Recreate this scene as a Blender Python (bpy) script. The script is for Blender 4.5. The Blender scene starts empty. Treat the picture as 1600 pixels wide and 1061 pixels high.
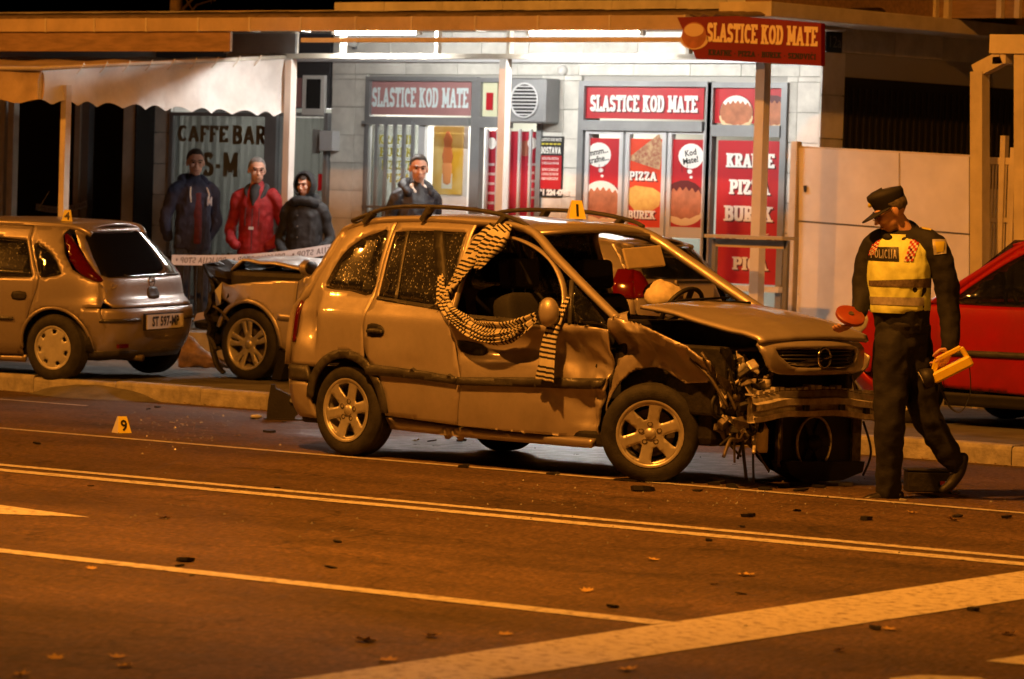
import bpy, bmesh, math, random
from mathutils import Vector, Matrix, noise
from mathutils.geometry import delaunay_2d_cdt
SC = bpy.context.scene
COL = SC.collection
random.seed(7)
R = math.radians
# ------------------------------------------------------------------ camera
FPX, CAMH, HORI, ROLL, VPL = 6500.0, 1.8, 312.0, .03, 8000.0
YAW = math.atan(FPX / VPL); PITCH = -math.atan((530.5 - HORI) / FPX); ROLLA = math.atan(ROLL)
FW = Vector((-math.sin(YAW) * math.cos(PITCH), math.cos(YAW) * math.cos(PITCH), math.sin(PITCH)))
_r = FW.cross(Vector((0, 0, 1))).normalized(); _u = _r.cross(FW)
RT = _r * math.cos(ROLLA) + _u * math.sin(ROLLA); UP = _u * math.cos(ROLLA) - _r * math.sin(ROLLA)
CO = Vector((0, 0, CAMH))
cam = bpy.data.cameras.new('camera'); camo = bpy.data.objects.new('camera', cam); COL.objects.link(camo)
camo.matrix_world = Matrix(((RT.x, UP.x, -FW.x, CO.x), (RT.y, UP.y, -FW.y, CO.y), (RT.z, UP.z, -FW.z, CO.z), (0, 0, 0, 1)))
cam.sensor_width = 36; cam.lens = 36 * FPX / 1600; cam.clip_end = 2000
cam.dof.use_dof = True; cam.dof.focus_distance = 27.3; cam.dof.aperture_fstop = 5.0
SC.camera = camo
# ------------------------------------------------------------------ night sky, exposure
wd = bpy.data.worlds.new('World'); SC.world = wd; wd.use_nodes = True
_n = wd.node_tree.nodes; _bg = _n['Background']
_sky = _n.new('ShaderNodeTexSky'); _sky.sky_type = 'NISHITA'; _sky.sun_disc = False
_sky.sun_elevation = R(-4); _sky.sun_rotation = R(200)
wd.node_tree.links.new(_sky.outputs[0], _bg.inputs[0]); _bg.inputs[1].default_value = .03
SC.view_settings.view_transform = 'Standard'; SC.view_settings.look = 'None'
SC.view_settings.exposure = 0; SC.view_settings.gamma = 1; SC.view_settings.use_curve_mapping = False
SC.cycles.use_denoising = True
SC.cycles.max_bounces = 6; SC.cycles.diffuse_bounces = 3; SC.cycles.glossy_bounces = 3
SC.cycles.transmission_bounces = 4; SC.cycles.transparent_max_bounces = 12
SC.cycles.sample_clamp_indirect = 6; SC.cycles.caustics_reflective = False; SC.cycles.caustics_refractive = False
SODIUM = (1.0, .325, .032)

# pixel (of the 1600 x 1061 photograph) to place
def ray(x, y): return FW * FPX + RT * (x - 800) + UP * (530.5 - y)
def G(x, y, z=0.0):                       # on the level z
    d = ray(x, y); return CO + d * ((z - CO.z) / d.z)
def W(x, y, Y):                           # on the upright plane at Y
    d = ray(x, y); return CO + d * (Y / d.y)
def WX(x, y, X):                          # on the upright plane at X
    d = ray(x, y); return CO + d * (X / d.x)

# ------------------------------------------------------------------ helpers
def tag(o, label=None, cat=None, group=None, kind=None):
    if label: o['label'] = label
    if cat: o['category'] = cat
    if group: o['group'] = group
    if kind: o['kind'] = kind
    return o
def empty(name, loc=(0, 0, 0), rz=0, label=None, cat=None, group=None, kind=None):
    o = bpy.data.objects.new(name, None); COL.objects.link(o); o.location = loc; o.rotation_euler = (0, 0, rz)
    o.empty_display_size = .1
    return tag(o, label, cat, group, kind)
def mk(name, me, m=None, parent=None, smooth=False):
    o = bpy.data.objects.new(name, me); COL.objects.link(o)
    if m is not None:
        for q in (m if isinstance(m, (list, tuple)) else [m]): me.materials.append(q)
    if parent is not None: o.parent = parent
    if smooth: me.shade_smooth()
    return o
def shared(name, src, parent=None, loc=None, rot=None, sc=None):
    o = bpy.data.objects.new(name, src.data); COL.objects.link(o)
    if parent is not None: o.parent = parent
    if loc is not None: o.location = loc
    if rot is not None: o.rotation_euler = rot
    if sc is not None: o.scale = sc
    return o
class MB:
    """collects shapes of ONE part"""
    def __init__(s): s.v = []; s.f = []; s.mi = []
    def add(s, vs, fs, mi=0):
        b = len(s.v); s.v += [tuple(p) for p in vs]; s.f += [[b + i for i in f] for f in fs]; s.mi += [mi] * len(fs); return s
    def box(s, x0, x1, y0, y1, z0, z1, mi=0, mt=None):
        vs = [Vector((x, y, z)) for x in (x0, x1) for y in (y0, y1) for z in (z0, z1)]
        if mt: vs = [mt @ p for p in vs]
        return s.add(vs, [(0, 1, 3, 2), (4, 6, 7, 5), (0, 4, 5, 1), (2, 3, 7, 6), (0, 2, 6, 4), (1, 5, 7, 3)], mi)
    def bar(s, a, b, w, h=None, up=(0, 0, 1), mi=0):
        a = Vector(a); b = Vector(b); h = h or w; d = (b - a).normalized(); u = Vector(up)
        if abs(d.dot(u)) > .98: u = Vector((0, 1, 0))
        r = d.cross(u).normalized() * w / 2; u = r.cross(d).normalized() * h / 2
        vs = [p + i * r + j * u for p in (a, b) for i, j in ((-1, -1), (1, -1), (1, 1), (-1, 1))]
        return s.add(vs, [(3, 2, 1, 0), (4, 5, 6, 7), (0, 1, 5, 4), (1, 2, 6, 5), (2, 3, 7, 6), (3, 0, 4, 7)], mi)
    def tube(s, pts, r, n=8, cap=True, mi=0, sq=1.0, ref=None):
        pts = [Vector(p) for p in pts]; k = len(pts)
        rs = r if isinstance(r, (list, tuple)) else [r] * k
        T = [(pts[min(i + 1, k - 1)] - pts[max(i - 1, 0)]).normalized() for i in range(k)]
        u = Vector(ref) if ref else (Vector((0, 0, 1)) if abs(T[0].z) < .9 else Vector((1, 0, 0)))
        vs = []
        for i in range(k):
            a = T[i].cross(u)
            if a.length < 1e-5: a = T[i].orthogonal()
            a.normalize(); b = a.cross(T[i]).normalized()
            if not ref: u = b
            ra, rb = rs[i] if isinstance(rs[i], (tuple, list)) else (rs[i], rs[i] * sq)
            for j in range(n):
                t = 2 * math.pi * j / n
                vs.append(pts[i] + a * math.cos(t) * ra + b * math.sin(t) * rb)
        fs = [(i * n + j, i * n + (j + 1) % n, (i + 1) * n + (j + 1) % n, (i + 1) * n + j) for i in range(k - 1) for j in range(n)]
        if cap: fs += [tuple(range(n))[::-1], tuple(range((k - 1) * n, k * n))]
        return s.add(vs, fs, mi)
    def lathe(s, prof, n=32, axis='y', org=(0, 0, 0), mi=0, closed=False):
        o = Vector(org); vs = []
        for (r, h) in prof:
            for j in range(n):
                t = 2 * math.pi * j / n; c, q = r * math.cos(t), r * math.sin(t)
                vs.append(o + Vector((c, h, q) if axis == 'y' else (c, q, h) if axis == 'z' else (h, c, q)))
        k = len(prof); kk = k if closed else k - 1
        fs = [(i * n + j, i * n + (j + 1) % n, ((i + 1) % k) * n + (j + 1) % n, ((i + 1) % k) * n + j) for i in range(kk) for j in range(n)]
        return s.add(vs, fs, mi)
    def prism(s, poly, a, b, fn, mi=0):
        """poly (u,v) extruded from a to b through fn(u,v,w)"""
        n = len(poly); vs = [fn(u, v, a) for u, v in poly] + [fn(u, v, b) for u, v in poly]
        return s.add(vs, [tuple(range(n)), tuple(range(2 * n - 1, n - 1, -1))] + [(i, i + n, (i + 1) % n + n, (i + 1) % n) for i in range(n)], mi)
    def ell(s, c, r, n=12, m=8, mi=0, mt=None):
        c = Vector(c); vs = []
        for i in range(m + 1):
            p = math.pi * i / m
            for j in range(n):
                t = 2 * math.pi * j / n
                q = Vector((r[0] * math.sin(p) * math.cos(t), r[1] * math.sin(p) * math.sin(t), r[2] * math.cos(p)))
                vs.append(c + (mt @ q if mt else q))
        fs = [(i * n + j, (i + 1) * n + j, (i + 1) * n + (j + 1) % n, i * n + (j + 1) % n) for i in range(m) for j in range(n)]
        return s.add(vs, fs, mi)
    def build(s, name, m=None, parent=None, smooth=False, clean=True, flat_ang=None):
        me = bpy.data.meshes.new(name); me.from_pydata(s.v, [], s.f)
        if isinstance(m, (list, tuple)):
            me.polygons.foreach_set('material_index', s.mi)
        if clean:
            bm = bmesh.new(); bm.from_mesh(me); bmesh.ops.remove_doubles(bm, verts=bm.verts, dist=1e-5)
            bmesh.ops.recalc_face_normals(bm, faces=bm.faces); bm.to_mesh(me); bm.free()
        o = mk(name, me, m, parent, smooth)
        if smooth and flat_ang: me.set_sharp_from_angle(angle=R(flat_ang))
        return o
def boxo(name, x0, x1, y0, y1, z0, z1, m, parent=None, bev=0):
    o = MB().box(min(x0, x1), max(x0, x1), min(y0, y1), max(y0, y1), min(z0, z1), max(z0, z1)).build(name, m, parent)
    if bev:
        b = o.modifiers.new('b', 'BEVEL'); b.width = bev; b.segments = 2
    return o
def inside(p, poly):
    x, y = p; c = False; n = len(poly); j = n - 1
    for i in range(n):
        xi, yi = poly[i]; xj, yj = poly[j]
        if (yi > y) != (yj > y) and x < (xj - xi) * (y - yi) / (yj - yi) + xi: c = not c
        j = i
    return c
def dense(poly, step):
    out = []
    for i in range(len(poly)):
        a = poly[i]; b = poly[(i + 1) % len(poly)]; d = math.dist(a, b); k = max(1, int(d / step + .5))
        out += [(a[0] + (b[0] - a[0]) * t / k, a[1] + (b[1] - a[1]) * t / k) for t in range(k)]
    return out
def tri2d(polys, holes=(), step=.06, union=False):
    """constrained triangulation of polygon(s) with holes and a regular interior grid"""
    P = []; E = []
    for pl in list(polys) + list(holes):
        pl = dense(pl, step * .55) if step else pl; b = len(P); n = len(pl)
        P += [Vector(p) for p in pl]; E += [(b + i, b + (i + 1) % n) for i in range(n)]
    if step and not union:
        xs = [p.x for p in P]; ys = [p.y for p in P]; x = math.ceil(min(xs) / step) * step
        bx = [p for p in P]; sy = step * .55
        while x < max(xs):
            y = math.ceil(min(ys) / sy) * sy
            while y < max(ys):
                q = (x, y)
                if any(inside(q, pl) for pl in polys) and not any(inside(q, h) for h in holes):
                    if min((p.x - x) ** 2 + (p.y - y) ** 2 for p in bx) > (step * .3) ** 2: P.append(Vector(q))
                y += sy
            x += step
    v, e, f, *_ = delaunay_2d_cdt(P, E, [], 0, 1e-6)
    out = []
    for t in f:
        c = sum((v[i] for i in t), Vector((0, 0))) / len(t); c = (c.x, c.y)
        if any(inside(c, pl) for pl in polys) and not any(inside(c, h) for h in holes): out.append(list(t))
    return [(p.x, p.y) for p in v], out
def panel(name, poly, fn, m, parent, holes=(), step=.06, thick=.012, smooth=True, flip=False):
    v, f = tri2d([poly], holes, step)
    me = bpy.data.meshes.new(name); me.from_pydata([tuple(fn(a, b)) for a, b in v], [], [t[::-1] for t in f] if flip else f)
    bm = bmesh.new(); bm.from_mesh(me)
    for q in [q for q in bm.verts if not q.link_faces]: bm.verts.remove(q)
    bm.to_mesh(me); bm.free()
    o = mk(name, me, m, parent, smooth)
    if thick:
        s = o.modifiers.new('s', 'SOLIDIFY'); s.thickness = thick; s.offset = -1
    return o
def ipol(x, t):
    if x <= t[0][0]: return t[0][1]
    for (a, b), (c, d) in zip(t, t[1:]):
        if x <= c: return b + (d - b) * (x - a) / (c - a)
    return t[-1][1]
def ismooth(x, t):
    """cubic interpolation through a table"""
    if x <= t[0][0]: return t[0][1]
    n = len(t)
    for i in range(n - 1):
        if x <= t[i + 1][0]:
            x0, y0 = t[i]; x1, y1 = t[i + 1]; h = x1 - x0; u = (x - x0) / h
            m0 = (y1 - t[i - 1][1]) / (x1 - t[i - 1][0]) if i else (y1 - y0) / h
            m1 = (t[i + 2][1] - y0) / (t[i + 2][0] - x0) if i < n - 2 else (y1 - y0) / h
            return (2 * u ** 3 - 3 * u * u + 1) * y0 + (u ** 3 - 2 * u * u + u) * h * m0 + (3 * u * u - 2 * u ** 3) * y1 + (u ** 3 - u * u) * h * m1
    return t[-1][1]
def smoothed(pts, k=4, closed=False):
    """Catmull-Rom through points"""
    pts = [Vector(p) for p in pts]; n = len(pts); out = []
    for i in range(n if closed else n - 1):
        p0 = pts[(i - 1) % n] if closed else pts[max(i - 1, 0)]; p1 = pts[i]; p2 = pts[(i + 1) % n]
        p3 = pts[(i + 2) % n] if closed else pts[min(i + 2, n - 1)]
        for j in range(k):
            t = j / k
            out.append(.5 * ((2 * p1) + (p2 - p0) * t + (2 * p0 - 5 * p1 + 4 * p2 - p3) * t * t + (3 * p1 - p0 - 3 * p2 + p3) * t ** 3))
    if not closed: out.append(pts[-1])
    return out
def sm2(pts, k=4, closed=True): return [(p.x, p.y) for p in smoothed([(a, b, 0) for a, b in pts], k, closed)]
# ------------------------------------------------------------------ materials
def mat(name, col=(.5, .5, .5), rough=.5, metal=0.0, var=.0, vs=6.0, bump=0.0, bs=60.0, spec=.5, emit=None, es=0.0, col2=None, coat=0.0, rvar=0.0, det=4, stretch=None, alpha=None):
    m = bpy.data.materials.new(name); m.use_nodes = True; t = m.node_tree; b = t.nodes['Principled BSDF']; L = t.links.new
    b.inputs['Base Color'].default_value = (*col, 1); b.inputs['Roughness'].default_value = rough; b.inputs['Metallic'].default_value = metal
    b.inputs['Specular IOR Level'].default_value = spec; b.inputs['Coat Weight'].default_value = coat
    if emit: b.inputs['Emission Color'].default_value = (*emit, 1); b.inputs['Emission Strength'].default_value = es
    if var or bump or col2 or rvar:
        tc = t.nodes.new('ShaderNodeTexCoord'); src = tc.outputs['Object']
        if stretch:
            mp = t.nodes.new('ShaderNodeMapping'); mp.inputs['Scale'].default_value = stretch; L(src, mp.inputs[0]); src = mp.outputs[0]
    if var or col2 or rvar:
        nz = t.nodes.new('ShaderNodeTexNoise'); nz.inputs['Scale'].default_value = vs; nz.inputs['Detail'].default_value = det; nz.inputs['Roughness'].default_value = .62; L(src, nz.inputs['Vector'])
        rp = t.nodes.new('ShaderNodeValToRGB'); e = rp.color_ramp.elements; e[0].position = .32; e[1].position = .68
        c2 = col2 or tuple(min(1, c * (1 + var)) for c in col); c1 = col if col2 else tuple(c * (1 - var) for c in col)
        e[0].color = (*c1, 1); e[1].color = (*c2, 1); L(nz.outputs[0], rp.inputs[0])
        if var or col2: L(rp.outputs[0], b.inputs['Base Color'])
        if rvar:
            mr = t.nodes.new('ShaderNodeMapRange'); mr.inputs[1].default_value = .3; mr.inputs[2].default_value = .7
            mr.inputs[3].default_value = max(.02, rough - rvar); mr.inputs[4].default_value = min(1, rough + rvar); L(nz.outputs[0], mr.inputs[0]); L(mr.outputs[0], b.inputs['Roughness'])
    if bump:
        n2 = t.nodes.new('ShaderNodeTexNoise'); n2.inputs['Scale'].default_value = bs; n2.inputs['Detail'].default_value = 3; L(src, n2.inputs['Vector'])
        bp = t.nodes.new('ShaderNodeBump'); bp.inputs['Strength'].default_value = bump; bp.inputs['Distance'].default_value = .01; L(n2.outputs[0], bp.inputs['Height']); L(bp.outputs[0], b.inputs['Normal'])
    return m
M = {}
def glass_mat(name, tint=(.75, .8, .8), refl=.12, rough=.03, drops=0.0, haze=0.0):
    """thin pane: see-through with a sheen; drops = rain beads, haze = dust and mist on it"""
    m = bpy.data.materials.new(name); m.use_nodes = True; t = m.node_tree; t.nodes.clear(); L = t.links.new; N = t.nodes.new
    out = N('ShaderNodeOutputMaterial'); tr = N('ShaderNodeBsdfTransparent'); tr.inputs[0].default_value = (*tint, 1)
    gl = N('ShaderNodeBsdfGlossy'); gl.inputs['Roughness'].default_value = rough
    lw = N('ShaderNodeLayerWeight'); lw.inputs[0].default_value = .35
    mr = N('ShaderNodeMapRange'); mr.inputs[3].default_value = refl; mr.inputs[4].default_value = .7; L(lw.outputs['Fresnel'], mr.inputs[0])
    mx = N('ShaderNodeMixShader'); L(mr.outputs[0], mx.inputs[0]); L(tr.outputs[0], mx.inputs[1]); L(gl.outputs[0], mx.inputs[2]); last = mx
    if drops or haze:
        tc = N('ShaderNodeTexCoord')
        df = N('ShaderNodeBsdfTranslucent'); df.inputs[0].default_value = (.7, .7, .7, 1)
        d2 = N('ShaderNodeBsdfDiffuse'); d2.inputs[0].default_value = (.75, .75, .75, 1)
        g2 = N('ShaderNodeBsdfGlossy'); g2.inputs['Roughness'].default_value = .25
        ad = N('ShaderNodeMixShader'); ad.inputs[0].default_value = .5; L(d2.outputs[0], ad.inputs[1]); L(df.outputs[0], ad.inputs[2])
        ag = N('ShaderNodeMixShader'); ag.inputs[0].default_value = .35; L(ad.outputs[0], ag.inputs[1]); L(g2.outputs[0], ag.inputs[2])
        vo = N('ShaderNodeTexVoronoi'); vo.inputs['Scale'].default_value = 85; 
        mp = N('ShaderNodeMapping'); mp.inputs['Scale'].default_value = (1, 1, .55); L(tc.outputs['Object'], mp.inputs[0]); L(mp.outputs[0], vo.inputs['Vector'])
        nz = N('ShaderNodeTexNoise'); nz.inputs['Scale'].default_value = 5; nz.inputs['Detail'].default_value = 5; L(tc.outputs['Object'], nz.inputs['Vector'])
        th = N('ShaderNodeMath'); th.operation = 'MULTIPLY'; th.inputs[1].default_value = .62; L(nz.outputs[0], th.inputs[0])
        lt = N('ShaderNodeMath'); lt.operation = 'LESS_THAN'; L(vo.outputs['Distance'], lt.inputs[0]); L(th.outputs[0], lt.inputs[1])
        wn = N('ShaderNodeTexWhiteNoise'); L(vo.outputs['Position'], wn.inputs['Vector'])
        gt = N('ShaderNodeMath'); gt.operation = 'POWER'; gt.inputs[1].default_value = 3; L(wn.outputs[0], gt.inputs[0])
        ml = N('ShaderNodeMath'); ml.operation = 'MULTIPLY'; L(lt.outputs[0], ml.inputs[0]); L(gt.outputs[0], ml.inputs[1])
        m2 = N('ShaderNodeMath'); m2.operation = 'MULTIPLY_ADD'; m2.inputs[1].default_value = drops; L(ml.outputs[0], m2.inputs[0])
        hz = N('ShaderNodeMath'); hz.operation = 'MULTIPLY'; hz.inputs[1].default_value = haze; L(nz.outputs[0], hz.inputs[0]); L(hz.outputs[0], m2.inputs[2])
        mz = N('ShaderNodeMixShader'); L(m2.outputs[0], mz.inputs[0]); L(mx.outputs[0], mz.inputs[1]); L(ag.outputs[0], mz.inputs[2]); last = mz
    L(last.outputs[0], out.inputs[0]); return m
# ------------------------------------------------------------------ lettering
def _arc(cx, cy, rx, ry, a0, a1, n=10): return [(cx + rx * math.cos(R(a0 + (a1 - a0) * i / n)), cy + ry * math.sin(R(a0 + (a1 - a0) * i / n))) for i in range(n + 1)]
GL = {  # width, strokes, slab serifs (x, y)
 'A': (.86, [[(.12, 0), (.43, .95)], [(.74, 0), (.43, .95)], [(.25, .32), (.62, .32)]], [(.12, 0), (.74, 0)]),
 'B': (.76, [[(.17, 0), (.17, 1)], [(.17, .92)] + _arc(.4, .74, .2, .18, 90, -90) + [(.17, .54)], [(.17, .52)] + _arc(.42, .29, .22, .22, 90, -90) + [(.17, .08)]], [(.14, 0), (.14, 1)]),
 'C': (.76, [_arc(.42, .5, .29, .42, 50, 310, 14)], [(.58, .82)]),
 'D': (.8, [[(.17, 0), (.17, 1)], [(.17, .92)] + _arc(.38, .5, .28, .42, 90, -90, 12) + [(.17, .08)]], [(.14, 0), (.14, 1)]),
 'E': (.7, [[(.17, 0), (.17, 1)], [(.17, .92), (.6, .92)], [(.17, .5), (.5, .5)], [(.17, .08), (.62, .08)], [(.6, .72), (.6, 1)], [(.62, 0), (.62, .26)]], [(.14, 0), (.14, 1)]),
 'F': (.68, [[(.17, 0), (.17, 1)], [(.17, .92), (.6, .92)], [(.17, .5), (.48, .5)], [(.6, .72), (.6, 1)]], [(.17, 0), (.14, 1)]),
 'I': (.4, [[(.2, 0), (.2, 1)]], [(.2, 0), (.2, 1)]),
 'K': (.84, [[(.17, 0), (.17, 1)], [(.2, .42), (.62, 1)], [(.34, .55), (.68, 0)]], [(.17, 0), (.17, 1), (.63, .98), (.68, 0)]),
 'L': (.68, [[(.17, 0), (.17, 1)], [(.17, .08), (.6, .08)], [(.6, 0), (.6, .3)]], [(.17, 1), (.14, 0)]),
 'M': (1.0, [[(.17, 0), (.17, 1)], [(.17, 1), (.5, .2)], [(.5, .2), (.83, 1)], [(.83, 0), (.83, 1)]], [(.15, 0), (.85, 0), (.15, 1), (.85, 1)]),
 'N': (.86, [[(.17, 0), (.17, 1)], [(.17, 1), (.69, 0)], [(.69, 0), (.69, 1)]], [(.17, 0), (.15, 1), (.69, 1)]),
 'O': (.82, [_arc(.41, .5, .29, .42, 0, 360, 20)], []),
 'P': (.72, [[(.17, 0), (.17, 1)], [(.17, .92)] + _arc(.4, .69, .22, .23, 90, -90) + [(.17, .46)]], [(.17, 0), (.14, 1)]),
 'R': (.8, [[(.17, 0), (.17, 1)], [(.17, .92)] + _arc(.4, .71, .22, .21, 90, -90) + [(.17, .5)], [(.36, .48), (.64, 0)]], [(.17, 0), (.14, 1), (.66, 0)]),
 'S': (.7, [_arc(.35, .71, .21, .22, 30, 270, 10) + _arc(.35, .28, .23, .22, 80, -150, 10)], [(.5, .86), (.2, .12)]),
 'T': (.76, [[(.38, 0), (.38, 1)], [(.1, .92), (.66, .92)], [(.1, .7), (.1, 1)], [(.66, .7), (.66, 1)]], [(.38, 0)]),
 'U': (.84, [[(.17, 1), (.17, .4)] + _arc(.42, .34, .25, .28, 180, 360, 10) + [(.67, 1)]], [(.17, 1), (.67, 1)]),
 'V': (.84, [[(.12, 1), (.42, .04)], [(.72, 1), (.42, .04)]], [(.12, 1), (.72, 1)]),
 'Z': (.74, [[(.12, .92), (.62, .92)], [(.62, .92), (.12, .08)], [(.12, .08), (.64, .08)], [(.12, .7), (.12, 1)], [(.64, 0), (.64, .28)]], []),
 'G': (.8, [_arc(.42, .5, .29, .42, 50, 300, 14), [(.62, .1), (.62, .45)], [(.4, .42), (.7, .42)]], []),
 'J': (.5, [[(.32, 1), (.32, .3)] + _arc(.18, .25, .14, .2, 0, -120, 6)], [(.32, 1)]),
 '-': (.46, [[(.08, .42), (.38, .42)]], []), ' ': (.36, [], []), '*': (.5, [[(.25, .3), (.25, .8)], [(.05, .42), (.45, .68)], [(.05, .68), (.45, .42)]], []),
 ',': (.3, [[(.15, .1), (.1, -.12)]], []),
}
def glyph_polys(text, th=.2, slab=True, track=.06, squash=.8):
    """polygons of a line of heavy lettering, height 1; returns polys and total width"""
    out = []; x = 0
    for ch in text:
        acc = None
        if ch in 'ČĆ': acc = ch; ch = 'C'
        w, st, sl = GL[ch]
        for pl in st:
            for a, b in zip(pl, pl[1:]):
                dx, dy = b[0] - a[0], b[1] - a[1]; d = math.hypot(dx, dy) or 1; ex, ey = dx / d, dy / d
                vert = abs(ey) > .7; t = th * (1.15 if vert else .72) / 2; e = t * .5 if len(pl) > 2 else 0
                nx, ny = -ey * t, ex * t
                q = [(a[0] - ex * e + nx, a[1] - ey * e + ny), (a[0] - ex * e - nx, a[1] - ey * e - ny), (b[0] + ex * e - nx, b[1] + ey * e - ny), (b[0] + ex * e + nx, b[1] + ey * e + ny)]
                out.append([(x + u * squash, min(1.0, max(-.15 if ch == ',' else 0, v))) for u, v in q])
        if slab:
            for sx, sy in sl:
                y0 = sy - .13 if sy > .5 else sy; out.append([(x + (sx - th * .95) * squash, y0), (x + (sx + th * .95) * squash, y0), (x + (sx + th * .95) * squash, y0 + .13), (x + (sx - th * .95) * squash, y0 + .13)])
        if acc:
            out.append([(x + .3 * squash, 1.08), (x + .4 * squash, 1.08), (x + .55 * squash, 1.25), (x + .42 * squash, 1.25)])
            if acc == 'Č': out.append([(x + .4 * squash, 1.08), (x + .3 * squash, 1.08), (x + .15 * squash, 1.25), (x + .28 * squash, 1.25)])
        x += w * squash + track
    return out, x - track
def lettering(text, org, ux, uy, height, m, parent, width=None, th=.2, slab=True, name='lettering', fn=None, off=None):
    """one line of heavy lettering as a single-layer mesh; org = lower-left corner"""
    polys, w = glyph_polys(text, th, slab); k = (width / w) if width else height
    P = []; E = []
    for pl in polys:
        if abs(sum(pl[i - 1][0] * pl[i][1] - pl[i][0] * pl[i - 1][1] for i in range(len(pl)))) < 1e-6: continue
        b = len(P); n = len(pl); P += [Vector(p) for p in pl]; E += [(b + i, b + (i + 1) % n) for i in range(n)]
    v, e, f, *_ = delaunay_2d_cdt(P, E, [], 0, 1e-5)
    bbs = [(min(p[0] for p in pl), max(p[0] for p in pl), pl) for pl in polys]
    ff = []
    for t in f:
        cx = sum(v[i].x for i in t) / len(t); cy = sum(v[i].y for i in t) / len(t)
        if any(a <= cx <= b and inside((cx, cy), pl) for a, b, pl in bbs): ff.append(list(t))
    org = Vector(org); ux = Vector(ux); uy = Vector(uy)
    vs = [org + ux * p.x * k + uy * p.y * height for p in v] if fn is None else [fn(p.x / w, p.y) for p in v]
    nrm = ux.cross(uy)
    mb = MB().add(vs, ff); o = mb.build(name, m, parent, clean=False)
    bm = bmesh.new(); bm.from_mesh(o.data)
    for q in [q for q in bm.verts if not q.link_faces]: bm.verts.remove(q)
    bm.to_mesh(o.data); bm.free()
    return o
def smalltext(text, loc, ux, nrm, size, m, parent, bold=0.0, name='lettering', align='CENTER', sx=1.0):
    """thin print as a mesh in the parent's own space"""
    c = bpy.data.curves.new(name, 'FONT'); c.body = text; c.size = size; c.align_x = align; c.offset = bold; c.fill_mode = 'FRONT'; c.resolution_u = 2
    o = bpy.data.objects.new(name, c); COL.objects.link(o); bpy.context.view_layer.update()
    me = bpy.data.meshes.new_from_object(o.evaluated_get(bpy.context.evaluated_depsgraph_get())); bpy.data.objects.remove(o)
    ux = Vector(ux).normalized(); n = Vector(nrm).normalized(); uy = n.cross(ux)
    me.transform(Matrix(((ux.x * sx, uy.x, n.x, loc[0]), (ux.y * sx, uy.y, n.y, loc[1]), (ux.z * sx, uy.z, n.z, loc[2]), (0, 0, 0, 1))))
    me.materials.clear(); me.name = name
    return mk(name, me, m, parent)
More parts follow.
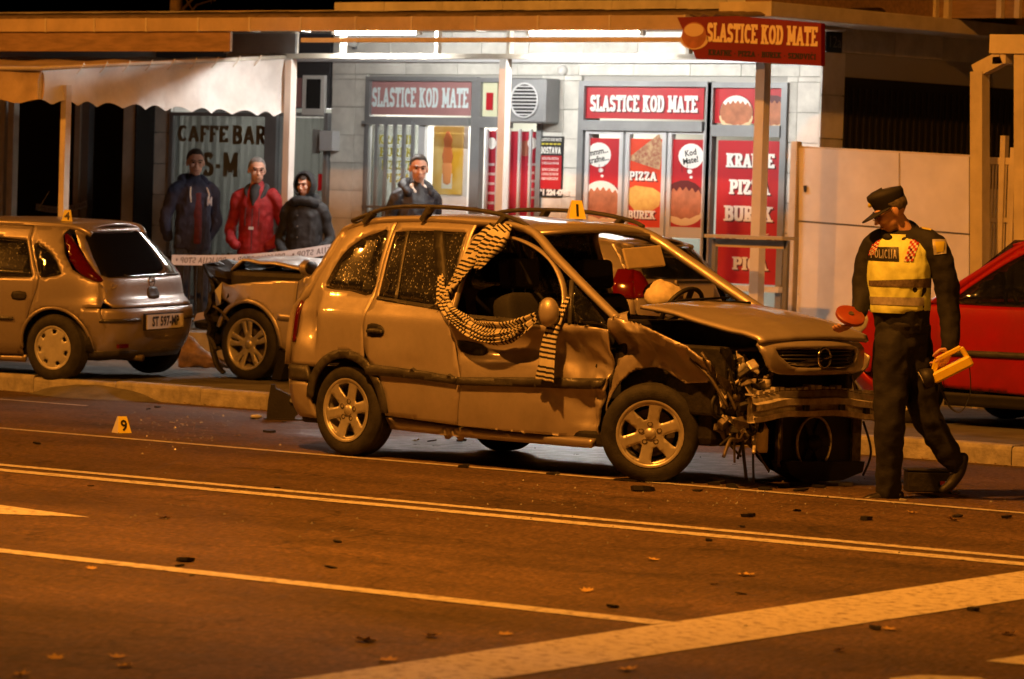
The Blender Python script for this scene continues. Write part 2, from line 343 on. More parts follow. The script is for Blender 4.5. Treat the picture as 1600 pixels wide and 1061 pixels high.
# ------------------------------------------------------------------ ground materials
def asphalt_mat():
    m = bpy.data.materials.new('asphalt'); m.use_nodes = True; t = m.node_tree; b = t.nodes['Principled BSDF']; L = t.links.new; N = t.nodes.new
    g = N('ShaderNodeNewGeometry'); pos = g.outputs['Position']
    def nz(s, d=4, r=.6, mp=None):
        q = N('ShaderNodeTexNoise'); q.inputs['Scale'].default_value = s; q.inputs['Detail'].default_value = d; q.inputs['Roughness'].default_value = r
        if mp:
            k = N('ShaderNodeMapping'); k.inputs['Scale'].default_value = mp; L(pos, k.inputs[0]); L(k.outputs[0], q.inputs['Vector'])
        else: L(pos, q.inputs['Vector'])
        return q.outputs[0]
    def mul(a, bb, op='MULTIPLY'):
        q = N('ShaderNodeMath'); q.operation = op
        for i, s in enumerate((a, bb)):
            if isinstance(s, (int, float)): q.inputs[i].default_value = s
            else: L(s, q.inputs[i])
        return q.outputs[0]
    def rng(s, a, b_, c, d):
        q = N('ShaderNodeMapRange'); q.inputs[1].default_value = a; q.inputs[2].default_value = b_; q.inputs[3].default_value = c; q.inputs[4].default_value = d; L(s, q.inputs[0]); return q.outputs[0]
    fine = nz(60, 3, .75, (1, .34, 1)); mid = nz(9, 5, .65, (1, .5, 1)); big = nz(.5, 4); streak = nz(1.0, 4, .6, (.22, 1.6, 1))
    vo = N('ShaderNodeTexVoronoi'); vo.inputs['Scale'].default_value = 38; _vm = N('ShaderNodeMapping'); _vm.inputs['Scale'].default_value = (1, .4, 1); L(pos, _vm.inputs[0]); L(_vm.outputs[0], vo.inputs['Vector'])
    stone = rng(vo.outputs['Distance'], .0, .5, 1.35, .75)
    v = mul(mul(mul(rng(fine, .32, .68, .22, 1.9), rng(mid, .3, .7, .8, 1.2)), mul(rng(big, .3, .7, .82, 1.15), rng(streak, .3, .7, .72, 1.2))), stone)
    ck = N('ShaderNodeTexVoronoi'); ck.feature = 'DISTANCE_TO_EDGE'; ck.inputs['Scale'].default_value = .55; _w = N('ShaderNodeVectorMath'); _w.operation = 'ADD'; L(pos, _w.inputs[0])
    _wn = N('ShaderNodeTexNoise'); _wn.inputs['Scale'].default_value = 1.6; _wn.inputs['Detail'].default_value = 6; L(pos, _wn.inputs['Vector']); L(_wn.outputs['Color'], _w.inputs[1]); L(_w.outputs[0], ck.inputs['Vector'])
    crack = rng(ck.outputs['Distance'], .0, .012, .45, 1.0)
    wheelt = nz(.8, 3, .5, (.05, 1.3, 1)); patch = rng(nz(.9, 6, .7), .42, .6, .8, 1.08)
    val = mul(mul(mul(v, .122), crack), mul(rng(wheelt, .35, .65, .8, 1.12), patch))
    cb = N('ShaderNodeCombineColor'); L(val, cb.inputs[0]); L(mul(val, .62), cb.inputs[1]); L(mul(val, .34), cb.inputs[2])
    # spilled fluid and water round the wrecked car
    sp = N('ShaderNodeVectorMath'); sp.operation = 'SUBTRACT'; L(pos, sp.inputs[0]); sp.inputs[1].default_value = (-18.2, 23.35, 0)
    sc = N('ShaderNodeVectorMath'); sc.operation = 'MULTIPLY'; L(sp.outputs[0], sc.inputs[0]); sc.inputs[1].default_value = (.24, .58, 0)
    ln = N('ShaderNodeVectorMath'); ln.operation = 'LENGTH'; L(sc.outputs[0], ln.inputs[0])
    edge = mul(ln.outputs['Value'], mul(nz(1.3, 5), 1.1), 'ADD')
    wet = rng(edge, 1.32, 1.05, 0, 1)
    mx = N('ShaderNodeMix'); mx.data_type = 'RGBA'; L(wet, mx.inputs[0]); L(cb.outputs[0], mx.inputs[6])
    dk = N('ShaderNodeMix'); dk.data_type = 'RGBA'; dk.blend_type = 'MULTIPLY'; dk.inputs[0].default_value = 1; L(cb.outputs[0], dk.inputs[6]); dk.inputs[7].default_value = (.55, .55, .58, 1)
    L(dk.outputs[2], mx.inputs[7]); L(mx.outputs[2], b.inputs['Base Color'])
    ro = N('ShaderNodeMix'); L(wet, ro.inputs[0]); L(rng(mid, .3, .7, .62, .8), ro.inputs[2]); L(rng(mid, .3, .7, .26, .5), ro.inputs[3]); L(ro.outputs[0], b.inputs['Roughness'])
    b.inputs['Specular IOR Level'].default_value = .45
    bp = N('ShaderNodeBump'); bp.inputs['Distance'].default_value = .008; L(mul(fine, vo.outputs['Distance'], 'ADD'), bp.inputs['Height'])
    bst = rng(wet, 0, 1, 1.0, .25); L(bst, bp.inputs['Strength']); L(bp.outputs[0], b.inputs['Normal'])
    return m
def paint_mat():
    m = bpy.data.materials.new('road_paint'); m.use_nodes = True; t = m.node_tree; b = t.nodes['Principled BSDF']; L = t.links.new; N = t.nodes.new
    g = N('ShaderNodeNewGeometry'); a = N('ShaderNodeTexNoise'); a.inputs['Scale'].default_value = 16; a.inputs['Detail'].default_value = 7; a.inputs['Roughness'].default_value = .72; L(g.outputs['Position'], a.inputs['Vector'])
    r = N('ShaderNodeValToRGB'); e = r.color_ramp.elements; e[0].position = .36; e[0].color = (.15, .11, .08, 1); e[1].position = .5; e[1].color = (.56, .54, .5, 1); L(a.outputs[0], r.inputs[0])
    L(r.outputs[0], b.inputs['Base Color']); b.inputs['Roughness'].default_value = .6
    bp = N('ShaderNodeBump'); bp.inputs['Strength'].default_value = .4; bp.inputs['Distance'].default_value = .005; L(a.outputs[0], bp.inputs['Height']); L(bp.outputs[0], b.inputs['Normal'])
    return m
M['asphalt'] = asphalt_mat(); M['paint'] = paint_mat()
M['concrete'] = mat('concrete', (.26, .25, .23), .85, var=.3, vs=5, bump=.5, bs=70)
M['pave'] = mat('pavement', (.13, .125, .115), .85, var=.35, vs=3.5, bump=.5, bs=60)
M['kerb'] = mat('kerb_stone', (.36, .34, .3), .75, var=.35, vs=7, bump=.5, bs=45)
M['stone'] = [mat('stone%d' % i, c, .8, var=.16, vs=2.5 + i, bump=.2, bs=30) for i, c in enumerate(((.7, .69, .64), (.66, .65, .6), (.73, .715, .66), (.63, .62, .57)))]
M['joint'] = mat('joint_mortar', (.45, .44, .41), .9)
M['alu'] = mat('grey_aluminium', (.26, .27, .28), .45, .3, var=.12, vs=3)
M['alu_lt'] = mat('pale_aluminium', (.6, .61, .63), .4, .2)
M['white'] = mat('white_paint', (.74, .73, .7), .5, var=.08, vs=3, bump=.05, bs=30)
M['cream'] = mat('cream_steel_paint', (.6, .55, .46), .5, var=.15, vs=4, bump=.06, bs=30)
M['gutter'] = mat('gutter_paint', (.5, .4, .29), .5, var=.16, vs=3)
M['brownp'] = mat('brown_board', (.3, .2, .12), .7, var=.25, vs=4, stretch=(1, 6, 6))
M['red'] = mat('sign_red', (.2, .005, .012), .4, var=.12, vs=1.5)
M['redpost'] = mat('poster_red', (.43, .01, .018), .45, var=.1, vs=1.2)
M['txtw'] = mat('white_lettering', (.85, .84, .8), .5)
M['txty'] = mat('cream_lettering', (.85, .7, .42), .5)
M['black'] = mat('black', (.012, .012, .013), .5)
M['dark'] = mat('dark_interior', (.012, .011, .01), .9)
M['rubber'] = mat('tyre_rubber', (.022, .021, .02), .75, var=.5, vs=14, bump=.35, bs=120)
M['blkplastic'] = mat('black_plastic', (.014, .013, .013), .58, var=.3, vs=10, bump=.2, bs=60)
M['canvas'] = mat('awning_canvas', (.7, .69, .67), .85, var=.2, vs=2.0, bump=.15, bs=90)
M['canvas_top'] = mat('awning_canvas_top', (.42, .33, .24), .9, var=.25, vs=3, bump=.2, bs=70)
M['rooft'] = mat('roof_sheet', (.16, .12, .09), .85, var=.4, vs=5)
# ------------------------------------------------------------------ street lamps (out of the picture, they light the road)
def street_lamp(x, y, power, label, arm=3.0, face=1):
    t = empty('street_lamp', (x, y, 0), 0, label, 'street lamp')
    MB().tube([(0, 0, 0), (0, 0, 4), (0, 0, 11)], [.1, .08, .06], 10).build('pole', M['alu'], t, True)
    MB().tube([(0, 0, 10.9), (0, face * arm * .5, 11.3), (0, face * arm, 11.4)], .04, 8).build('arm', M['alu'], t, True)
    h = MB().prism([(-.35, 0), (.35, 0), (.28, .14), (-.28, .14)], -.13, .13, lambda u, v, w: (w, face * (arm + .2) + u, 11.36 + v)).build('lamp_head', M['alu'], t)
    MB().box(-.1, .1, face * (arm + .2) - .26, face * (arm + .2) + .26, 11.335, 11.352).build('lens', mat('lamp_lens', (.9, .6, .3), .3, emit=SODIUM, es=30), t)
    l = bpy.data.lights.new('sodium_light', 'SPOT'); l.energy = power; l.color = SODIUM; l.shadow_soft_size = .22; l.spot_size = R(150); l.spot_blend = 1.0
    lo = bpy.data.objects.new('sodium_light', l); COL.objects.link(lo); lo.parent = t; lo.location = (0, face * (arm + .2), 11.3); lo.rotation_euler = (R(37) * face, 0, 0)
    return t
street_lamp(-15.5, 11.0, 14800, 'tall sodium street lamp on the near kerb facing the wrecked minivan')
street_lamp(5.5, 11.0, 14800, 'tall sodium street lamp on the near kerb by the stop line')
street_lamp(-36.5, 11.0, 14800, 'tall sodium street lamp on the near kerb opposite the cafe')
# ------------------------------------------------------------------ road, markings, kerb, pavement, terrace
YK = 25.42                                 # kerb line
YT, YF = 30.2, 33.0                        # terrace edge, shop front
ZP, ZT = .13, .38
def sheet(name, x0, x1, y0, y1, z, m, parent=None):
    return MB().add([(x0, y0, z), (x1, y0, z), (x1, y1, z), (x0, y1, z)], [(0, 1, 2, 3)]).build(name, m, parent)
tag(sheet('ground', -400, 400, -400, 600, -.05, M['pave']), kind='structure')
road = tag(sheet('road', -300, 300, -6, YK, 0, M['asphalt']), kind='structure')
def line(px, z=.004):
    mb = MB().add([(p.x, p.y, z) for p in px], [tuple(range(len(px)))]); return mb.build('road_marking', M['paint'], road)
def strip(yc, w, x0=-120, x1=60): return line([Vector((x0, yc - w / 2, 0)), Vector((x1, yc - w / 2, 0)), Vector((x1, yc + w / 2, 0)), Vector((x0, yc + w / 2, 0))])
strip(18.62, .13); strip(18.28, .17); strip(21.42, .1)
yl = G(500, 916).y
strip(yl, .16, -120, G(1035, 975).x)
strip(24.3, .07, -60, G(120, 635).x)
def reach(a, b_, Y): return a + (b_ - a) * ((Y - a.y) / (b_.y - a.y))
_la, _lb, _ra, _rb = G(1060, 972), G(1600, 893), G(780, 1061), G(1600, 937)
line([reach(G(470, 1061), _la, 9.5), reach(_ra, _rb, 9.5), reach(_ra, _rb, 18.12), reach(_la, _lb, 18.12), _la])
line([G(0, 790), G(140, 809), G(0, 804), G(-60, 800), G(-60, 780)])
line([G(1540, 1034), G(1600, 1025), G(1640, 1018), G(1640, 1036), G(1600, 1040)])
line([G(1390, 1061), G(1440, 1056), G(1530, 1060), G(1580, 1075), G(1400, 1080)])
kerb = empty('kerb', (0, YK, 0), kind='structure')
ks = None; x = -50.0; k = 0
while x < 12:
    ln = 1.0; o = None
    if ks is None:
        ks = MB().prism([(0, -.1), (.16, -.1), (.16, ZP + .012), (.022, ZP + .012), (.006, ZP + .004), (0, ZP - .02)], .006, ln - .006, lambda u, v, w: (w, u, v)).build('kerb_stone', M['kerb'], kerb)
        ks.location = (x, 0, 0)
    else: shared('kerb_stone', ks, kerb, (x, random.uniform(-.012, .012), random.uniform(-.008, .008)), (0, random.uniform(-.006, .006), 0))
    x += ln; k += 1
tag(sheet('pavement', -300, 300, YK + .16, 80, ZP, M['pave']), kind='structure')
# asphalt fillet ramped up to the kerb
mb = MB(); n = 18; c = G(150, 612, .05)
for i in range(n + 1):
    for j in range(6):
        u = i / n; v = j / 5
        z = (.105 * math.sin(math.pi * min(1, u * 1.04)) ** .6) * (1 - v) ** 1.3
        mb.v.append((c.x - .75 + 1.5 * u, YK - .005 - v * .38 * (.4 + .6 * math.sin(math.pi * u)), max(.003, z) + .01 * noise.noise((u * 7, v * 5, 0)) * (1 - v)))
mb.f = [(i * 6 + j, (i + 1) * 6 + j, (i + 1) * 6 + j + 1, i * 6 + j + 1) for i in range(n) for j in range(5)]
tag(mb.build('asphalt_ramp', M['pave'], None, True), 'crumbling asphalt wedge ramped up against the kerb', 'ramp')
tag(boxo('terrace', -60, 12, YT, YF + 20, -.02, ZT, M['concrete'], None, .01), kind='structure')
# ------------------------------------------------------------------ shop building
def fx(px, Y=YF, py=300): return W(px, py, Y).x
def fz(py, px, Y=YF): return W(px, py, Y).z
XR = fx(1278); XL0 = fx(516)
shop = empty('shop_building', (0, 0, 0), 0, 'white stone clad shop front with red pastry posters and grey metal frames', 'building')
ZC = fz(56, 900)
def rect(a, b, t, btm, Y=YF):
    m_ = (a + b) / 2; q = (t + btm) / 2
    return W(a, q, Y).x, W(b, q, Y).x, W(m_, btm, Y).z, W(m_, t, Y).z
def fbox(name, px, d0, d1, m, parent=shop, Y=YF, bev=0):
    """box seen as pixel rectangle (x0,x1,top,bottom) on plane Y, standing d0..d1 in front of it"""
    x0, x1, z0, z1 = rect(*px, Y); return boxo(name, x0, x1, Y - d1, Y - d0, z0, z1, m, parent, bev)
# wall mass (behind the cladding), leaving the shop rooms open
XC0 = fx(-400)
wall = boxo('wall', XC0, XR - .004, YF + .02, YF + .3, ZT + 2.55, 3.75, M['joint'], shop)
boxo('wall', fx(516), fx(571), YF + .02, YF + .3, ZT, ZT + 2.55, M['joint'], shop)
boxo('wall', fx(843), fx(905), YF + .02, YF + .3, ZT, ZT + 2.55, M['joint'], shop)
boxo('wall', fx(1226), XR - .004, YF + .02, YF + .3, ZT, ZT + 2.55, M['joint'], shop)
boxo('back_wall', XC0, XR - .1, YF + 2.6, YF + 2.7, ZT, 3.6, mat('shop_inside', (.55, .56, .5), .8), shop)
boxo('ceiling', XC0, XR - .1, YF + .302, YF + 2.598, ZT + 2.7, ZT + 2.8, M['white'], shop)
boxo('partition', fx(516) - .1, fx(516), YF + .302, YF + 2.598, ZT, ZT + 2.698, M['white'], shop)
slab0 = {}
def slab(x0, x1, z0, z1, Y=YF):
    g = .003; o = MB().box(x0 + g, x1 - g, Y - .018 + random.uniform(-.003, .003), Y + .018, z0 + g, z1 - g).build('stone_slab', random.choice(M['stone']), shop)
    return o
def pier(pxs, ztop):
    xs = [fx(p) for p in pxs]; z = ZT
    while z < ztop - .05:
        z1 = min(z + .293, ztop)
        for a, b in zip(xs, xs[1:]): slab(a, b, z, z1)
        z = z1
ZL = ZT + 2.55
ZL = fz(118, 900)
pier((516, 552, 571), ZL); pier((843, 878, 905), ZL); pier((1226, 1243, 1278), ZL)
z = ZL; row = 0
for hgt in (.16, .2, .2, .2):
    x = XL0 - (0 if row % 2 else .3)
    while x < XR - .02:
        w = random.choice((.62, .7, .8)); slab(max(x, XL0), min(x + w, XR), z, z + hgt); x += w
    z += hgt; row += 1
# right flank of the building, running away from the road
XS = XR
fl = MB().box(XS - .3, XS - .012, YF + .3, YF + 30, ZT, 7.0).build('flank_wall', M['joint'], shop)
def fslab(y0, y1, z0, z1):
    g = .005; MB().box(XS - .01, XS + .014 + random.uniform(0, .004), y0 + g, y1 - g, z0 + g, z1 - g).build('stone_slab', random.choice(M['stone'][1:]), shop)
zo0, zo1 = WX(1400, 243, XS).z, WX(1400, 142, XS).z; yo0 = WX(1316, 190, XS).y
z = ZT
while z < 4.4:
    z1 = z + .42
    y = YF - .02
    while y < YF + 9:
        y1 = y + .85
        if y < yo0 < y1: y1 = yo0
        if not (y >= yo0 - .01 and z1 > zo0 - .1 and z < zo1): fslab(y, y1, z, z1)
        y = y1
    z = z1
boxo('louvre_recess', XS - .009, XS - .004, yo0, yo0 + 9, zo0 - .3, zo1 + .1, M['dark'], shop)
y = yo0 + .05
lv = None
while y < yo0 + 6:
    lv = MB().box(XS - .003, XS + .012, -.018, .018, zo0 - .3, zo1).build('louvre', M['blkplastic'], shop) if lv is None else shared('louvre', lv, shop)
    lv.location = (0, y, 0); y += .11
# upper canopy slab of the building, its right end overhanging the side passage
XE = XS + .75
ye0 = XE / (ray(1205, 20).x / ray(1205, 20).y); zE = WX(1205, 26, XE).z
boxo('eave_slab', XE - .6, XE, ye0, YF + 14, zE, zE + .14, M['cream'], shop, .008)
boxo('eave_parapet', XE - .55, XE - .25, ye0 + .35, YF + 14, zE + .142, zE + .9, M['brownp'], shop)
# ---- frames
def frame(px, d=.06, t=7, name='frame', m=None, Y=YF):
    x0, x1, z0, z1 = rect(*px, Y); w = t / 117; h = t / 150; mb = MB()
    mb.box(x0, x0 + w, Y - d, Y + .03, z0, z1).box(x1 - w, x1, Y - d, Y + .03, z0, z1)
    mb.box(x0 + w, x1 - w, Y - d, Y + .03, z1 - h, z1).box(x0 + w, x1 - w, Y - d, Y + .03, z0, z0 + h)
    return mb.build(name, m or M['alu'], shop)
def post_panel(name, px, m, d=.02, parent=shop, bev=0): return fbox(name, px, d, d + .012, m, parent, YF, bev)
UXV = (1, 0, 0); UZ = (0, 0, 1)
def sign_text(txt, px, m, d, parent=shop, th=.22, shadow=None):
    x0, x1, z0, z1 = rect(*px)
    if shadow: lettering(txt, (x0 + .018, YF - d + .0025, z0 - .014), UXV, UZ, z1 - z0, shadow, parent, x1 - x0, th)
    return lettering(txt, (x0, YF - d, z0), UXV, UZ, z1 - z0, m, parent, x1 - x0, th)
M['shopglass'] = glass_mat('shop_glass', (.85, .88, .87), .06, .02)
M['fadedred'] = mat('faded_red_sign', (.42, .22, .22), .4, var=.1, vs=2)
zb = ZT
def pyb(px): # pixel row of the terrace floor at the front
    return 560
# section 1 : door with grille
frame((570, 743, 120, 560), .05, 7); frame((743, 846, 122, 560), .05, 7)
fbox('transom', (577, 737, 183, 196), -.02, .07, M['alu']); fbox('transom', (749, 800, 183, 200), -.02, .06, M['alu'])
s1 = post_panel('sign_panel', (580, 737, 128, 180), M['fadedred'], .0)
sign_text('SLASTICE KOD MATE', (583, 733, 137, 168), mat('pale_blue_lettering', (.7, .82, .85), .5), .016, s1, .22)
M['yelltxt'] = mat('yellow_lettering', (.6, .52, .05), .5)
gp = post_panel('window_pane', (578, 650, 196, 545), M['shopglass'], .0)
for i, w in enumerate(('KRAFNE', 'BUREK', 'PIZZETE', 'PIZZA')):
    x0, x1, z0, z1 = rect(592 + 3 * i, 648 - 2 * i, 211 + i * 20, 225 + i * 20)
    lettering(w, (x0, YF - .015, z0), UXV, UZ, z1 - z0, M['yelltxt'], gp, x1 - x0, .17)
bar0 = None
for k in range(6):
    X = fx(580 + k * 14); h0, h1 = ZT + .1, fz(192, 610)
    bar0 = MB().box(-.018, .018, YF - .09, YF - .06, h0, h1).build('grille_bar', M['alu'], shop) if bar0 is None else shared('grille_bar', bar0, shop)
    bar0.location.x = X
fbox('grille_rail', (574, 652, 190, 195), .055, .095, M['alu']); fbox('grille_rail', (574, 652, 322, 326), .055, .095, M['alu'])
fbox('door_jamb', (652, 662, 196, 545), -.02, .03, M['alu_lt'])
# shop room behind the open door
M['icecream'] = bpy.data.materials.new('yellow_poster'); M['icecream'].use_nodes = True
def _grad(m, c1, c2):
    t = m.node_tree; b = t.nodes['Principled BSDF']; tc = t.nodes.new('ShaderNodeTexCoord'); g = t.nodes.new('ShaderNodeTexNoise'); g.inputs['Scale'].default_value = 2.5
    r = t.nodes.new('ShaderNodeValToRGB'); r.color_ramp.elements[0].color = (*c1, 1); r.color_ramp.elements[1].color = (*c2, 1); r.color_ramp.elements[0].position = .35; r.color_ramp.elements[1].position = .65
    t.links.new(tc.outputs['Object'], g.inputs[0]); t.links.new(g.outputs[0], r.inputs[0]); t.links.new(r.outputs[0], b.inputs[0]); b.inputs['Roughness'].default_value = .4
_grad(M['icecream'], (.75, .42, .03), (.85, .68, .3))
M['orange'] = mat('orange_plastic', (.85, .2, .01), .4)
x0, x1, z0, z1 = rect(678, 724, 198, 304, YF + .5)
fr = empty('ice_cream_freezer', (x0, YF + .5, ZT), 0, 'tall white freezer with a yellow ice cream poster inside the shop doorway', 'freezer')
def lbox(name, a, b, c, d, e, f, m, par): return boxo(name, a - par.location.x, b - par.location.x, c - par.location.y, d - par.location.y, e - par.location.z, f - par.location.z, m, par)
lbox('cabinet', x0, x1 + .06, YF + .5, YF + 1.1, ZT, z1 + .05, M['white'], fr)
lbox('poster', x0, x1, YF + .485, YF + .498, z0, z1, M['icecream'], fr)
xc = (x0 + x1) / 2 - x0; zz = z0 - ZT
cone = MB().lathe([(.0, zz + .1), (.05, zz + .12), (.07, zz + .3), (.055, zz + .33)], 12, 'z', (xc, -.03, 0)).build('printed_cone', mat('cone_print', (.75, .3, .1), .5), fr, True); 
MB().lathe([(.06, zz + .33), (.075, zz + .4), (.05, zz + .52), (.062, zz + .58), (.02, zz + .66), (0, zz + .665)], 12, 'z', (xc, -.03, 0)).build('printed_scoop', mat('scoop_print', (.55, .16, .04), .5), fr, True)
for o_ in fr.children:
    if o_.name.startswith('printed'): o_.scale.y = .12; o_.location.y = -.018
MB().box(xc - .07, xc + .07, -.021, -.018, zz + .06, zz + .22).build('printed_badge', mat('badge_print', (.75, .72, .6), .5), fr)
fbox('shelf_unit', (727, 735, 200, 300), -.5, -.48, M['orange'])
light = bpy.data.lights.new('shop_room_light', 'AREA'); light.energy = 130; light.size = 1.6; light.color = (1, .97, .86)
tl = empty('ceiling_lamp', (fx(690), YF + 1.2, ZT + 2.66), 0, 'flat white ceiling lamp inside the pastry shop', 'ceiling lamp')
MB().box(-.8, .8, -.15, .15, 0, .04).build('lamp_body', M['white'], tl)
lo = bpy.data.objects.new('shop_room_light', light); COL.objects.link(lo); lo.parent = tl; lo.location = (0, 0, -.03)
# section 1b
post_panel('sign_panel', (753, 778, 128, 182), mat('pale_yellow_panel', (.7, .72, .5), .5), .0)
post_panel('printed_slice', (762, 772, 145, 172), M['redpost'], .013)
rp = post_panel('window_poster', (757, 843, 205, 545), mat('dim_red_poster', (.42, .03, .05), .25, var=.2, vs=2), .0)
M['greytxt'] = mat('faded_white_print', (.55, .42, .42), .5)
for i in range(5):
    x0, x1, z0, z1 = rect(763, 774 + (i % 2) * 6, 255 + i * 15, 259 + i * 15); MB().box(x0, x1, YF - .0155, YF - .0125, z0, z1).build('printed_line', M['greytxt'], rp)
    x0, x1, z0, z1 = rect(826, 840 - (i % 2) * 4, 255 + i * 13, 259 + i * 13); MB().box(x0, x1, YF - .0155, YF - .0125, z0, z1).build('printed_line', M['greytxt'], rp)
def disc(px, py, rx, rz, d, m, parent, name='printed_disc', n=18, sq=None):
    c = W(px, py, YF); pl = [(rx * math.cos(2 * math.pi * i / n), rz * math.sin(2 * math.pi * i / n)) for i in range(n)]
    if sq: pl = sq
    return MB().add([(c.x + a, YF - d, c.z + b) for a, b in pl], [tuple(range(len(pl)))]).build(name, m, parent)
disc(770, 224, .06, .06, .0155, M['txtw'], rp); disc(833, 224, .06, .06, .0155, M['txtw'], rp); disc(822, 232, .09, .08, .0145, mat('bun_print_dim', (.3, .1, .06), .5), rp)
wb = None
for k in range(5):
    X = fx(766 + k * 17)
    wb = MB().box(-.014, .014, YF - .085, YF - .06, ZT + .1, fz(202, 800)).build('grille_bar', M['alu_lt'], shop) if wb is None else shared('grille_bar', wb, shop)
    wb.location.x = X
# air conditioner
x0, x1, z0, z1 = rect(800, 846, 122, 192, YF - .25)
ac = empty('air_conditioner', ((x0 + x1) / 2, YF - .25, z0), 0, 'grey boxy air conditioner with round slatted fan grille above shop window', 'air conditioner')
w = (x1 - x0) * 1.25; hh = z1 - z0
b = MB().box(-w * .62, w / 2, 0, .27, 0, hh).build('housing', M['alu'], ac); bv = b.modifiers.new('b', 'BEVEL'); bv.width = .015
MB().lathe([(hh * .36, -.012), (hh * .40, -.02), (hh * .40, .002)], 28, 'y', (-w * .05, 0, hh * .5)).build('grille_ring', M['alu_lt'], ac, True)
MB().lathe([(.0, -.002), (hh * .37, -.002)], 28, 'y', (-w * .05, 0, hh * .5)).build('fan_opening', M['black'], ac)
gs = None
for k in range(9):
    zc = hh * .5 + (k - 4) * hh * .078; hw_ = math.sqrt(max(.0005, (hh * .36) ** 2 - (zc - hh * .5) ** 2))
    MB().box(-w * .05 - hw_, -w * .05 + hw_, -.014, -.006, zc - .006, zc + .006).build('slat', M['alu_lt'], ac)
# delivery board
x0, x1, z0, z1 = rect(845, 882, 213, 308)
db = empty('delivery_board', (x0, YF - .02, z0), 0, 'narrow black and red delivery notice board on the stone pier', 'sign')
wdt, hgt = x1 - x0, z1 - z0
MB().box(0, wdt, -.014, 0, 0, hgt).build('board', M['black'], db)
MB().box(.012, wdt - .012, -.0175, -.0145, hgt * .13, hgt * .68).build('red_field', M['redpost'], db)
def bt(txt, zf, hf, m, wf=.86, th=.2, slab=True):
    lettering(txt, (wdt * (1 - wf) / 2, -.021, hgt * zf), UXV, UZ, hgt * hf, m, db, wdt * wf, th, slab)
bt('SLASTICE KOD MATE', .92, .05, M['txtw'], .9, .18); bt('DOSTAVA', .71, .115, M['txtw'], .86, .24, False)
for k in range(5): MB().box(wdt * (.1 + k * .17), wdt * (.22 + k * .17), -.0185, -.0145, hgt * .86, hgt * .885).build('yellow_dash', M['yelltxt'], db)
for k, (tx) in enumerate(('BESPLATNA DOSTAVA', 'U KRUGU OD PAR KM', 'DOSTAVA SE NAPLACUJE', 'U KRUGU OD PAR KM', 'RADNO VRIJEME DOSTAVE', 'OD')):
    if k < 5: bt(tx, .61 - k * .075 - (.03 if k > 1 else 0), .045, M['txtw'], .7, .15, False)
smalltext('091 224 4745', (wdt * .62, -.0185, hgt * .035), UXV, (0, -1, 0), .075, M['txtw'], db, .006)
# section 2
frame((903, 1110, 127, 560), .05, 8); frame((1104, 1228, 129, 560), .05, 8)
fbox('transom', (911, 1103, 189, 205), -.02, .07, M['alu']); fbox('transom', (1116, 1224, 196, 214), -.02, .065, M['alu'])
s2 = post_panel('sign_panel', (915, 1101, 137, 186), M['redpost'], .0)
sign_text('SLASTICE KOD MATE', (924, 1091, 149, 175), M['txtw'], .0165, s2, .24, mat('maroon_shadow', (.12, .005, .01), .5))
s3 = post_panel('sign_panel', (1118, 1226, 137, 193), M['redpost'], .0)
M['bun'] = mat('bun_print', (.42, .15, .07), .5, var=.25, vs=9); M['icing'] = mat('icing_print', (.8, .76, .72), .5); M['choc'] = mat('chocolate_print', (.09, .012, .015), .4); M['creamp'] = mat('cream_print', (.72, .55, .32), .5)
def doughnut(px, py, s, top, parent):
    """plain filled doughnut: cream band between two halves, icing on top"""
    d = .0135
    disc(px, py + s * 12, s * .335, s * .27, d + .001, M['choc'], parent); disc(px, py + s * 12, s * .32, s * .255, d + .002, M['bun'], parent, n=28)
    lo_ = [(s * .33 * math.cos(R(a)), s * .235 * math.sin(R(a)) - s * .06) for a in range(180, 361, 12)]; hi_ = [(s * .30 * math.cos(R(a)), s * .15 * math.sin(R(a)) - s * .055 + s * .012 * math.sin(a * .21)) for a in range(360, 179, -12)]
    disc(px, py + s * 12, 0, 0, d + .003, M['creamp'], parent, 'printed_cream', sq=lo_ + hi_)
    pts = []
    for i in range(25):
        a = math.pi * i / 24; pts.append((s * .29 * math.cos(a), s * .21 * math.sin(a) - s * .06))
    for i in range(60): pts.append((s * (-.285 + .57 * (i + .5) / 60), s * (-.0 + .022 * math.sin(i * .62) + .05 * math.sin(math.pi * i / 60))))
    disc(px, py - s * 6, 0, 0, d + .005, M[top], parent, 'printed_icing', sq=pts)
    for k in (-1, 1): 
        disc(px + k * 2 * s, py - s * 46, 0, 0, d, M['choc'], parent, 'printed_steam', sq=[(k * .02 * s, 0), (k * .02 * s + .012 * s, 0), (k * .03 * s + .012 * s, .1 * s), (k * .03 * s, .1 * s)])
doughnut(1152, 168, .62, 'icing', s3); doughnut(1209, 168, .62, 'choc', s3)
doors = []
for a, b_ in ((913, 972), (976, 1039), (1042, 1103)):
    f = frame((a, b_, 204, 560), .035, 5.5, 'sliding_door', M['alu_lt'], YF); doors.append(f)
    f2 = fbox('door_rail', (a + 5, b_ - 5, 355, 372), .0, .03, M['alu_lt'], f)
    fbox('pane', (a + 5, b_ - 5, 373, 545), .0, .012, M['shopglass'], f)
q1 = post_panel('door_poster', (918, 967, 216, 354), M['redpost'], .0, doors[0]); q2 = post_panel('door_poster', (981, 1034, 217, 355), mat('poster_orange_red', (.62, .05, .015), .45, var=.2, vs=1.5), .0, doors[1]); q3 = post_panel('door_poster', (1047, 1098, 218, 356), M['redpost'], .0, doors[2])
doughnut(941, 306, .8, 'icing', q1); doughnut(1070, 306, .8, 'choc', q3)
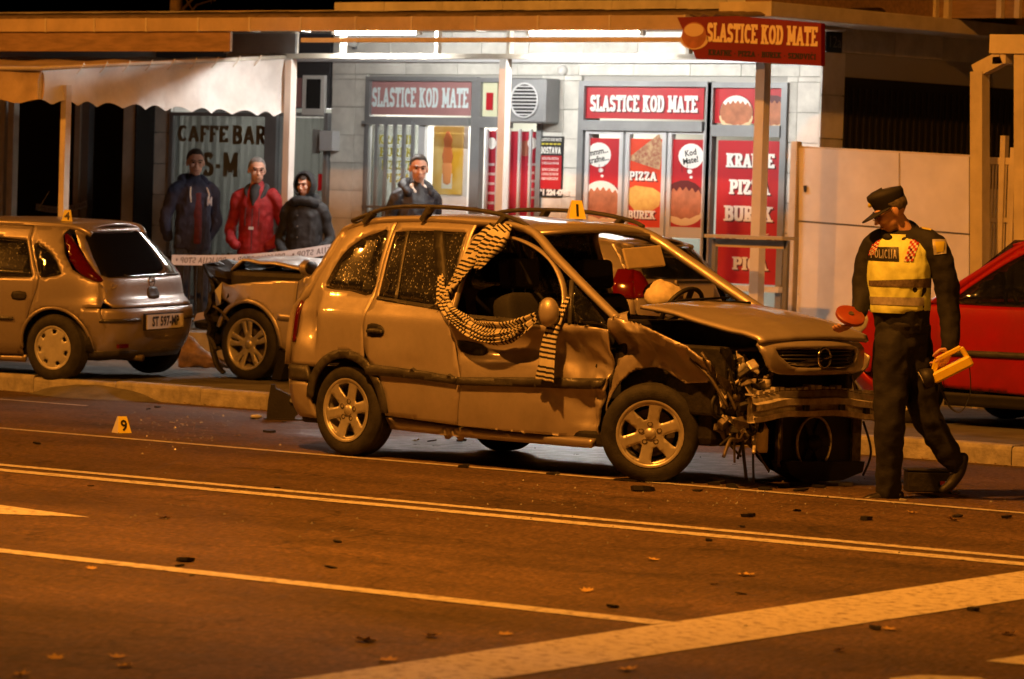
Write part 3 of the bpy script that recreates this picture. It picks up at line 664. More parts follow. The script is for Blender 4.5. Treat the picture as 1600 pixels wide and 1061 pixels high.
for (px, py, q, t1, t2) in ((937, 242, q1, 'mmm...', 'krafne...'), (1081, 244, q3, 'Kod', 'Mate!')):
    disc(px, py, .155, .125, .0135, M['txtw'], q, 'speech_bubble')
    dx = 3 if q is q1 else -2
    disc(px + dx, py + 24, .03, .022, .0135, M['txtw'], q, 'speech_bubble'); disc(px + dx + 2, py + 33, .02, .014, .0135, M['txtw'], q, 'speech_bubble')
    for i, tx in enumerate((t1, t2)):
        c = W(px, py - 1 + i * 12, YF); smalltext(tx, (c.x, YF - .016, c.z), (1, 0, .18), (0, -1, 0), .085, M['black'], q, .002)
# pizza slice and burek prints
c = W(1008, 240, YF)
pz = [(-.22, -.06), (.18, .2), (.23, .08), (.2, -.16)]
MB().add([(c.x + a, YF - .014, c.z + b) for a, b in pz], [(0, 1, 2, 3)]).build('printed_pizza', mat('pizza_print', (.55, .38, .2), .5, col2=(.3, .08, .05), vs=26), q2)
pb = [(-.24, .06), (-.1, .12), (.12, .1), (.24, .04), (.2, -.08), (.06, -.16), (-.1, -.13), (-.2, -.04)]
c = W(1006, 309, YF)
MB().add([(c.x + a, YF - .014, c.z + b) for a, b in pb], [tuple(range(8))]).build('printed_burek', mat('burek_print', (.75, .5, .12), .5, col2=(.6, .3, .06), vs=9), q2)
sh = mat('letter_shadow', (.1, .01, .01), .6)
sign_text('PIZZA', (985, 1027, 268, 282), M['txtw'], .016, q2, .22, sh); sign_text('BUREK', (983, 1025, 329, 342), M['txtw'], .016, q2, .22, sh)
q4 = post_panel('window_poster', (1120, 1222, 220, 444), M['redpost'], .0)
for tx, a, b_, t, bo in (('KRAFNE', 1137, 1211, 240, 262), ('PIZZA', 1142, 1203, 281, 304), ('BUREK', 1134, 1208, 322, 346), ('SENDVIČI', 1130, 1212, 368, 383), ('PIĆA', 1147, 1200, 402, 422)):
    sign_text(tx, (a, b_, t, bo), M['txtw'], .016, q4, .26, sh)
fbox('sill', (1112, 1228, 446, 455), .02, .12, M['white'])
# wall fittings
b = fbox('meter_box', (512, 533, 205, 236), .02, .14, M['alu_lt'], None, YF, .01); tag(b, 'small grey electrical meter box on the stone pier', 'meter box')
cam_ = empty('flood_lamp', W(548, 62, YF - .1), 0, 'small round white unlit spotlight above the shop sign', 'spotlight')
MB().lathe([(0, -.05), (.06, -.05), (.08, .05), (.05, .09), (0, .1)], 14, 'y').build('housing', M['white'], cam_, True)
MB().box(-.02, .02, .05, .12, -.1, .02).build('bracket', M['alu'], cam_)
sm = W(882, 110, YF); d_ = tag(MB().lathe([(0, -.05), (.05, -.045), (.055, -.015), (.055, 0)], 16, 'y', (sm.x, YF - .018, sm.z)).build('smoke_alarm', M['white'], None, True), 'round white alarm sounder on the stone band', 'alarm')
n12 = WX(1300, 66, XS); MB()
hp = tag(MB().box(XS + .014, XS + .03, n12.y - .13, n12.y + .13, n12.z - .1, n12.z + .1).build('house_number_plate', mat('blue_enamel', (.02, .04, .09), .4)), 'small dark blue house number plate on the side wall', 'number plate')
smalltext('12a', (XS + .033, n12.y, n12.z - .05), (0, 1, 0), (1, 0, 0), .16, mat('dim_white_print', (.25, .27, .3), .5), hp)
# ------------------------------------------------------------------ cafe front
cafe = empty('cafe_building', (0, 0, 0), 0, 'dim cafe front with brown CAFFE BAR lettering on a curtained window', 'building')
M['curtain'] = mat('curtain', (.6, .58, .55), .9, var=.12, vs=3)
_t = M['curtain'].node_tree; _tr = _t.nodes.new('ShaderNodeBsdfTranslucent'); _tr.inputs[0].default_value = (.6, .58, .54, 1); _mx = _t.nodes.new('ShaderNodeMixShader'); _mx.inputs[0].default_value = .45
_t.links.new(_t.nodes['Principled BSDF'].outputs[0], _mx.inputs[1]); _t.links.new(_tr.outputs[0], _mx.inputs[2]); _t.links.new(_mx.outputs[0], _t.nodes['Material Output'].inputs[0])
_cl = empty('ceiling_lamp', (fx(390), YF + 1.3, 2.9), 0, 'small pale added lamp brightening the cafe curtain from behind', 'ceiling lamp')  # added lamp, put in to lift the dark curtained window from behind
MB().lathe([(0, -.05), (.12, -.05), (.16, 0), (.16, .03)], 18, 'z').build('lamp_body', M['white'], _cl, True)
_al = bpy.data.lights.new('added_cafe_light', 'POINT'); _al.energy = 85; _al.color = (1, .96, .9); _al.shadow_soft_size = .12
_ao = bpy.data.objects.new('added_cafe_light', _al); COL.objects.link(_ao); _ao.parent = _cl; _ao.location = (0, 0, -.25)
XCF = fx(240)
def slabc(x0, x1, z0, z1):
    g = .005; MB().box(x0 + g, x1 - g, YF - .016, YF + .02, z0 + g, z1 - g).build('stone_slab', random.choice(M['stone'][1:]), cafe)
z = ZT
while z < 3.0: slabc(fx(240), fx(266), z, min(z + .34, 3.0)); z += .34
boxo('wall', fx(240), fx(266), YF + .021, YF + .3, ZT, 3.2, M['joint'], cafe)
zt = fz(176, 340)
boxo('lintel', fx(240), fx(512), YF - .02, YF + .28, zt + .06, 3.5, mat('cafe_fascia', (.05, .05, .055), .6), cafe)
def cframe(px, t=6, d=.05, m=None, name='window_frame'):
    x0, x1, z0, z1 = rect(*px); w = t / 115; h = t / 148; mb = MB()
    mb.box(x0, x0 + w, YF - d, YF + .03, z0, z1).box(x1 - w, x1, YF - d, YF + .03, z0, z1).box(x0 + w, x1 - w, YF - d, YF + .03, z1 - h, z1).box(x0 + w, x1 - w, YF - d, YF + .03, z0, z0 + h)
    return mb.build(name, m or M['alu'], cafe)
cw = cframe((266, 432, 176, 470)); cframe((432, 512, 176, 545))
fbox('window_pane', (272, 426, 182, 464), .0, .008, M['shopglass'], cafe)
fbox('window_post', (418, 436, 178, 540), .03, .09, M['alu'], cafe)
# curtain with hanging folds behind the pane
mb = MB(); x0, x1, z0, z1 = rect(268, 430, 178, 468); n = 90
for i in range(n + 1):
    X = x0 + (x1 - x0) * i / n; yy = YF + .14 + .022 * math.sin(i * .9) + .012 * math.sin(i * .37 + 1)
    mb.v += [(X, yy, z0), (X, yy, z1)]
mb.f = [(2 * i, 2 * i + 2, 2 * i + 3, 2 * i + 1) for i in range(n)]
mb.build('curtain', M['curtain'], cafe, True)
mb = MB(); x0, x1, z0, z1 = rect(440, 508, 182, 545); n = 40
for i in range(n + 1):
    X = x0 + (x1 - x0) * i / n; yy = YF + .14 + .02 * math.sin(i * .9); mb.v += [(X, yy, z0), (X, yy, z1)]
mb.f = [(2 * i, 2 * i + 2, 2 * i + 3, 2 * i + 1) for i in range(n)]
mb.build('curtain', M['curtain'], cafe, True)
fbox('door_pane', (438, 508, 184, 540), .0, .008, M['shopglass'], cafe)
fbox('door_notice', (489, 502, 202, 240), .01, .012, mat('grey_notice', (.3, .3, .29), .6), cafe)
fbox('fire_notice', (498, 504, 272, 298), .01, .012, M['redpost'], cafe)
M['browntxt'] = mat('brown_lettering', (.13, .075, .025), .5)
def cafetext(txt, a, b_, top, bot, bow):
    x0, x1, z0, z1 = rect(a, b_, top, bot)
    def f(u, v):
        s = 1 + .35 * (abs(2 * u - 1) ** 2) * (1 if bow else 0)
        return Vector((x0 + (x1 - x0) * u, YF - .011, z1 - (z1 - z0) * s * (1 - v) - (.03 * (2 * u - 1) ** 2 if bow else 0)))
    lettering(txt, (0, 0, 0), UXV, UZ, 1, M['browntxt'], cafe, 1, .24, False, fn=f)
cafetext('CAFFE', 279, 357, 196, 222, 0); cafetext('BAR', 364, 417, 196, 226, 0); cafetext('S-M', 318, 373, 238, 276, 0)
# window above the cafe door
fbox('fanlight_frame', (478, 512, 118, 180), .02, .06, M['white'], cafe); fbox('fanlight_pane', (485, 507, 124, 170), .061, .066, M['dark'], cafe)
fbox('red_notice', (462, 475, 122, 168), .02, .04, M['fadedred'], cafe)
# open dark room of the cafe on the far side
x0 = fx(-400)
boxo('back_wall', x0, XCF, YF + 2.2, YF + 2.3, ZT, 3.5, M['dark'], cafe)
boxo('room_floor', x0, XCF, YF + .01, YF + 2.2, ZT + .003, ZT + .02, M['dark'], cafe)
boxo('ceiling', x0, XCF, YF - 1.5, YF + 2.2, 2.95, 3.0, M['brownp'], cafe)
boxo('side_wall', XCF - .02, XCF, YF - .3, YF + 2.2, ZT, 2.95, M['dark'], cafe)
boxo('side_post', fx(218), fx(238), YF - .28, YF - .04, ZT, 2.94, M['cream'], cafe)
for a, b_ in ((205, 214), (126, 134)):
    boxo('door_post', fx(a), fx(b_), YF - .12, YF - .02, ZT, 2.94, M['gutter'], cafe)
boxo('door_post', fx(135), fx(146), YF - .1, YF - .01, ZT, 2.94, M['alu'], cafe)
for a, b_ in ((2, 13), (18, 27)): boxo('door_post', fx(a, 31.6), fx(b_, 31.6), 31.52, 31.6, ZT, 2.94, M['cream'], cafe)
# ------------------------------------------------------------------ canopy
YC = 30.4
can = empty('canopy', (0, 0, 0), 0, 'long cream steel canopy with boxed gutter over the shop front', 'canopy')
zg0, zg1 = W(500, 48, YC).z, W(500, 30, YC).z
xe = fx(1062, YC)
L0 = fx(-300, YC)
# gutter in joined lengths
xs = [fx(p, YC) for p in (-260, -176, -96, -15, 65, 141, 222, 303, 383, 463, 548, 636, 735, 833, 945, 1062)]
for a, b_ in zip(xs, xs[1:]):
    MB().box(a + .006, b_ - .006, YC, YC + .14, zg0, zg1 + .02).build('gutter_length', M['gutter'], can)
    MB().box(b_ - .014, b_ + .008, YC - .006, YC + .145, zg0 - .006, zg1 + .024).build('gutter_joint', M['cream'], can)
# roof sheet rising to the wall with a ragged edge
mb = MB(); n = 260
for i in range(n + 1):
    X = L0 + (xe + .4 - L0) * i / n; c_ = .018 * math.sin(i * 2.0)
    mb.v += [(X, YC + .06 + .02 * noise.noise((X, 0, 0)), zg1 + .03 + c_), (X, YF + .05, zg1 + .22 + c_)]
mb.f = [(2 * i, 2 * i + 2, 2 * i + 3, 2 * i + 1) for i in range(n)]
o = mb.build('roof_sheet', M['rooft'], can, True); s_ = o.modifiers.new('s', 'SOLIDIFY'); s_.thickness = .02
MB().box(L0, xe, YC + .16, YF - .03, zg1 + .0, zg1 + .012).build('soffit', M['gutter'], can)
MB().box(L0, fx(350, YC), YC + .03, YC + .06, W(200, 80, YC).z, zg0 - .004).build('fascia_board', M['brownp'], can)
MB().box(fx(352, YC + .5), fx(455, YC + .5), YC + .5, YC + .53, W(400, 80, YC).z, zg0, ).build('fascia_board', M['alu'], can)
YPo = 31.0
bz0, bz1 = W(700, 92, YPo).z, W(700, 84, YPo).z
MB().box(fx(352, YPo), fx(1278, YPo), YPo - .04, YPo + .04, bz0, bz1).build('beam', M['cream'], can)
bz0b, bz1b = W(700, 66, YC + .1).z, W(700, 59, YC + .1).z
MB().box(fx(455, YC), fx(1100, YC), YC + .08, YC + .14, bz0b, bz1b).build('beam', M['cream'], can)
for px in (349, 455, 530, 678, 790, 1070):
    MB().box(fx(px, YPo) - .02, fx(px, YPo) + .02, YPo - .03, YPo + .03, bz1, zg1 - .002).build('hanger', M['cream'], can)
for px, wpx in ((452, .085), (787, .085), (1190, .1)):
    X = fx(px, YPo, 200); MB().box(X - wpx / 2, X + wpx / 2, YPo - wpx / 2 - .0, YPo + wpx / 2, ZT, bz0 - .002).build('post', M['white'], can)
MB().box(fx(445), fx(1278), YF - .12, YF - .02, fz(98, 800), fz(92, 800)).build('wall_rail', M['alu_lt'], can)
# fluorescent lamps
def tube_lamp(a, b_, py, label):
    p0, p1 = W(a, py, YPo - .22), W(b_, py, YPo - .22); z = (p0.z + p1.z) / 2
    t = empty('fluorescent_lamp', ((p0.x + p1.x) / 2, YPo - .22, z), 0, label, 'lamp'); hl = (p1.x - p0.x) / 2
    MB().tube([(-hl, 0, 0), (hl, 0, 0)], .019, 10).build('lamp_tube', mat('lit_tube', (.9, .9, .9), .3, emit=(1.0, .98, .93), es=440), t, True)
    MB().box(-hl - .06, hl + .06, -.03, .03, .028, .085).build('batten', M['white'], t)
    MB().box(-hl - .05, -hl, -.022, .022, -.02, .03).box(hl, hl + .05, -.022, .022, -.02, .03).build('lamp_holder', M['white'], t)
tube_lamp(526, 652, 51, 'lit fluorescent tube under the canopy above the grilled shop door')
tube_lamp(830, 1000, 52, 'lit fluorescent tube under the canopy above the sliding poster doors')
# hanging signboard
YSb = 30.3
pl = [(1058, 27), (1216, 24), (1283, 37), (1283, 103), (1088, 92)]
pl = [(1058, 27), (1150, 25), (1283, 36), (1283, 103), (1088, 92)]
pw = [W(a, b_, YSb) for a, b_ in pl]
sb = tag(MB().prism([(p.x, p.z) for p in pw], YSb, YSb + .06, lambda u, v, w: (u, w, v)).build('signboard', M['red']), 'red hanging signboard with cream SLASTICE KOD MATE lettering on the canopy end', 'sign')
def bl(txt, q, m, th=.24):
    a, b_, c_ = W(q[0], q[3], YSb), W(q[1], q[3] + (q[1] - q[0]) * .045, YSb), W(q[0], q[2], YSb)
    lettering(txt, (a.x, YSb - .004, a.z), Vector((b_.x - a.x, 0, b_.z - a.z)).normalized(), UZ, c_.z - a.z, m, sb, b_.x - a.x, th)
bl('SLASTICE KOD MATE', (1105, 1277, 35, 65), M['txty']); bl('KRAFNE - PIZZA - BUREK - SENDVIČI', (1107, 1275, 77, 86), M['black'])
def sdisc(px, py, rx, rz, d, m): 
    c = W(px, py, YSb); MB().add([(c.x + rx * math.cos(i * .35), YSb - d, c.z + rz * math.sin(i * .35)) for i in range(18)], [tuple(range(18))]).build('printed_doughnut', m, sb)
sdisc(1085, 62, .16, .09, .004, M['creamp']); sdisc(1085, 55, .14, .12, .006, M['bun']); sdisc(1085, 47, .11, .06, .008, M['creamp'])
# ------------------------------------------------------------------ awning over the terrace
XA = fx(449, YPo, 130)
def YA(px): r_ = ray(px, 130); return XA * r_.y / r_.x
yb, yf = YA(449), YA(64)
zbk, zfr = WX(400, 87, XA).z, WX(64, 107, XA).z
aw = empty('awning', (0, 0, 0), 0, 'white scalloped canvas awning sloping out over the cafe terrace', 'awning')
def sag(u): return -.05 * math.sin(math.pi * u)
# sloping top
mb = MB(); nx, ny = 40, 12
for i in range(nx + 1):
    for j in range(ny + 1):
        X = XA - 9 * i / nx; v = j / ny
        mb.v.append((X, yb + (yf - yb) * v, zbk + (zfr - zbk) * v + sag(v) + .012 * math.sin(i * 1.57)))
mb.f = [(i * (ny + 1) + j, i * (ny + 1) + j + 1, (i + 1) * (ny + 1) + j + 1, (i + 1) * (ny + 1) + j) for i in range(nx) for j in range(ny)]
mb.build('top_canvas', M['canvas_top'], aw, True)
def valance(name, p0, p1, top0, top1, bot0, bot1, m, n=120, sc=11, amp=.05, bulge=.03):
    """hanging cloth between p0 and p1 with a scalloped hem"""
    mb = MB(); d = Vector(p1) - Vector(p0); nr = Vector((d.y, -d.x, 0)).normalized()
    for i in range(n + 1):
        u = i / n; q = Vector(p0) + d * u; zt_ = top0 + (top1 - top0) * u; zb_ = bot0 + (bot1 - bot0) * u + amp * abs(math.cos(math.pi * sc * u)) 
        for j in range(9):
            v = j / 8; w_ = bulge * math.sin(math.pi * v) + .03 * v * math.sin(u * 25 + 1.3) + .02 * noise.noise((u * 9, v * 2, 3))
            mb.v.append((q.x + nr.x * w_, q.y + nr.y * w_, zt_ + (zb_ - zt_) * v))
    mb.f = [(i * 9 + j, (i + 1) * 9 + j, (i + 1) * 9 + j + 1, i * 9 + j + 1) for i in range(n) for j in range(8)]
    return mb.build(name, m, aw, True)
valance('side_valance', (XA, yb, 0), (XA, yf, 0), WX(449, 90, XA).z, zfr - .02, WX(449, 184, XA).z, WX(64, 163, XA).z, M['canvas'])
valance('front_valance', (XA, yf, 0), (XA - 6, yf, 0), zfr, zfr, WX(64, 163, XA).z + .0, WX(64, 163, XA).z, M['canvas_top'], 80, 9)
MB().tube([(XA, yb, zbk + .01), (XA, yf, zfr)], .02, 8).build('side_bar', M['cream'], aw, True)
MB().tube([(XA, yf, zfr), (XA - 9, yf, zfr)], .02, 8).build('front_bar', M['cream'], aw, True)
# lacing between top and side
for k in range(9):
    u = .12 + k * .09; a = Vector((XA + .006, yb + (yf - yb) * u, zbk + (zfr - zbk) * u)); MB().tube([a + Vector((.01, 0, .04)), a + Vector((.02, -.05, -.02)), a + Vector((.012, -.1, -.07))], .006, 5).build('lace', M['cream'], aw)
X = XA + .01; yq = YA(103); MB().box(X - .035, X + .035, yq - .035, yq + .035, ZP, WX(103, 166, XA).z + .2).build('post', M['cream'], aw)
# ------------------------------------------------------------------ terrace railing and police tape
def railing(name, p0, p1, n, h, label, z0=ZT, m=None, r=.007):
    p0 = Vector(p0); p1 = Vector(p1); t = empty(name, (p0.x, p0.y, z0), math.atan2(p1.y - p0.y, p1.x - p0.x), label, 'railing'); Lg = (p1 - p0).length; m = m or M['blkplastic']
    MB().box(0, Lg, -.015, .015, h - .03, h).build('rail', m, t); MB().box(0, Lg, -.012, .012, .1, .125).build('rail', m, t)
    b0 = None
    for i in range(n + 1):
        if i % 12 == 0: MB().box(Lg * i / n - .02, Lg * i / n + .02, -.02, .02, 0, h + .06).build('post', m, t)
        elif b0 is None:
            b0 = MB().tube([(0, 0, .1), (0, 0, h + .05)], r, 6).build('bar', m, t); b0.location.x = Lg * i / n
        else: shared('bar', b0, t, (Lg * i / n, 0, 0))
    return t
railing('railing', (fx(120, YT + .1), YT + .1, 0), (fx(620, YT + .1), YT + .1, 0), 48, .75, 'low dark metal railing along the terrace in front of the bystanders', r=.009)
M['tape'] = mat('white_tape', (.72, .72, .8), .5, var=.08, vs=3)
_t = M['tape'].node_tree; _tr = _t.nodes.new('ShaderNodeBsdfTranslucent'); _tr.inputs[0].default_value = (.75, .75, .8, 1); _mx = _t.nodes.new('ShaderNodeMixShader'); _mx.inputs[0].default_value = .5
_t.links.new(_t.nodes['Principled BSDF'].outputs[0], _mx.inputs[1]); _t.links.new(_tr.outputs[0], _mx.inputs[2]); _t.links.new(_mx.outputs[0], _t.nodes['Material Output'].inputs[0]); M['tapetxt'] = mat('grey_tape_print', (.13, .12, .16), .6)
def tape(pa, pb, wdt, label, text, y0=.0, reps=3):
    pa = Vector(pa); pb = Vector(pb); d = pb - pa; Lg = d.length; t = empty('police_tape', pa, 0, label, 'tape'); n = 40; mb = MB()
    def F(u, v, off=0): # v 0..1 across
        tw = .35 * math.sin(u * 3.1 + .4); s = Vector((0, math.sin(tw) * (v - .5) * wdt, (v - .5) * wdt))
        return d * u + s + Vector((0, -off, -.05 * math.sin(math.pi * u)))
    for i in range(n + 1): mb.v += [tuple(F(i / n, 0)), tuple(F(i / n, 1))]
    mb.f = [(2 * i, 2 * i + 2, 2 * i + 3, 2 * i + 1) for i in range(n)]; mb.build('ribbon', M['tape'], t, True)
    for k in range(reps):  # seen from behind: the print runs backwards
        u0 = (k + .04) / reps; u1 = (k + .96) / reps
        lettering(text, (0, 0, 0), UXV, UZ, 1, M['tapetxt'], t, 1, .15, False, name='lettering', fn=lambda a, b_: F(u1 + (u0 - u1) * a, .22 + .56 * b_, .004))
    return t
tp0 = W(268, 406, 29.6); tp1 = W(545, 385, 29.2)
tape(tp0, tp1, .1, 'white police barrier tape stretched in front of the terrace railing', 'POLICIJA STOP * ', reps=3)
tape(W(56, 323, YF - .3), W(136, 318, YF - .3), .07, 'faint strip of barrier tape in the dark cafe opening', 'POLICIJA STOP * ', reps=2)
# ------------------------------------------------------------------ side passage: white sheet gate, post, carport frame, small fence
YG = 31.5
M['gate'] = mat('white_sheet_metal', (.74, .73, .71), .6, var=.14, vs=1.4, bump=.05, bs=12)
gt = empty('sheet_gate', (0, 0, 0), 0, 'large pale sheet metal gate with one upright and one level seam', 'gate')
def quad(name, pts, Y, th, m, parent):
    return MB().prism([(p.x, p.z) for p in (W(a, b_, Y) for a, b_ in pts)], Y, Y + th, lambda u, v, w: (u, w, v)).build(name, m, parent)
def lerp(a, b_, t): return a + (b_ - a) * t
top = lambda x: lerp(231, 245, (x - 1246) / 270); mid = lambda x: lerp(345, 366, (x - 1246) / 270); bot = lambda x: lerp(545, 560, (x - 1246) / 270)
for a, b_ in ((1248, 1404), (1407, 1514)):
    quad('gate_panel', [(a, mid(a) - 1), (b_, mid(b_) - 1), (b_, top(b_)), (a, top(a))], YG, .02, M['gate'], gt); quad('gate_panel', [(a, bot(a)), (b_, bot(b_)), (b_, mid(b_) + 2), (a, mid(a) + 2)], YG, .02, M['gate'], gt)
quad('gate_frame', [(1246, mid(1246) + 4), (1516, mid(1516) + 4), (1516, mid(1516) - 3), (1246, mid(1246) - 3)], YG + .021, .03, M['alu'], gt)
quad('gate_frame', [(1246, top(1246) + 6), (1516, top(1516) + 6), (1516, top(1516) - 3), (1246, top(1246) - 3)], YG + .021, .03, M['cream'], gt)
quad('gate_frame', [(1402, 545), (1409, 545), (1409, 239), (1402, 239)], YG + .0215, .03, M['cream'], gt)
quad('latch', [(1256, 300), (1259, 300), (1260, 290), (1255, 290)], YG - .012, .01, M['black'], gt)
tag(boxo('gate_post', fx(1236, YG), fx(1246, YG), YG - .03, YG + .05, ZP, W(1240, 221, YG).z, M['cream'], None, .005), 'square cream steel post carrying the pale sheet gate', 'post')
# little shelf bracket by the shop corner
x0 = fx(1107, 30.2); shf = empty('counter_shelf', (x0, 30.2, ZT), 0, 'narrow steel counter shelf fixed to the right canopy post', 'shelf')
zz = W(1165, 373, 30.2).z; lbox('shelf_top', x0, fx(1230, 30.2), 30.15, 30.4, zz, zz + .03, M['alu_lt'], shf); lbox('shelf_bracket', x0 + .05, fx(1225, 30.2), 30.25, 30.29, zz - .08, zz - .005, M['cream'], shf)
lbox('shelf_leg', x0 + .02, x0 + .06, 30.25, 30.29, ZT, zz - .005, M['alu'], shf); lbox('shelf_leg', fx(1228, 30.2) - .04, fx(1228, 30.2), 30.25, 30.29, ZT, zz - .005, M['alu'], shf)
# carport frame
YQ = 29.9
cp = empty('carport_frame', (0, 0, 0), 0, 'cream steel carport frame with a cranked post beside the sheet gate', 'carport')
A_ = lambda x, y: W(x, y, YQ)
MB().bar(A_(1531, 470), A_(1531, 112), .12, .12, (0, 1, 0)).build('post', M['cream'], cp)
MB().bar(A_(1526, 112), A_(1568, 90), .12, .1, (0, 1, 0)).build('knee', M['cream'], cp)
MB().bar(A_(1566, 100), A_(1566, 78), .13, .1, (0, 1, 0)).build('bracket', M['cream'], cp)
MB().bar(A_(1553, 69), A_(1760, 71), .16, .14, (0, 1, 0)).build('beam', M['cream'], cp)
MB().bar(A_(1597, 480), A_(1597, 82), .1, .1, (0, 1, 0)).build('post', M['cream'], cp)
cf = empty('side_fence', (A_(1533, 400).x, YQ + .3, ZP), 0, 'cream steel bar fence between the carport posts', 'fence')
xa, xb = fx(1535, YQ + .3), fx(1700, YQ + .3)
zz0, zz1, zz2 = W(1560, 246, YQ + .3).z, W(1560, 340, YQ + .3).z, W(1565, 212, YQ + .3).z
lbox('rail', xa, xb, YQ + .28, YQ + .32, zz0 - .06, zz0, M['cream'], cf); lbox('rail', xa, xb, YQ + .28, YQ + .32, zz1 - .04, zz1, M['cream'], cf)
for p_ in (1537, 1567, 1583): 
    xx = fx(p_, YQ + .3); lbox('post', xx - .025, xx + .025, YQ + .27, YQ + .33, ZP, zz2 if p_ < 1580 else zz2 - .1, M['cream'], cf)
for p_ in range(1541, 1640, 5):
    xx = fx(p_, YQ + .3); lbox('bar', xx - .009, xx + .009, YQ + .294, YQ + .306, zz1 - .5, zz0 - .01, M['cream'], cf)
tag(boxo('utility_cabinet', fx(1582, YQ + .6), fx(1640, YQ + .6), YQ + .6, YQ + .9, ZP, W(1600, 264, YQ + .6).z, M['cream'], None, .01), 'cream utility cabinet behind the side fence', 'cabinet')
# upper storey hints, bare tree over the roof
up = empty('balcony', (0, 0, 0), 0, 'dark balcony with rails above the side eave', 'balcony')
yB = YF + 1.2
boxo('parapet', fx(1296, yB), fx(1700, yB), yB, yB + .1, zE + .15, zE + .9, M['brownp'], up)
for p_ in (1290, 1380, 1450, 1470, 1552, 1580): boxo('mullion', fx(p_, yB), fx(p_ + 8, yB), yB - .06, yB - .002, zE + .145, zE + 1.6, M['cream'], up)
tr = empty('bare_tree', W(270, 60, 36.0) - Vector((0, 0, W(270, 60, 36.0).z - ZT)), 0, 'thin bare tree trunk rising dark behind the canopy roof', 'tree')
M['bark'] = mat('bark', (.2, .14, .09), .9, var=.3, vs=12, bump=.6, bs=30)
MB().tube([(0, 0, 0), (.05, 0, 3), (.02, 0, 5), (.1, .1, 7)], [.1, .08, .06, .03], 8).build('trunk', M['bark'], tr, True)
random.seed(4)
for k in range(16):
    z = 3.3 + k * .18; a = random.uniform(0, 6.28); l_ = random.uniform(.6, 1.3); e = Vector((math.cos(a) * l_, math.sin(a) * l_, random.uniform(.2, .8)))
    mb = MB().tube([(.03, 0, z), Vector((.03, 0, z)) + e * .5 + Vector((0, 0, .12)), Vector((.03, 0, z)) + e], [.02, .012, .004], 5)
    for j in range(4):
        b_ = Vector((.03, 0, z)) + e * random.uniform(.4, .95); mb.tube([b_, b_ + Vector((random.uniform(-.3, .3), random.uniform(-.3, .3), random.uniform(-.05, .4)))], [.006, .002], 4)
    mb.build('branch', M['bark'], tr)
# ------------------------------------------------------------------ car kit
def carpaint(name, col, metal=.45, rough=.36, dirt=.25, wet=True):
    m = bpy.data.materials.new(name); m.use_nodes = True; t = m.node_tree; b = t.nodes['Principled BSDF']; L = t.links.new; N = t.nodes.new
    tc = N('ShaderNodeTexCoord'); n1 = N('ShaderNodeTexNoise'); n1.inputs['Scale'].default_value = 3.2; n1.inputs['Detail'].default_value = 6; n1.inputs['Roughness'].default_value = .65; L(tc.outputs['Object'], n1.inputs['Vector'])
    r = N('ShaderNodeValToRGB'); e = r.color_ramp.elements; e[0].position = .3; e[1].position = .62
    e[0].color = (*[c * (1 - dirt) for c in col], 1); e[1].color = (*col, 1); L(n1.outputs[0], r.inputs[0]); L(r.outputs[0], b.inputs['Base Color'])
    b.inputs['Metallic'].default_value = metal; b.inputs['Coat Weight'].default_value = .5; b.inputs['Coat Roughness'].default_value = .07
    mr = N('ShaderNodeMapRange'); mr.inputs[1].default_value = .3; mr.inputs[2].default_value = .7; mr.inputs[3].default_value = rough + .14; mr.inputs[4].default_value = rough - .06; L(n1.outputs[0], mr.inputs[0]); L(mr.outputs[0], b.inputs['Roughness'])
    fl = N('ShaderNodeTexNoise'); fl.inputs['Scale'].default_value = 260; fl.inputs['Detail'].default_value = 1; L(tc.outputs['Object'], fl.inputs['Vector'])
    vo = N('ShaderNodeTexVoronoi'); vo.inputs['Scale'].default_value = 75; L(tc.outputs['Object'], vo.inputs['Vector'])
    dr = N('ShaderNodeMapRange'); dr.inputs[1].default_value = .0; dr.inputs[2].default_value = .3; dr.inputs[3].default_value = 1.0 if wet else 0; dr.inputs[4].default_value = 0; L(vo.outputs['Distance'], dr.inputs[0])
    ad = N('ShaderNodeMath'); ad.operation = 'MULTIPLY_ADD'; ad.inputs[1].default_value = .25; L(fl.outputs[0], ad.inputs[0]); L(dr.outputs[0], ad.inputs[2])
    bp = N('ShaderNodeBump'); bp.inputs['Strength'].default_value = .16; bp.inputs['Distance'].default_value = .004; L(ad.outputs[0], bp.inputs['Height']); L(bp.outputs[0], b.inputs['Normal'])
    return m
M['silver'] = carpaint('silver_paint', (.52, .465, .425), .5, .43); M['silver2'] = carpaint('silver_grey_paint', (.44, .39, .365), .55, .36); M['silver3'] = carpaint('pale_silver_paint', (.48, .43, .4))
M['redpaint'] = carpaint('red_paint', (.42, .01, .012), .1, .32, .3)
M['alloy'] = mat('alloy_wheel', (.56, .54, .5), .38, .55, var=.18, vs=9)
M['hubcap'] = mat('hubcap_plastic', (.5, .49, .47), .45, .25, var=.15, vs=9)
M['metal'] = mat('bare_metal', (.62, .58, .52), .38, .3, var=.35, vs=14, bump=.3, bs=30)
M['dirtymetal'] = mat('dirty_metal', (.14, .12, .1), .55, .6, var=.5, vs=18, bump=.4, bs=40)
M['engine'] = mat('engine_dark', (.02, .018, .016), .6, .2, var=.5, vs=15, bump=.4, bs=40)
M['trim'] = mat('wet_black_trim', (.06, .058, .055), .34, 0, var=.35, vs=8, bump=.35, bs=90)
M['seat'] = mat('seat_cloth', (.02, .02, .022), .85, var=.3, vs=20)
M['glassd'] = glass_mat('dark_car_glass', (.3, .31, .3), .1, .04, .28, .05); M['glassr'] = glass_mat('rain_car_glass', (.2, .2, .18), .12, .035, .75, .09); M['glassc'] = glass_mat('clear_car_glass', (.5, .52, .52), .1, .03, .12, .03)
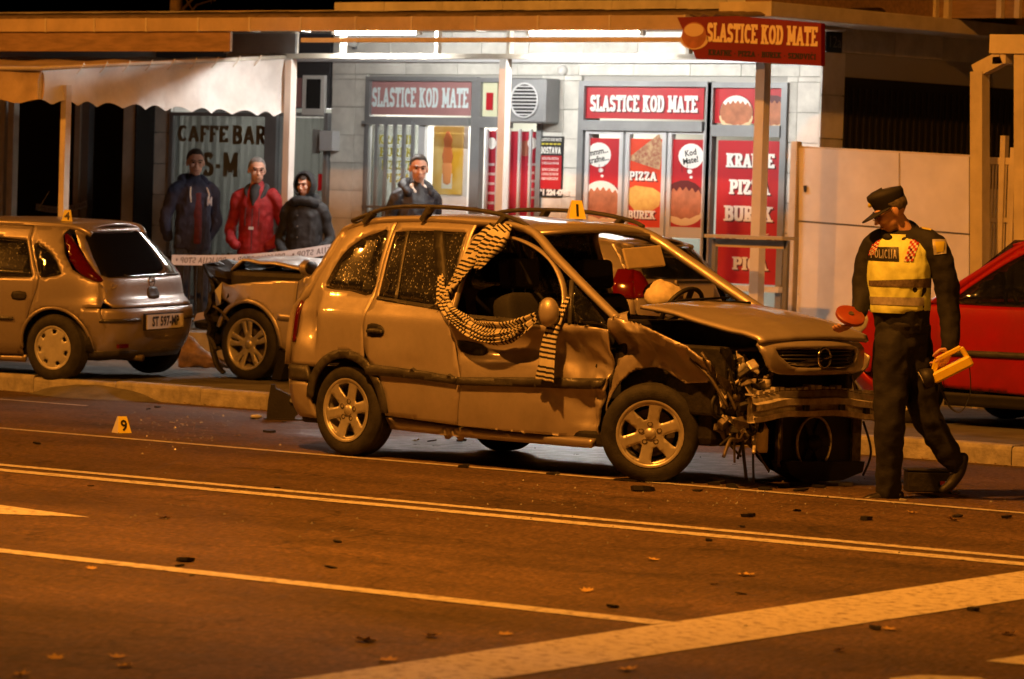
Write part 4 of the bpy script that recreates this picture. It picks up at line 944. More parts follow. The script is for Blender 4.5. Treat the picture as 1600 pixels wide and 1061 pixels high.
M['redlens'] = mat('red_lamp_lens', (.085, .003, .003), .12, 0, coat=.5); M['chrome'] = mat('chrome', (.75, .74, .72), .15, 1.0)
M['lens'] = mat('clear_lamp', (.6, .6, .58), .1, .3, coat=.6); M['airbag'] = mat('airbag_cloth', (.72, .64, .48), .85, var=.12, vs=12, bump=.3, bs=40)
class Car:
    def __init__(s, name, loc, head, label, Wt, xr, xf, n=8, cat='car', tilt=(0, 0)):
        s.root = empty(name, loc, head, label, cat); s.root.rotation_euler = (tilt[0], tilt[1], head); s.Wt, s.xr, s.xf, s.n = Wt, xr, xf, n; s.xsh = lambda x: x; s.zsh = lambda z: z
    def hw(s, x, z):
        xe = ismooth(z, s.xf) if x > 0 else ismooth(z, s.xr); q = min(.999, abs(x) / xe)
        return ismooth(z, s.Wt) * (1 - q ** s.n) ** (1 / s.n)
    def side(s, sg, off=0, dent=None):
        def f(x, z):
            y = s.hw(x, z) + off
            if dent: 
                d = dent(x, z); y += d[1]; x, z = x + d[0], z + d[2]
            return (s.xsh(x), sg * y, s.zsh(z))
        return f
    def end(s, fr, off=0, fn=None):
        t = s.xf if fr else s.xr; k = 1 if fr else -1
        def f(y, z):
            q = min(.999, abs(y) / ismooth(z, s.Wt)); x = k * (ismooth(z, t) * (1 - q ** s.n) ** (1 / s.n) + off)
            p = (s.xsh(x), y, s.zsh(z)); return fn(p) if fn else p
        return f
    def P(s, name, poly, fn, m, holes=(), step=.07, thick=.012, parent=None, flip=False): return panel(name, poly, fn, M[m] if isinstance(m, str) else m, parent or s.root, holes, step, thick, True, flip)
def ring(cx, cz, r0, r1, a0, a1, n=18):
    return [(cx + r0 * math.cos(R(a0 + (a1 - a0) * i / n)), cz + r0 * math.sin(R(a0 + (a1 - a0) * i / n))) for i in range(n + 1)] + [(cx + r1 * math.cos(R(a1 + (a0 - a1) * i / n)), cz + r1 * math.sin(R(a1 + (a0 - a1) * i / n))) for i in range(n + 1)]
def arc2(cx, cz, r, a0, a1, n=12): return [(cx + r * math.cos(R(a0 + (a1 - a0) * i / n)), cz + r * math.sin(R(a0 + (a1 - a0) * i / n))) for i in range(n + 1)]
def wheel(parent, loc, sg, r, rr, w, style, m, steer=0, spin=0, camber=0, name='wheel'):
    """sg = side the face looks to (+1 / -1 in y); tyre, rim, brake are sub-parts"""
    e = bpy.data.objects.new(name, None); COL.objects.link(e); e.parent = parent; e.location = loc; e.rotation_euler = (camber, spin * sg, steer); e.empty_display_size = .1
    h = w / 2; sh = r - .018
    prof = [(rr - .012, sg * h * .72), (rr + .012, sg * h * .93), ((rr + r) / 2, sg * h), (sh, sg * h * .9), (r - .004, sg * h * .72)]
    for k in range(5):
        y = .6 - k * .3; prof += [(r, sg * h * (y + .08)), (r, sg * h * (y - .08)), (r - .008, sg * h * (y - .1)), (r - .008, sg * h * (y - .14))]
    prof += [(r - .004, -sg * h * .75), (sh, -sg * h * .9), ((rr + r) / 2, -sg * h), (rr, -sg * h * .9)]
    ty = MB().lathe(prof, 48).build('tyre', M['rubber'], e, True, flat_ang=45)
    rim = MB().lathe([(rr + .006, sg * h * .96), (rr - .006, sg * h * .98), (rr - .018, sg * h * .86), (rr - .03, sg * h * .5), (rr - .04, -sg * h * .8)], 40).build('rim', m, e, True)
    holes = []; yf = sg * h
    if style == 'six':
        for k in range(6):
            a = 60 * k + 30; ro = rr * .86; ri = rr * .42
            pl = [(ro * math.cos(R(a + d)), ro * math.sin(R(a + d))) for d in (-17, -10, 0, 10, 17)] + [(rr * .68 * math.cos(R(a + 15)), rr * .68 * math.sin(R(a + 15))), (ri * 1.02 * math.cos(R(a + 6)), ri * 1.02 * math.sin(R(a + 6))), (ri * 1.02 * math.cos(R(a - 6)), ri * 1.02 * math.sin(R(a - 6))), (rr * .68 * math.cos(R(a - 15)), rr * .68 * math.sin(R(a - 15)))]
            holes.append(pl)
        dish = lambda q: .9 - .28 * (1 - q) ** 1.2
    elif style == 'twin':
        for k in range(5):
            a = 72 * k + 90; holes.append([(rr * .93 * math.cos(R(a + d)), rr * .93 * math.sin(R(a + d))) for d in range(18, 55, 6)] + [(rr * .34 * math.cos(R(a + 46)), rr * .34 * math.sin(R(a + 46))), (rr * .34 * math.cos(R(a + 26)), rr * .34 * math.sin(R(a + 26)))])
            holes.append([(rr * .9 * math.cos(R(a + d)), rr * .9 * math.sin(R(a + d))) for d in (-3, 3)] + [(rr * .5 * math.cos(R(a + 3)), rr * .5 * math.sin(R(a + 3))), (rr * .5 * math.cos(R(a - 3)), rr * .5 * math.sin(R(a - 3)))])
        dish = lambda q: .85 - .2 * (1 - q)
    else:   # cover with seven slots
        for k in range(7):
            a = 360 / 7 * k + 10; holes.append([(ro * math.cos(R(a + d)), ro * math.sin(R(a + d))) for ro, d in ((rr * .86, -9), (rr * .86, 9), (rr * .68, 8), (rr * .68, -8))])
        dish = lambda q: .95 - .35 * abs(q - .55) ** 1.5
    out = [(rr * .985 * math.cos(2 * math.pi * i / 40), rr * .985 * math.sin(2 * math.pi * i / 40)) for i in range(40)]
    panel('wheel_face', out, lambda a, b_: (a, sg * h * dish(math.hypot(a, b_) / rr), b_), m, e, holes, .03, .016, True, sg > 0)
    hub = MB().lathe([(0, sg * h * .80), (rr * .16, sg * h * .80), (rr * .18, sg * h * .68)], 16); hub.build('hub_cap', m, e, True)
    mb = None
    if style == 'six':
        for k in range(5):
            a = 2 * math.pi * k / 5; c_ = (rr * .29 * math.cos(a), 0, rr * .29 * math.sin(a))
            MB().lathe([(rr * .055, sg * h * .74), (rr * .085, sg * h * .76), (rr * .085, sg * h * .6)], 10, 'y', c_).build('bolt_recess', M['dirtymetal'], e, True)
    MB().lathe([(.02, sg * h * .1), (rr * .72, sg * h * .1), (rr * .72, -.01 * sg)], 28).build('brake_disc', M['dirtymetal'], e)
    MB().lathe([(.0, -sg * h * .6), (rr * .97, -sg * h * .6)], 24).build('backing', M['dark'], e)
    return e
def emblem(parent, fn, r, m, name='emblem'):
    """ring with a lightning bar"""
    n = 24; mb = MB()
    mb.tube([fn(r * math.cos(2 * math.pi * i / n), r * math.sin(2 * math.pi * i / n)) for i in range(n + 1)], r * .14, 6)
    mb.prism([(-1.25 * r, -.16 * r), (-.05 * r, .12 * r), (-.12 * r, -.1 * r), (1.25 * r, .16 * r), (.05 * r, -.12 * r), (.12 * r, .1 * r)], .004, .012, lambda u, v, w: fn(u, v, w))
    return mb.build(name, m, parent, True)
def headrest_seat(parent, x, y, z=.62, m='seat', back=.62):
    e = bpy.data.objects.new('seat', None); COL.objects.link(e); e.parent = parent; e.location = (x, y, z); e.empty_display_size = .1
    def soft(name, c, r, rot=0):
        o = MB().box(-1, 1, -1, 1, -1, 1).build(name, M[m], e, True); o.location = c; o.scale = r; o.rotation_euler = (0, rot, 0)
        b = o.modifiers.new('b', 'BEVEL'); b.width = .35; b.segments = 4; return o
    soft('cushion', (.1, 0, -.12), (.27, .25, .1)); soft('backrest', (-.2, 0, .2), (.09, .24, back / 2), R(-14)); soft('headrest', (-.31, 0, .2 + back / 2 + .13), (.06, .15, .10), R(-8))
    for sy in (-.06, .06): MB().tube([(-.29, sy, back / 2 + .1), (-.31, sy, back / 2 + .25)], .008, 6).build('headrest_rod', M['chrome'], e)
    return e
def steering(parent, loc, r=.185, rot=R(-65)):
    e = bpy.data.objects.new('steering_wheel', None); COL.objects.link(e); e.parent = parent; e.location = loc; e.rotation_euler = (0, rot, 0); n = 28
    MB().tube([(r * math.cos(2 * math.pi * i / n), r * math.sin(2 * math.pi * i / n), 0) for i in range(n + 1)], .016, 8, False).build('steering_rim', M['blkplastic'], e, True)
    mb = MB()
    for a in (0, 120, 240): mb.bar((0, 0, -.01), (r * math.cos(R(a)), r * math.sin(R(a)), 0), .04, .02)
    mb.build('spoke', M['blkplastic'], e); return e
def plate_text(txt, mtx_fn): pass
# ------------------------------------------------------------------ the wrecked minivan
Z = Car('minivan', (-17.539, 22.272, 0), R(-4), 'wrecked silver minivan with a torn off front end and crushed fender', 
        [(.18, .79), (.27, .826), (.42, .856), (.6, .868), (.8, .872), (.93, .868), (.985, .86), (1.03, .836), (1.1, .80), (1.2, .762), (1.35, .71), (1.5, .65), (1.58, .61), (1.66, .55)],
        [(.2, 2.0), (.35, 2.09), (.6, 2.11), (.9, 2.08), (1.1, 2.03), (1.3, 1.92), (1.55, 1.78), (1.7, 1.7)],
        [(.2, 2.1), (.5, 2.2), (.8, 2.2), (1.2, 2.2), (1.7, 2.2)], 8, 'minivan')
zr = Z.root; RA, FA = -1.347, 1.347
def ztop(x): return ipol(x, [(-1.8, 1.545), (-1.6, 1.595), (-1.34, 1.63), (-.9, 1.65), (-.45, 1.645), (.07, 1.61), (.2, 1.575)])
def gauss(x, z, cx, cz, sx, sz): return math.exp(-((x - cx) / sx) ** 2 - ((z - cz) / sz) ** 2)
def crush(x, z, amp=1.0, seed=0.0, fx_=6.0):
    v = Vector((x * fx_, z * fx_ * .8, seed)); a = noise.noise(v); b_ = noise.noise(v * 2.1 + Vector((5, 2, 1)))
    return amp * ((1 - abs(a) * 2.2) * .6 + b_ * .4)
def dent_quarter(x, z):
    d = -.07 * gauss(x, z, -1.80, .93, .12, .17) - .05 * gauss(x, z, -1.72, .85, .035, .1) + .02 * gauss(x, z, -1.66, .95, .04, .16) + .012 * crush(x, z, 1, 3, 5) * gauss(x, z, -1.82, .85, .2, .3)
    return (.03 * gauss(x, z, -1.9, .9, .12, .2), d, 0)
def dent_rdoor(x, z): return (0, -.012 * gauss(x, z, -.7, .66, .1, .06) + .015 * gauss(x, z, -.95, .7, .3, .12), 0)
def fold_(x, z, seed, f=4.0):
    """sharp creases: ridged, warped noise, -1..1"""
    w = Vector((noise.noise((x * 2.2, z * 2.2, seed)), noise.noise((x * 2.2 + 7, z * 2.2, seed)), 0)) * .35
    a = noise.noise(Vector((x, z, seed)) * f + w * f); b_ = noise.noise(Vector((x * 1.3, z * .8, seed + 4)) * f * 2.1 + w * f)
    return 1 - 3.2 * abs(a) + .5 * (1 - 3 * abs(b_))
def dent_fdoor(x, z):
    e = gauss(x, z, -.33, .93, .10, .12)
    d = .05 * e - .055 * gauss(x, z, -.06, .80, .22, .09) + .012 * gauss(x, z, .1, .72, .3, .03) - .05 * gauss(x, z, .42, .82, .25, .1) + .03 * gauss(x, z, .5, .96, .35, .05)
    k = 1 / (1 + math.exp(-(x - .62) / .09)); d += k * (-.03 + .03 * fold_(x, z, 1.7, 3.4) - .09 * min(1, max(0, (.97 - z) / .22))) - .07 * gauss(x, z, .80, .44, .10, .12) + .05 * gauss(x, z, .9, .45, .025, .22)
    return (0, d, .02 * e)
def dent_fender(x, z):
    k = 1.0; top = ipol(x, [(1.0, 1.03), (1.2, 1.05), (1.45, 1.0), (1.72, .905), (1.9, .83)])
    t = min(1, max(0, (top - .03 - z) / .2)); under = t * t * (3 - 2 * t)
    d = k * (.022 * fold_(x, z, 4.2, 3.6) - .15 * under + .03 * gauss(0, z, 0, top, 1, .035)) - .16 * max(0, x - 1.5)
    return (.0, d, .02 * k * noise.noise((x * 6, z * 4, 1)) - .05 * max(0, x - 1.6))
for sg in (-1, 1):
    near = sg < 0; dq, dr_, df, dn = (dent_quarter, dent_rdoor, dent_fdoor, dent_fender) if near else (None,) * 4
    fl = not near
    S = lambda off=0, d=None: Z.side(sg, off, d)
    qwin = sm2([(-1.673, 1.15), (-1.685, 1.216), (-1.61, 1.383), (-1.464, 1.494), (-1.328, 1.54), (-1.215, 1.557), (-1.195, 1.34), (-1.186, 1.122), (-1.4, 1.135)], 3)
    qp = [(-1.985, .60), (-1.99, .75), (-1.985, .95), (-1.96, 1.1), (-1.88, 1.25), (-1.80, 1.4), (-1.74, 1.53), (-1.6, 1.585), (-1.34, 1.622), (-1.17, 1.633), (-1.165, 1.35), (-1.155, 1.1), (-1.19, .9), (-1.17, .76)] + arc2(RA, .33, .385, 62, 136) + [(-1.66, .60)]
    ql = Z.P('quarter_panel', qp, S(0, dq), 'silver', [qwin] + ([[(-1.735, .97), (-1.71, .95), (-1.70, .87), (-1.715, .83), (-1.735, .86), (-1.742, .93)]] if near else []), .055, flip=fl)
    Z.P('quarter_window', qwin, S(-.008), 'glassr', step=.1, thick=.004, flip=fl)
    rp = [(-1.158, 1.633), (-1.158, 1.35), (-1.148, 1.1), (-1.183, .9), (-1.163, .755), (-1.08, .63), (-1.0, .5), (-.975, .30), (-.30, .272), (-.24, .56), (-.335, .95), (-.40, 1.04), (-.405, 1.3), (-.41, 1.643), (-.9, 1.648)]
    rw = [(-1.118, 1.108), (-1.132, 1.34), (-1.141, 1.555), (-1.02, 1.566), (-.76, 1.572), (-.47, 1.57), (-.452, 1.3), (-.435, 1.06), (-.8, 1.085)]
    rd = Z.P('rear_door', rp, S(0, dr_), 'silver', [rw], .055, flip=fl)
    Z.P('window_pane', rw, S(-.008), 'glassr', step=.1, thick=.004, parent=rd, flip=fl)
    Z.P('window_bar', [(-1.03, 1.565), (-1.005, 1.565), (-.925, 1.092), (-.95, 1.094)], S(.006), 'trim', parent=rd, flip=fl)
    Z.P('belt_trim', [(-1.12, 1.09), (-1.12, 1.112), (-.43, 1.062), (-.43, 1.04)], S(.008), 'trim', parent=rd, flip=fl)
    Z.P('window_post', [(-.775, 1.575), (-.69, 1.575), (-.425, 1.062), (-.51, 1.07)] if near else [(-.47, 1.57), (-.43, 1.57), (-.41, 1.06), (-.45, 1.06)], S(.006), 'blkplastic', parent=rd, flip=fl)
    hd = Z.P('door_handle', sm2([(-1.135, .915), (-1.05, .925), (-.98, .90), (-.975, .85), (-1.05, .835), (-1.125, .84)], 2), S(.004, dr_), 'engine', step=.05, parent=rd, flip=fl)
    Z.P('handle_grip', sm2([(-1.12, .885), (-1.05, .893), (-.985, .882), (-.985, .858), (-1.05, .864), (-1.12, .862)], 2), S(.025), 'trim', step=.05, thick=.02, parent=rd, flip=fl)
    fp = [(-.29, .27), (-.23, .56), (-.325, .95), (-.36, 1.02), (.2, 1.012), (.69, 1.0), (.95, .985), (1.045, .975), (1.04, .75), (.975, .6), (.93, .45), (.895, .25)]
    fd = Z.P('front_door', fp, S(.004, df), 'silver', step=.028 if near else .06, flip=fl)
    Z.P('door_handle', sm2([(-.27, .835), (-.15, .835), (-.06, .81), (-.05, .765), (-.15, .755), (-.25, .775)], 2), S(.012, df), 'engine', step=.05, parent=fd, flip=fl)
    fr = [(-.375, 1.02), (-.39, 1.3), (-.38, 1.545), (-.1, 1.55), (.15, 1.50), (.36, 1.41), (.5, 1.29), (.585, 1.15), (.62, 1.0)]
    if not near: fr = [(-.375, 1.02), (-.39, 1.3), (-.38, 1.58), (-.1, 1.575), (.15, 1.53), (.45, 1.38), (.7, 1.22), (1.0, 1.02)]
    q = [Z.side(sg, -.02 if near else -.01)(a, b_) for a, b_ in fr]; MB().tube(smoothed(q, 4), [(.012, .028)] * (len(q) * 4 - 3), 8, ref=(0, sg, 0)).build('window_frame', M['silver'], fd, True)
    Z.P('belt_trim', [(-.36, .998), (-.36, 1.025), (.64, 1.008), (.64, .985)], S(.012, df), 'trim', step=.06, parent=fd, flip=fl)
    tri = [(.635, 1.26), (1.05, 1.005), (.74, 1.01), (.68, 1.03)]
    Z.P('quarter_light', tri, S(-.004), 'glassc', step=.1, thick=.004, parent=fd, flip=fl)
    MB().tube([S(.0)(a, b_) for a, b_ in ((.62, 1.28), (.66, 1.14), (.72, 1.0))], .016, 8).build('quarter_bar', M['trim'], fd, True)
    Z.P('side_moulding', [(-1.12, .575), (-1.135, .62), (-1.08, .645), (-.6, .628), (-.255, .60), (-.275, .55), (-.6, .565)], S(.022, dr_), 'trim', step=.05, thick=.02, parent=rd, flip=fl)
    Z.P('side_moulding', [(-.262, .545), (-.24, .60), (.3, .628), (.86, .648), (.97, .655), (.945, .585), (.85, .575), (.3, .565)], S(.03, df), 'trim', step=.05, thick=.02, parent=fd, flip=fl)
    Z.P('sill', [(-1.0, .285), (-.3, .25), (.885, .235), (.87, .19), (-.3, .19), (-.97, .205)], S(-.022), 'silver2', flip=fl, thick=.05)
    fe = [(1.055, .985), (1.06, 1.045), (1.18, 1.055), (1.45, 1.0), (1.72, .905), (1.9, .83), (1.88, .76), (1.76, .66)] + arc2(FA, .34, .405, 50, 166) + [(.985, .62), (1.05, .75)]
    Z.P('front_fender', fe, S(.0, dn), 'silver', step=.024 if near else .06, flip=fl)
    Z.P('arch_trim', ring(RA, .33, .345, .405, -2, 172), S(.018), 'trim', step=.05, thick=.03, flip=fl)
    Z.P('bumper_strip', [(-1.99, .50), (-1.985, .60), (-1.74, .605), (-1.70, .50)], S(.022), 'trim', step=.06, thick=.03, flip=fl)
    Z.P('bumper_corner', [(-1.99, .28), (-1.985, .49), (-1.73, .49), (-1.72, .40), (-1.70, .30), (-1.68, .24), (-1.9, .24)], S(.012), 'silver', step=.06, thick=.03, flip=fl)
    Z.P('tail_lamp', [(-1.93, .76), (-1.935, 1.10), (-1.985, 1.10), (-1.99, .76)], S(.008), 'redlens', step=.05, thick=.03, flip=fl)
    path = [(-1.78, 1.50), (-1.68, 1.562), (-1.34, 1.622), (-.9, 1.642), (-.45, 1.637), (.06, 1.605), (.4, 1.43), (.75, 1.232), (1.0, 1.095), (1.1, 1.045)]
    q = [Vector(S(-.02)(a, b_)) for a, b_ in path]
    MB().tube(smoothed(q, 4), [(.03, .045)] * (len(q) * 4 - 3), 10, ref=(0, sg, .3)).build('roof_pillar', M['silver'], zr, True)
    # roof rail
    rl = [(-1.60, 1.618), (-1.46, 1.665), (-1.25, 1.716), (-.95, 1.735), (-.5, 1.728), (-.2, 1.70), (-.02, 1.66), (.07, 1.625)] if near else [(-1.60, 1.618), (-1.46, 1.668), (-1.2, 1.72), (-.8, 1.735), (-.4, 1.725), (-.05, 1.68), (.07, 1.64)]
    q = [Vector((a, sg * .585, b_)) for a, b_ in rl]
    rr_ = MB().tube(smoothed(q, 4), [(.018, .015)] * (len(q) * 4 - 3), 8).build('roof_rail', M['trim'], zr, True)
    for xx, z1 in ((-.86, 1.73), (-1.42, 1.68), (-.15, 1.69)): MB().bar((xx - .05, sg * .585, ztop(xx) - .01), (xx + .02, sg * .585, z1), .06, .03).build('rail_foot', M['trim'], rr_)
# bright torn edge at the pillar foot
MB().add([(1.06, -.80, 1.07), (1.16, -.79, 1.08), (1.2, -.82, 1.03), (1.1, -.85, 1.0), (1.02, -.84, 1.0), (1.13, -.74, 1.1)], [(0, 1, 2, 3, 4), (0, 5, 1)]).build('torn_bracket', M['silver'], zr)
# roof
mb = MB(); nx, ny = 36, 16
for i in range(nx + 1):
    x = -1.80 + i / nx * 1.94
    for j in range(ny + 1):
        v = -1 + 2 * j / ny; w_ = Z.hw(x, ztop(x)) + .01; xx = x + (.07 * (1 - v * v) if i > nx - 5 else -.05 * (1 - v * v) if i < 3 else 0)
        mb.v.append((xx, v * w_, ztop(x) + .045 * (1 - abs(v) ** 2.4) - (.02 if i == nx else 0)))
mb.f = [(i * (ny + 1) + j, (i + 1) * (ny + 1) + j, (i + 1) * (ny + 1) + j + 1, i * (ny + 1) + j + 1) for i in range(nx) for j in range(ny)]
o = mb.build('roof', M['silver'], zr, True); s_ = o.modifiers.new('s', 'SOLIDIFY'); s_.thickness = .02; s_.offset = -1
MB().tube([(.13, -.58, 1.575), (.2, -.3, 1.60), (.22, 0, 1.61), (.2, .3, 1.60), (.13, .58, 1.575)], [(.03, .02)] * 5, 8).build('windscreen_header', M['silver2'], zr, True)
# tailgate standing slightly ajar
tg = Z.P('tailgate', [(-.77, .60), (.77, .60), (.74, 1.1), (.66, 1.35), (.58, 1.54), (-.58, 1.54), (-.66, 1.35), (-.74, 1.1)], Z.end(False, .055), 'silver', [[(-.62, 1.12), (.62, 1.12), (.5, 1.46), (-.5, 1.46)]], .08, .05, flip=True)
Z.P('rear_window', [(-.62, 1.12), (.62, 1.12), (.5, 1.46), (-.5, 1.46)], Z.end(False, .05), 'glassd', step=.12, thick=.004, parent=tg, flip=True)
Z.P('rear_bumper', [(-.8, .24), (.8, .24), (.8, .58), (-.8, .58)], Z.end(False, .02), 'silver', step=.1, thick=.04, flip=True)
# bonnet, pushed up and askew
def bonnet(u, v):
    x = 1.08 + 1.08 * u + .05 * (1 - v * v) * (1 - u); y = .06 - .075 * u + v * (.63 - .075 * u)
    z = ipol(u, [(0, 1.135), (.3, 1.105), (.6, 1.06), (.8, 1.02), (.93, .98), (1, .945)]) + .03 * (1 - v * v)
    if u > .93: x -= .05 * v * v * (u - .93) / .07
    z += -.03 * gauss(u, v, .62, -1, .25, .3) + .012 * noise.noise((u * 4, v * 3, 2)) * (1 if v < -.2 else .3)
    return (x, y, z)
mb = MB(); nx, ny = 30, 20
for i in range(nx + 1):
    for j in range(ny + 1): mb.v.append(bonnet(i / nx, -1 + 2 * j / ny))
mb.f = [(i * (ny + 1) + j, (i + 1) * (ny + 1) + j, (i + 1) * (ny + 1) + j + 1, i * (ny + 1) + j + 1) for i in range(nx) for j in range(ny)]
bo = mb.build('bonnet', M['silver'], zr, True); s_ = bo.modifiers.new('s', 'SOLIDIFY'); s_.thickness = .025; s_.offset = -1
def nose(y, z):
    t = max(0, (z - .88) / .07); return (2.21 - .10 * ((y + .05) / .5) ** 2 - .05 * t * t + .015 * math.sin((z - .74) * 16), y, z)
gh = sm2([(-.465, .90), (-.2, .91), (.1, .91), (.36, .895), (.355, .83), (.31, .785), (0, .775), (-.28, .775), (-.38, .81)], 2)
nz_ = Z.P('bonnet_nose', sm2([(-.555, .94), (-.3, .955), (0, .96), (.25, .955), (.50, .935), (.51, .83), (.47, .745), (.2, .733), (-.05, .73), (-.35, .733), (-.48, .75), (-.535, .83)], 2), nose, 'silver', [gh], .035, .03, bo)
Z.P('grille_back', gh, lambda y, z: (nose(y, z)[0] - .07, y, z), 'engine', step=.1, thick=.004, parent=bo)
for k, zz in enumerate((.88, .856, .832, .808)):
    a, b_ = ((-.43, .35), (-.42, .345), (-.40, .335), (-.36, .32))[k]
    MB().tube([(nose(y, zz)[0] - .03, y, zz) for y in [a + (b_ - a) * i / 8 for i in range(9)]], [(.009, .006)] * 9, 6).build('grille_slat', M['trim'], bo, True)
MB().add([(2.175, -.36, .80), (2.18, -.2, .82), (2.185, -.08, .845), (2.19, -.03, .84), (2.19, -.05, .80), (2.185, -.2, .785)], [tuple(range(6))]).build('broken_slat', M['metal'], bo)
emblem(bo, lambda a, b_, w=0: Vector((2.215 + w, -.05 + a, .842 + b_)), .062, M['chrome'])
# engine bay and the exposed front
boxo('engine_block', .95, 1.75, -.6, .6, .25, .86, M['engine'], zr, .05); boxo('scuttle', .98, 1.12, -.74, .74, .7, 1.04, M['engine'], zr, .03); boxo('floor_pan', -1.9, .98, -.74, .74, .2, .3, M['engine'], zr, .02)
boxo('inner_wing', 1.0, 1.9, -.66, -.60, .45, .9, M['engine'], zr, .02); boxo('inner_wing', 1.0, 1.9, .60, .66, .45, .9, M['engine'], zr, .02)
def beam_pt(t, dz, dx=0):  # t -1..1 across
    y = -.66 + 1.36 * (t + 1) / 2; return (2.10 + dx + .05 * (1 - t * t) + .03 * math.sin(t * 4), y, .50 + dz + .045 * math.sin((t + 1) * 1.6) - .01 * t + .004 * math.sin(t * 9))
mb = MB(); prof = [(-.085, 0), (-.08, .035), (-.045, .04), (-.04, .012), (-.01, .01), (-.005, .045), (.035, .045), (.045, .012), (.07, .01), (.085, 0), (.08, -.03), (-.08, -.03)]; n = 36
for i in range(n + 1):
    t = -1 + 2 * i / n
    for dz, dx in prof: mb.v.append(beam_pt(t, dz, dx))
k = len(prof); mb.f = [(i * k + j, i * k + (j + 1) % k, (i + 1) * k + (j + 1) % k, (i + 1) * k + j) for i in range(n) for j in range(k)]
be = mb.build('bumper_beam', M['metal'], zr, True, flat_ang=30)
for t in (-.25, .2, .62): 
    p = beam_pt(t, -.025, .046); MB().box(p[0] - .02, p[0] + .004, p[1] - .022, p[1] + .022, p[2] - .02, p[2] + .018).build('beam_slot', M['black'], be)
mb = MB()
for k in range(24):
    t = -1 + 2 * (k + .5) / 24; p = beam_pt(t, .09, -.01); mb.box(p[0] - .05, p[0] + .02, p[1] - .02, p[1] + .018, p[2], p[2] + random.uniform(.002, .03))
mb.build('foam_crumbs', M['metal'], be)['kind'] = 'stuff'
# radiator, fan, shroud
ra = boxo('radiator', 1.90, 1.93, -.14, .68, .10, .47, mat('radiator_fins', (.025, .02, .017), .5, .5, var=.4, vs=60, stretch=(1, 1, 8)), zr)
fy, fz_ = .20, .27
MB().tube([(1.95, fy + .175 * math.cos(i * .2618), fz_ + .175 * math.sin(i * .2618)) for i in range(25)], .009, 6).build('fan_ring', M['metal'], ra, True)
for a in range(0, 360, 60): MB().bar((1.945, fy, fz_), (1.945, fy + .165 * math.cos(R(a)), fz_ + .165 * math.sin(R(a))), .05, .006, (1, 0, .3)).build('fan_blade', M['blkplastic'], ra)
MB().lathe([(0, .03), (.05, .03), (.055, 0)], 14, 'x', (1.945, fy, fz_)).build('fan_hub', M['blkplastic'], ra, True)
MB().prism([(-.15, .16), (.68, .14), (.66, .07), (.45, .022), (.05, .02), (-.1, .08)], 1.88, 2.0, lambda u, v, w: (w, u, v)).build('undertray', M['blkplastic'], zr)
MB().box(1.935, 1.955, .60, .69, .12, .46).build('radiator_bracket', M['dirtymetal'], ra); MB().box(1.935, 1.955, -.15, -.13, .12, .46).build('radiator_bracket', M['dirtymetal'], ra)
bt_ = MB().lathe([(0, 0), (.05, 0), (.055, .02), (.055, .15), (.03, .19), (.03, .21), (0, .21)], 14, 'z', (1.93, -.33, .22)).build('washer_bottle', mat('yellowed_plastic', (.5, .42, .28), .45, var=.2, vs=8), zr, True)
# tangle of brackets, hoses and wires where the lamp and wing end were
random.seed(21)
for k in range(70):
    p = Vector((random.uniform(1.84, 2.06), random.uniform(-.72, -.36), random.uniform(.3, .82)))
    a = Vector((random.uniform(-.1, .14), random.uniform(-.2, .2), random.uniform(-.22, .22)))
    mm = random.choice(['dirtymetal', 'engine', 'metal', 'blkplastic', 'dirtymetal'])
    if k % 3 == 0: MB().tube(smoothed([p, p + a * .5 + Vector((0, 0, random.uniform(-.08, .08))), p + a], 4), random.uniform(.006, .016), 6).build('hose', M[mm], zr, True)
    elif k % 3 == 1:
        w_ = random.uniform(.015, .05); n_ = a.cross(Vector((1, .3, .2))).normalized() * w_
        vs = [p - n_, p + n_, p + a * .5 + n_ * .8 + Vector((.03, 0, .02)), p + a * .5 - n_ * .7, p + a + n_ * .4, p + a - n_ * .6]
        o = MB().add(vs, [(0, 1, 2, 3), (3, 2, 4, 5)]).build('bent_bracket', M[mm], zr); o.modifiers.new('s', 'SOLIDIFY').thickness = .006
    else:
        o = MB().box(-.05, .05, -.035, .035, -.03, .03).build('broken_part', M[mm], zr); o.location = p; o.rotation_euler = (random.random() * 3, random.random() * 3, random.random() * 3); o.scale = (random.uniform(.4, 1.1), random.uniform(.4, 1.1), random.uniform(.4, 1.2)); b_ = o.modifiers.new('b', 'BEVEL'); b_.width = .008
for k, pts in enumerate([[(1.72, -.8, .82), (1.88, -.78, .7), (1.98, -.72, .52)], [(1.78, -.76, .86), (1.95, -.7, .62), (2.0, -.66, .5)], [(1.9, -.5, .45), (1.95, -.52, .25), (1.97, -.5, .05)], [(1.95, -.42, .5), (1.97, -.44, .2), (2.0, -.46, .02)], [(1.9, -.66, .42), (1.92, -.64, .3), (1.97, -.56, .2)], [(1.9, .62, .7), (1.95, .66, .6), (2.02, .68, .5)], [(2.0, .5, .74), (2.02, .52, .64), (2.03, .53, .56)], [(1.92, .75, .4), (1.97, .78, .2), (1.94, .74, .04)]]):
    MB().tube(smoothed(pts, 5), .011 if k < 3 else .008, 6).build('hose', M['dirtymetal' if k in (0, 1, 6) else 'blkplastic'], zr, True)
for k in range(8):
    p = Vector((random.uniform(1.85, 2.05), random.uniform(-.66, -.42), random.uniform(.5, .8))); mb = MB()
    MB().lathe([(.0, 0), (.03, 0), (.045, .03), (.04, .06), (0, .06)], 10, random.choice('xyz'), p).build('broken_part', M[random.choice(('metal', 'dirtymetal', 'lens'))], zr, True)
MB().tube([(1.86 + .0 * i, -.66 + .075 * math.cos(i * .35), .52 + .075 * math.sin(i * .35)) for i in range(19)], .014, 6).build('hose_loop', M['blkplastic'], zr, True)
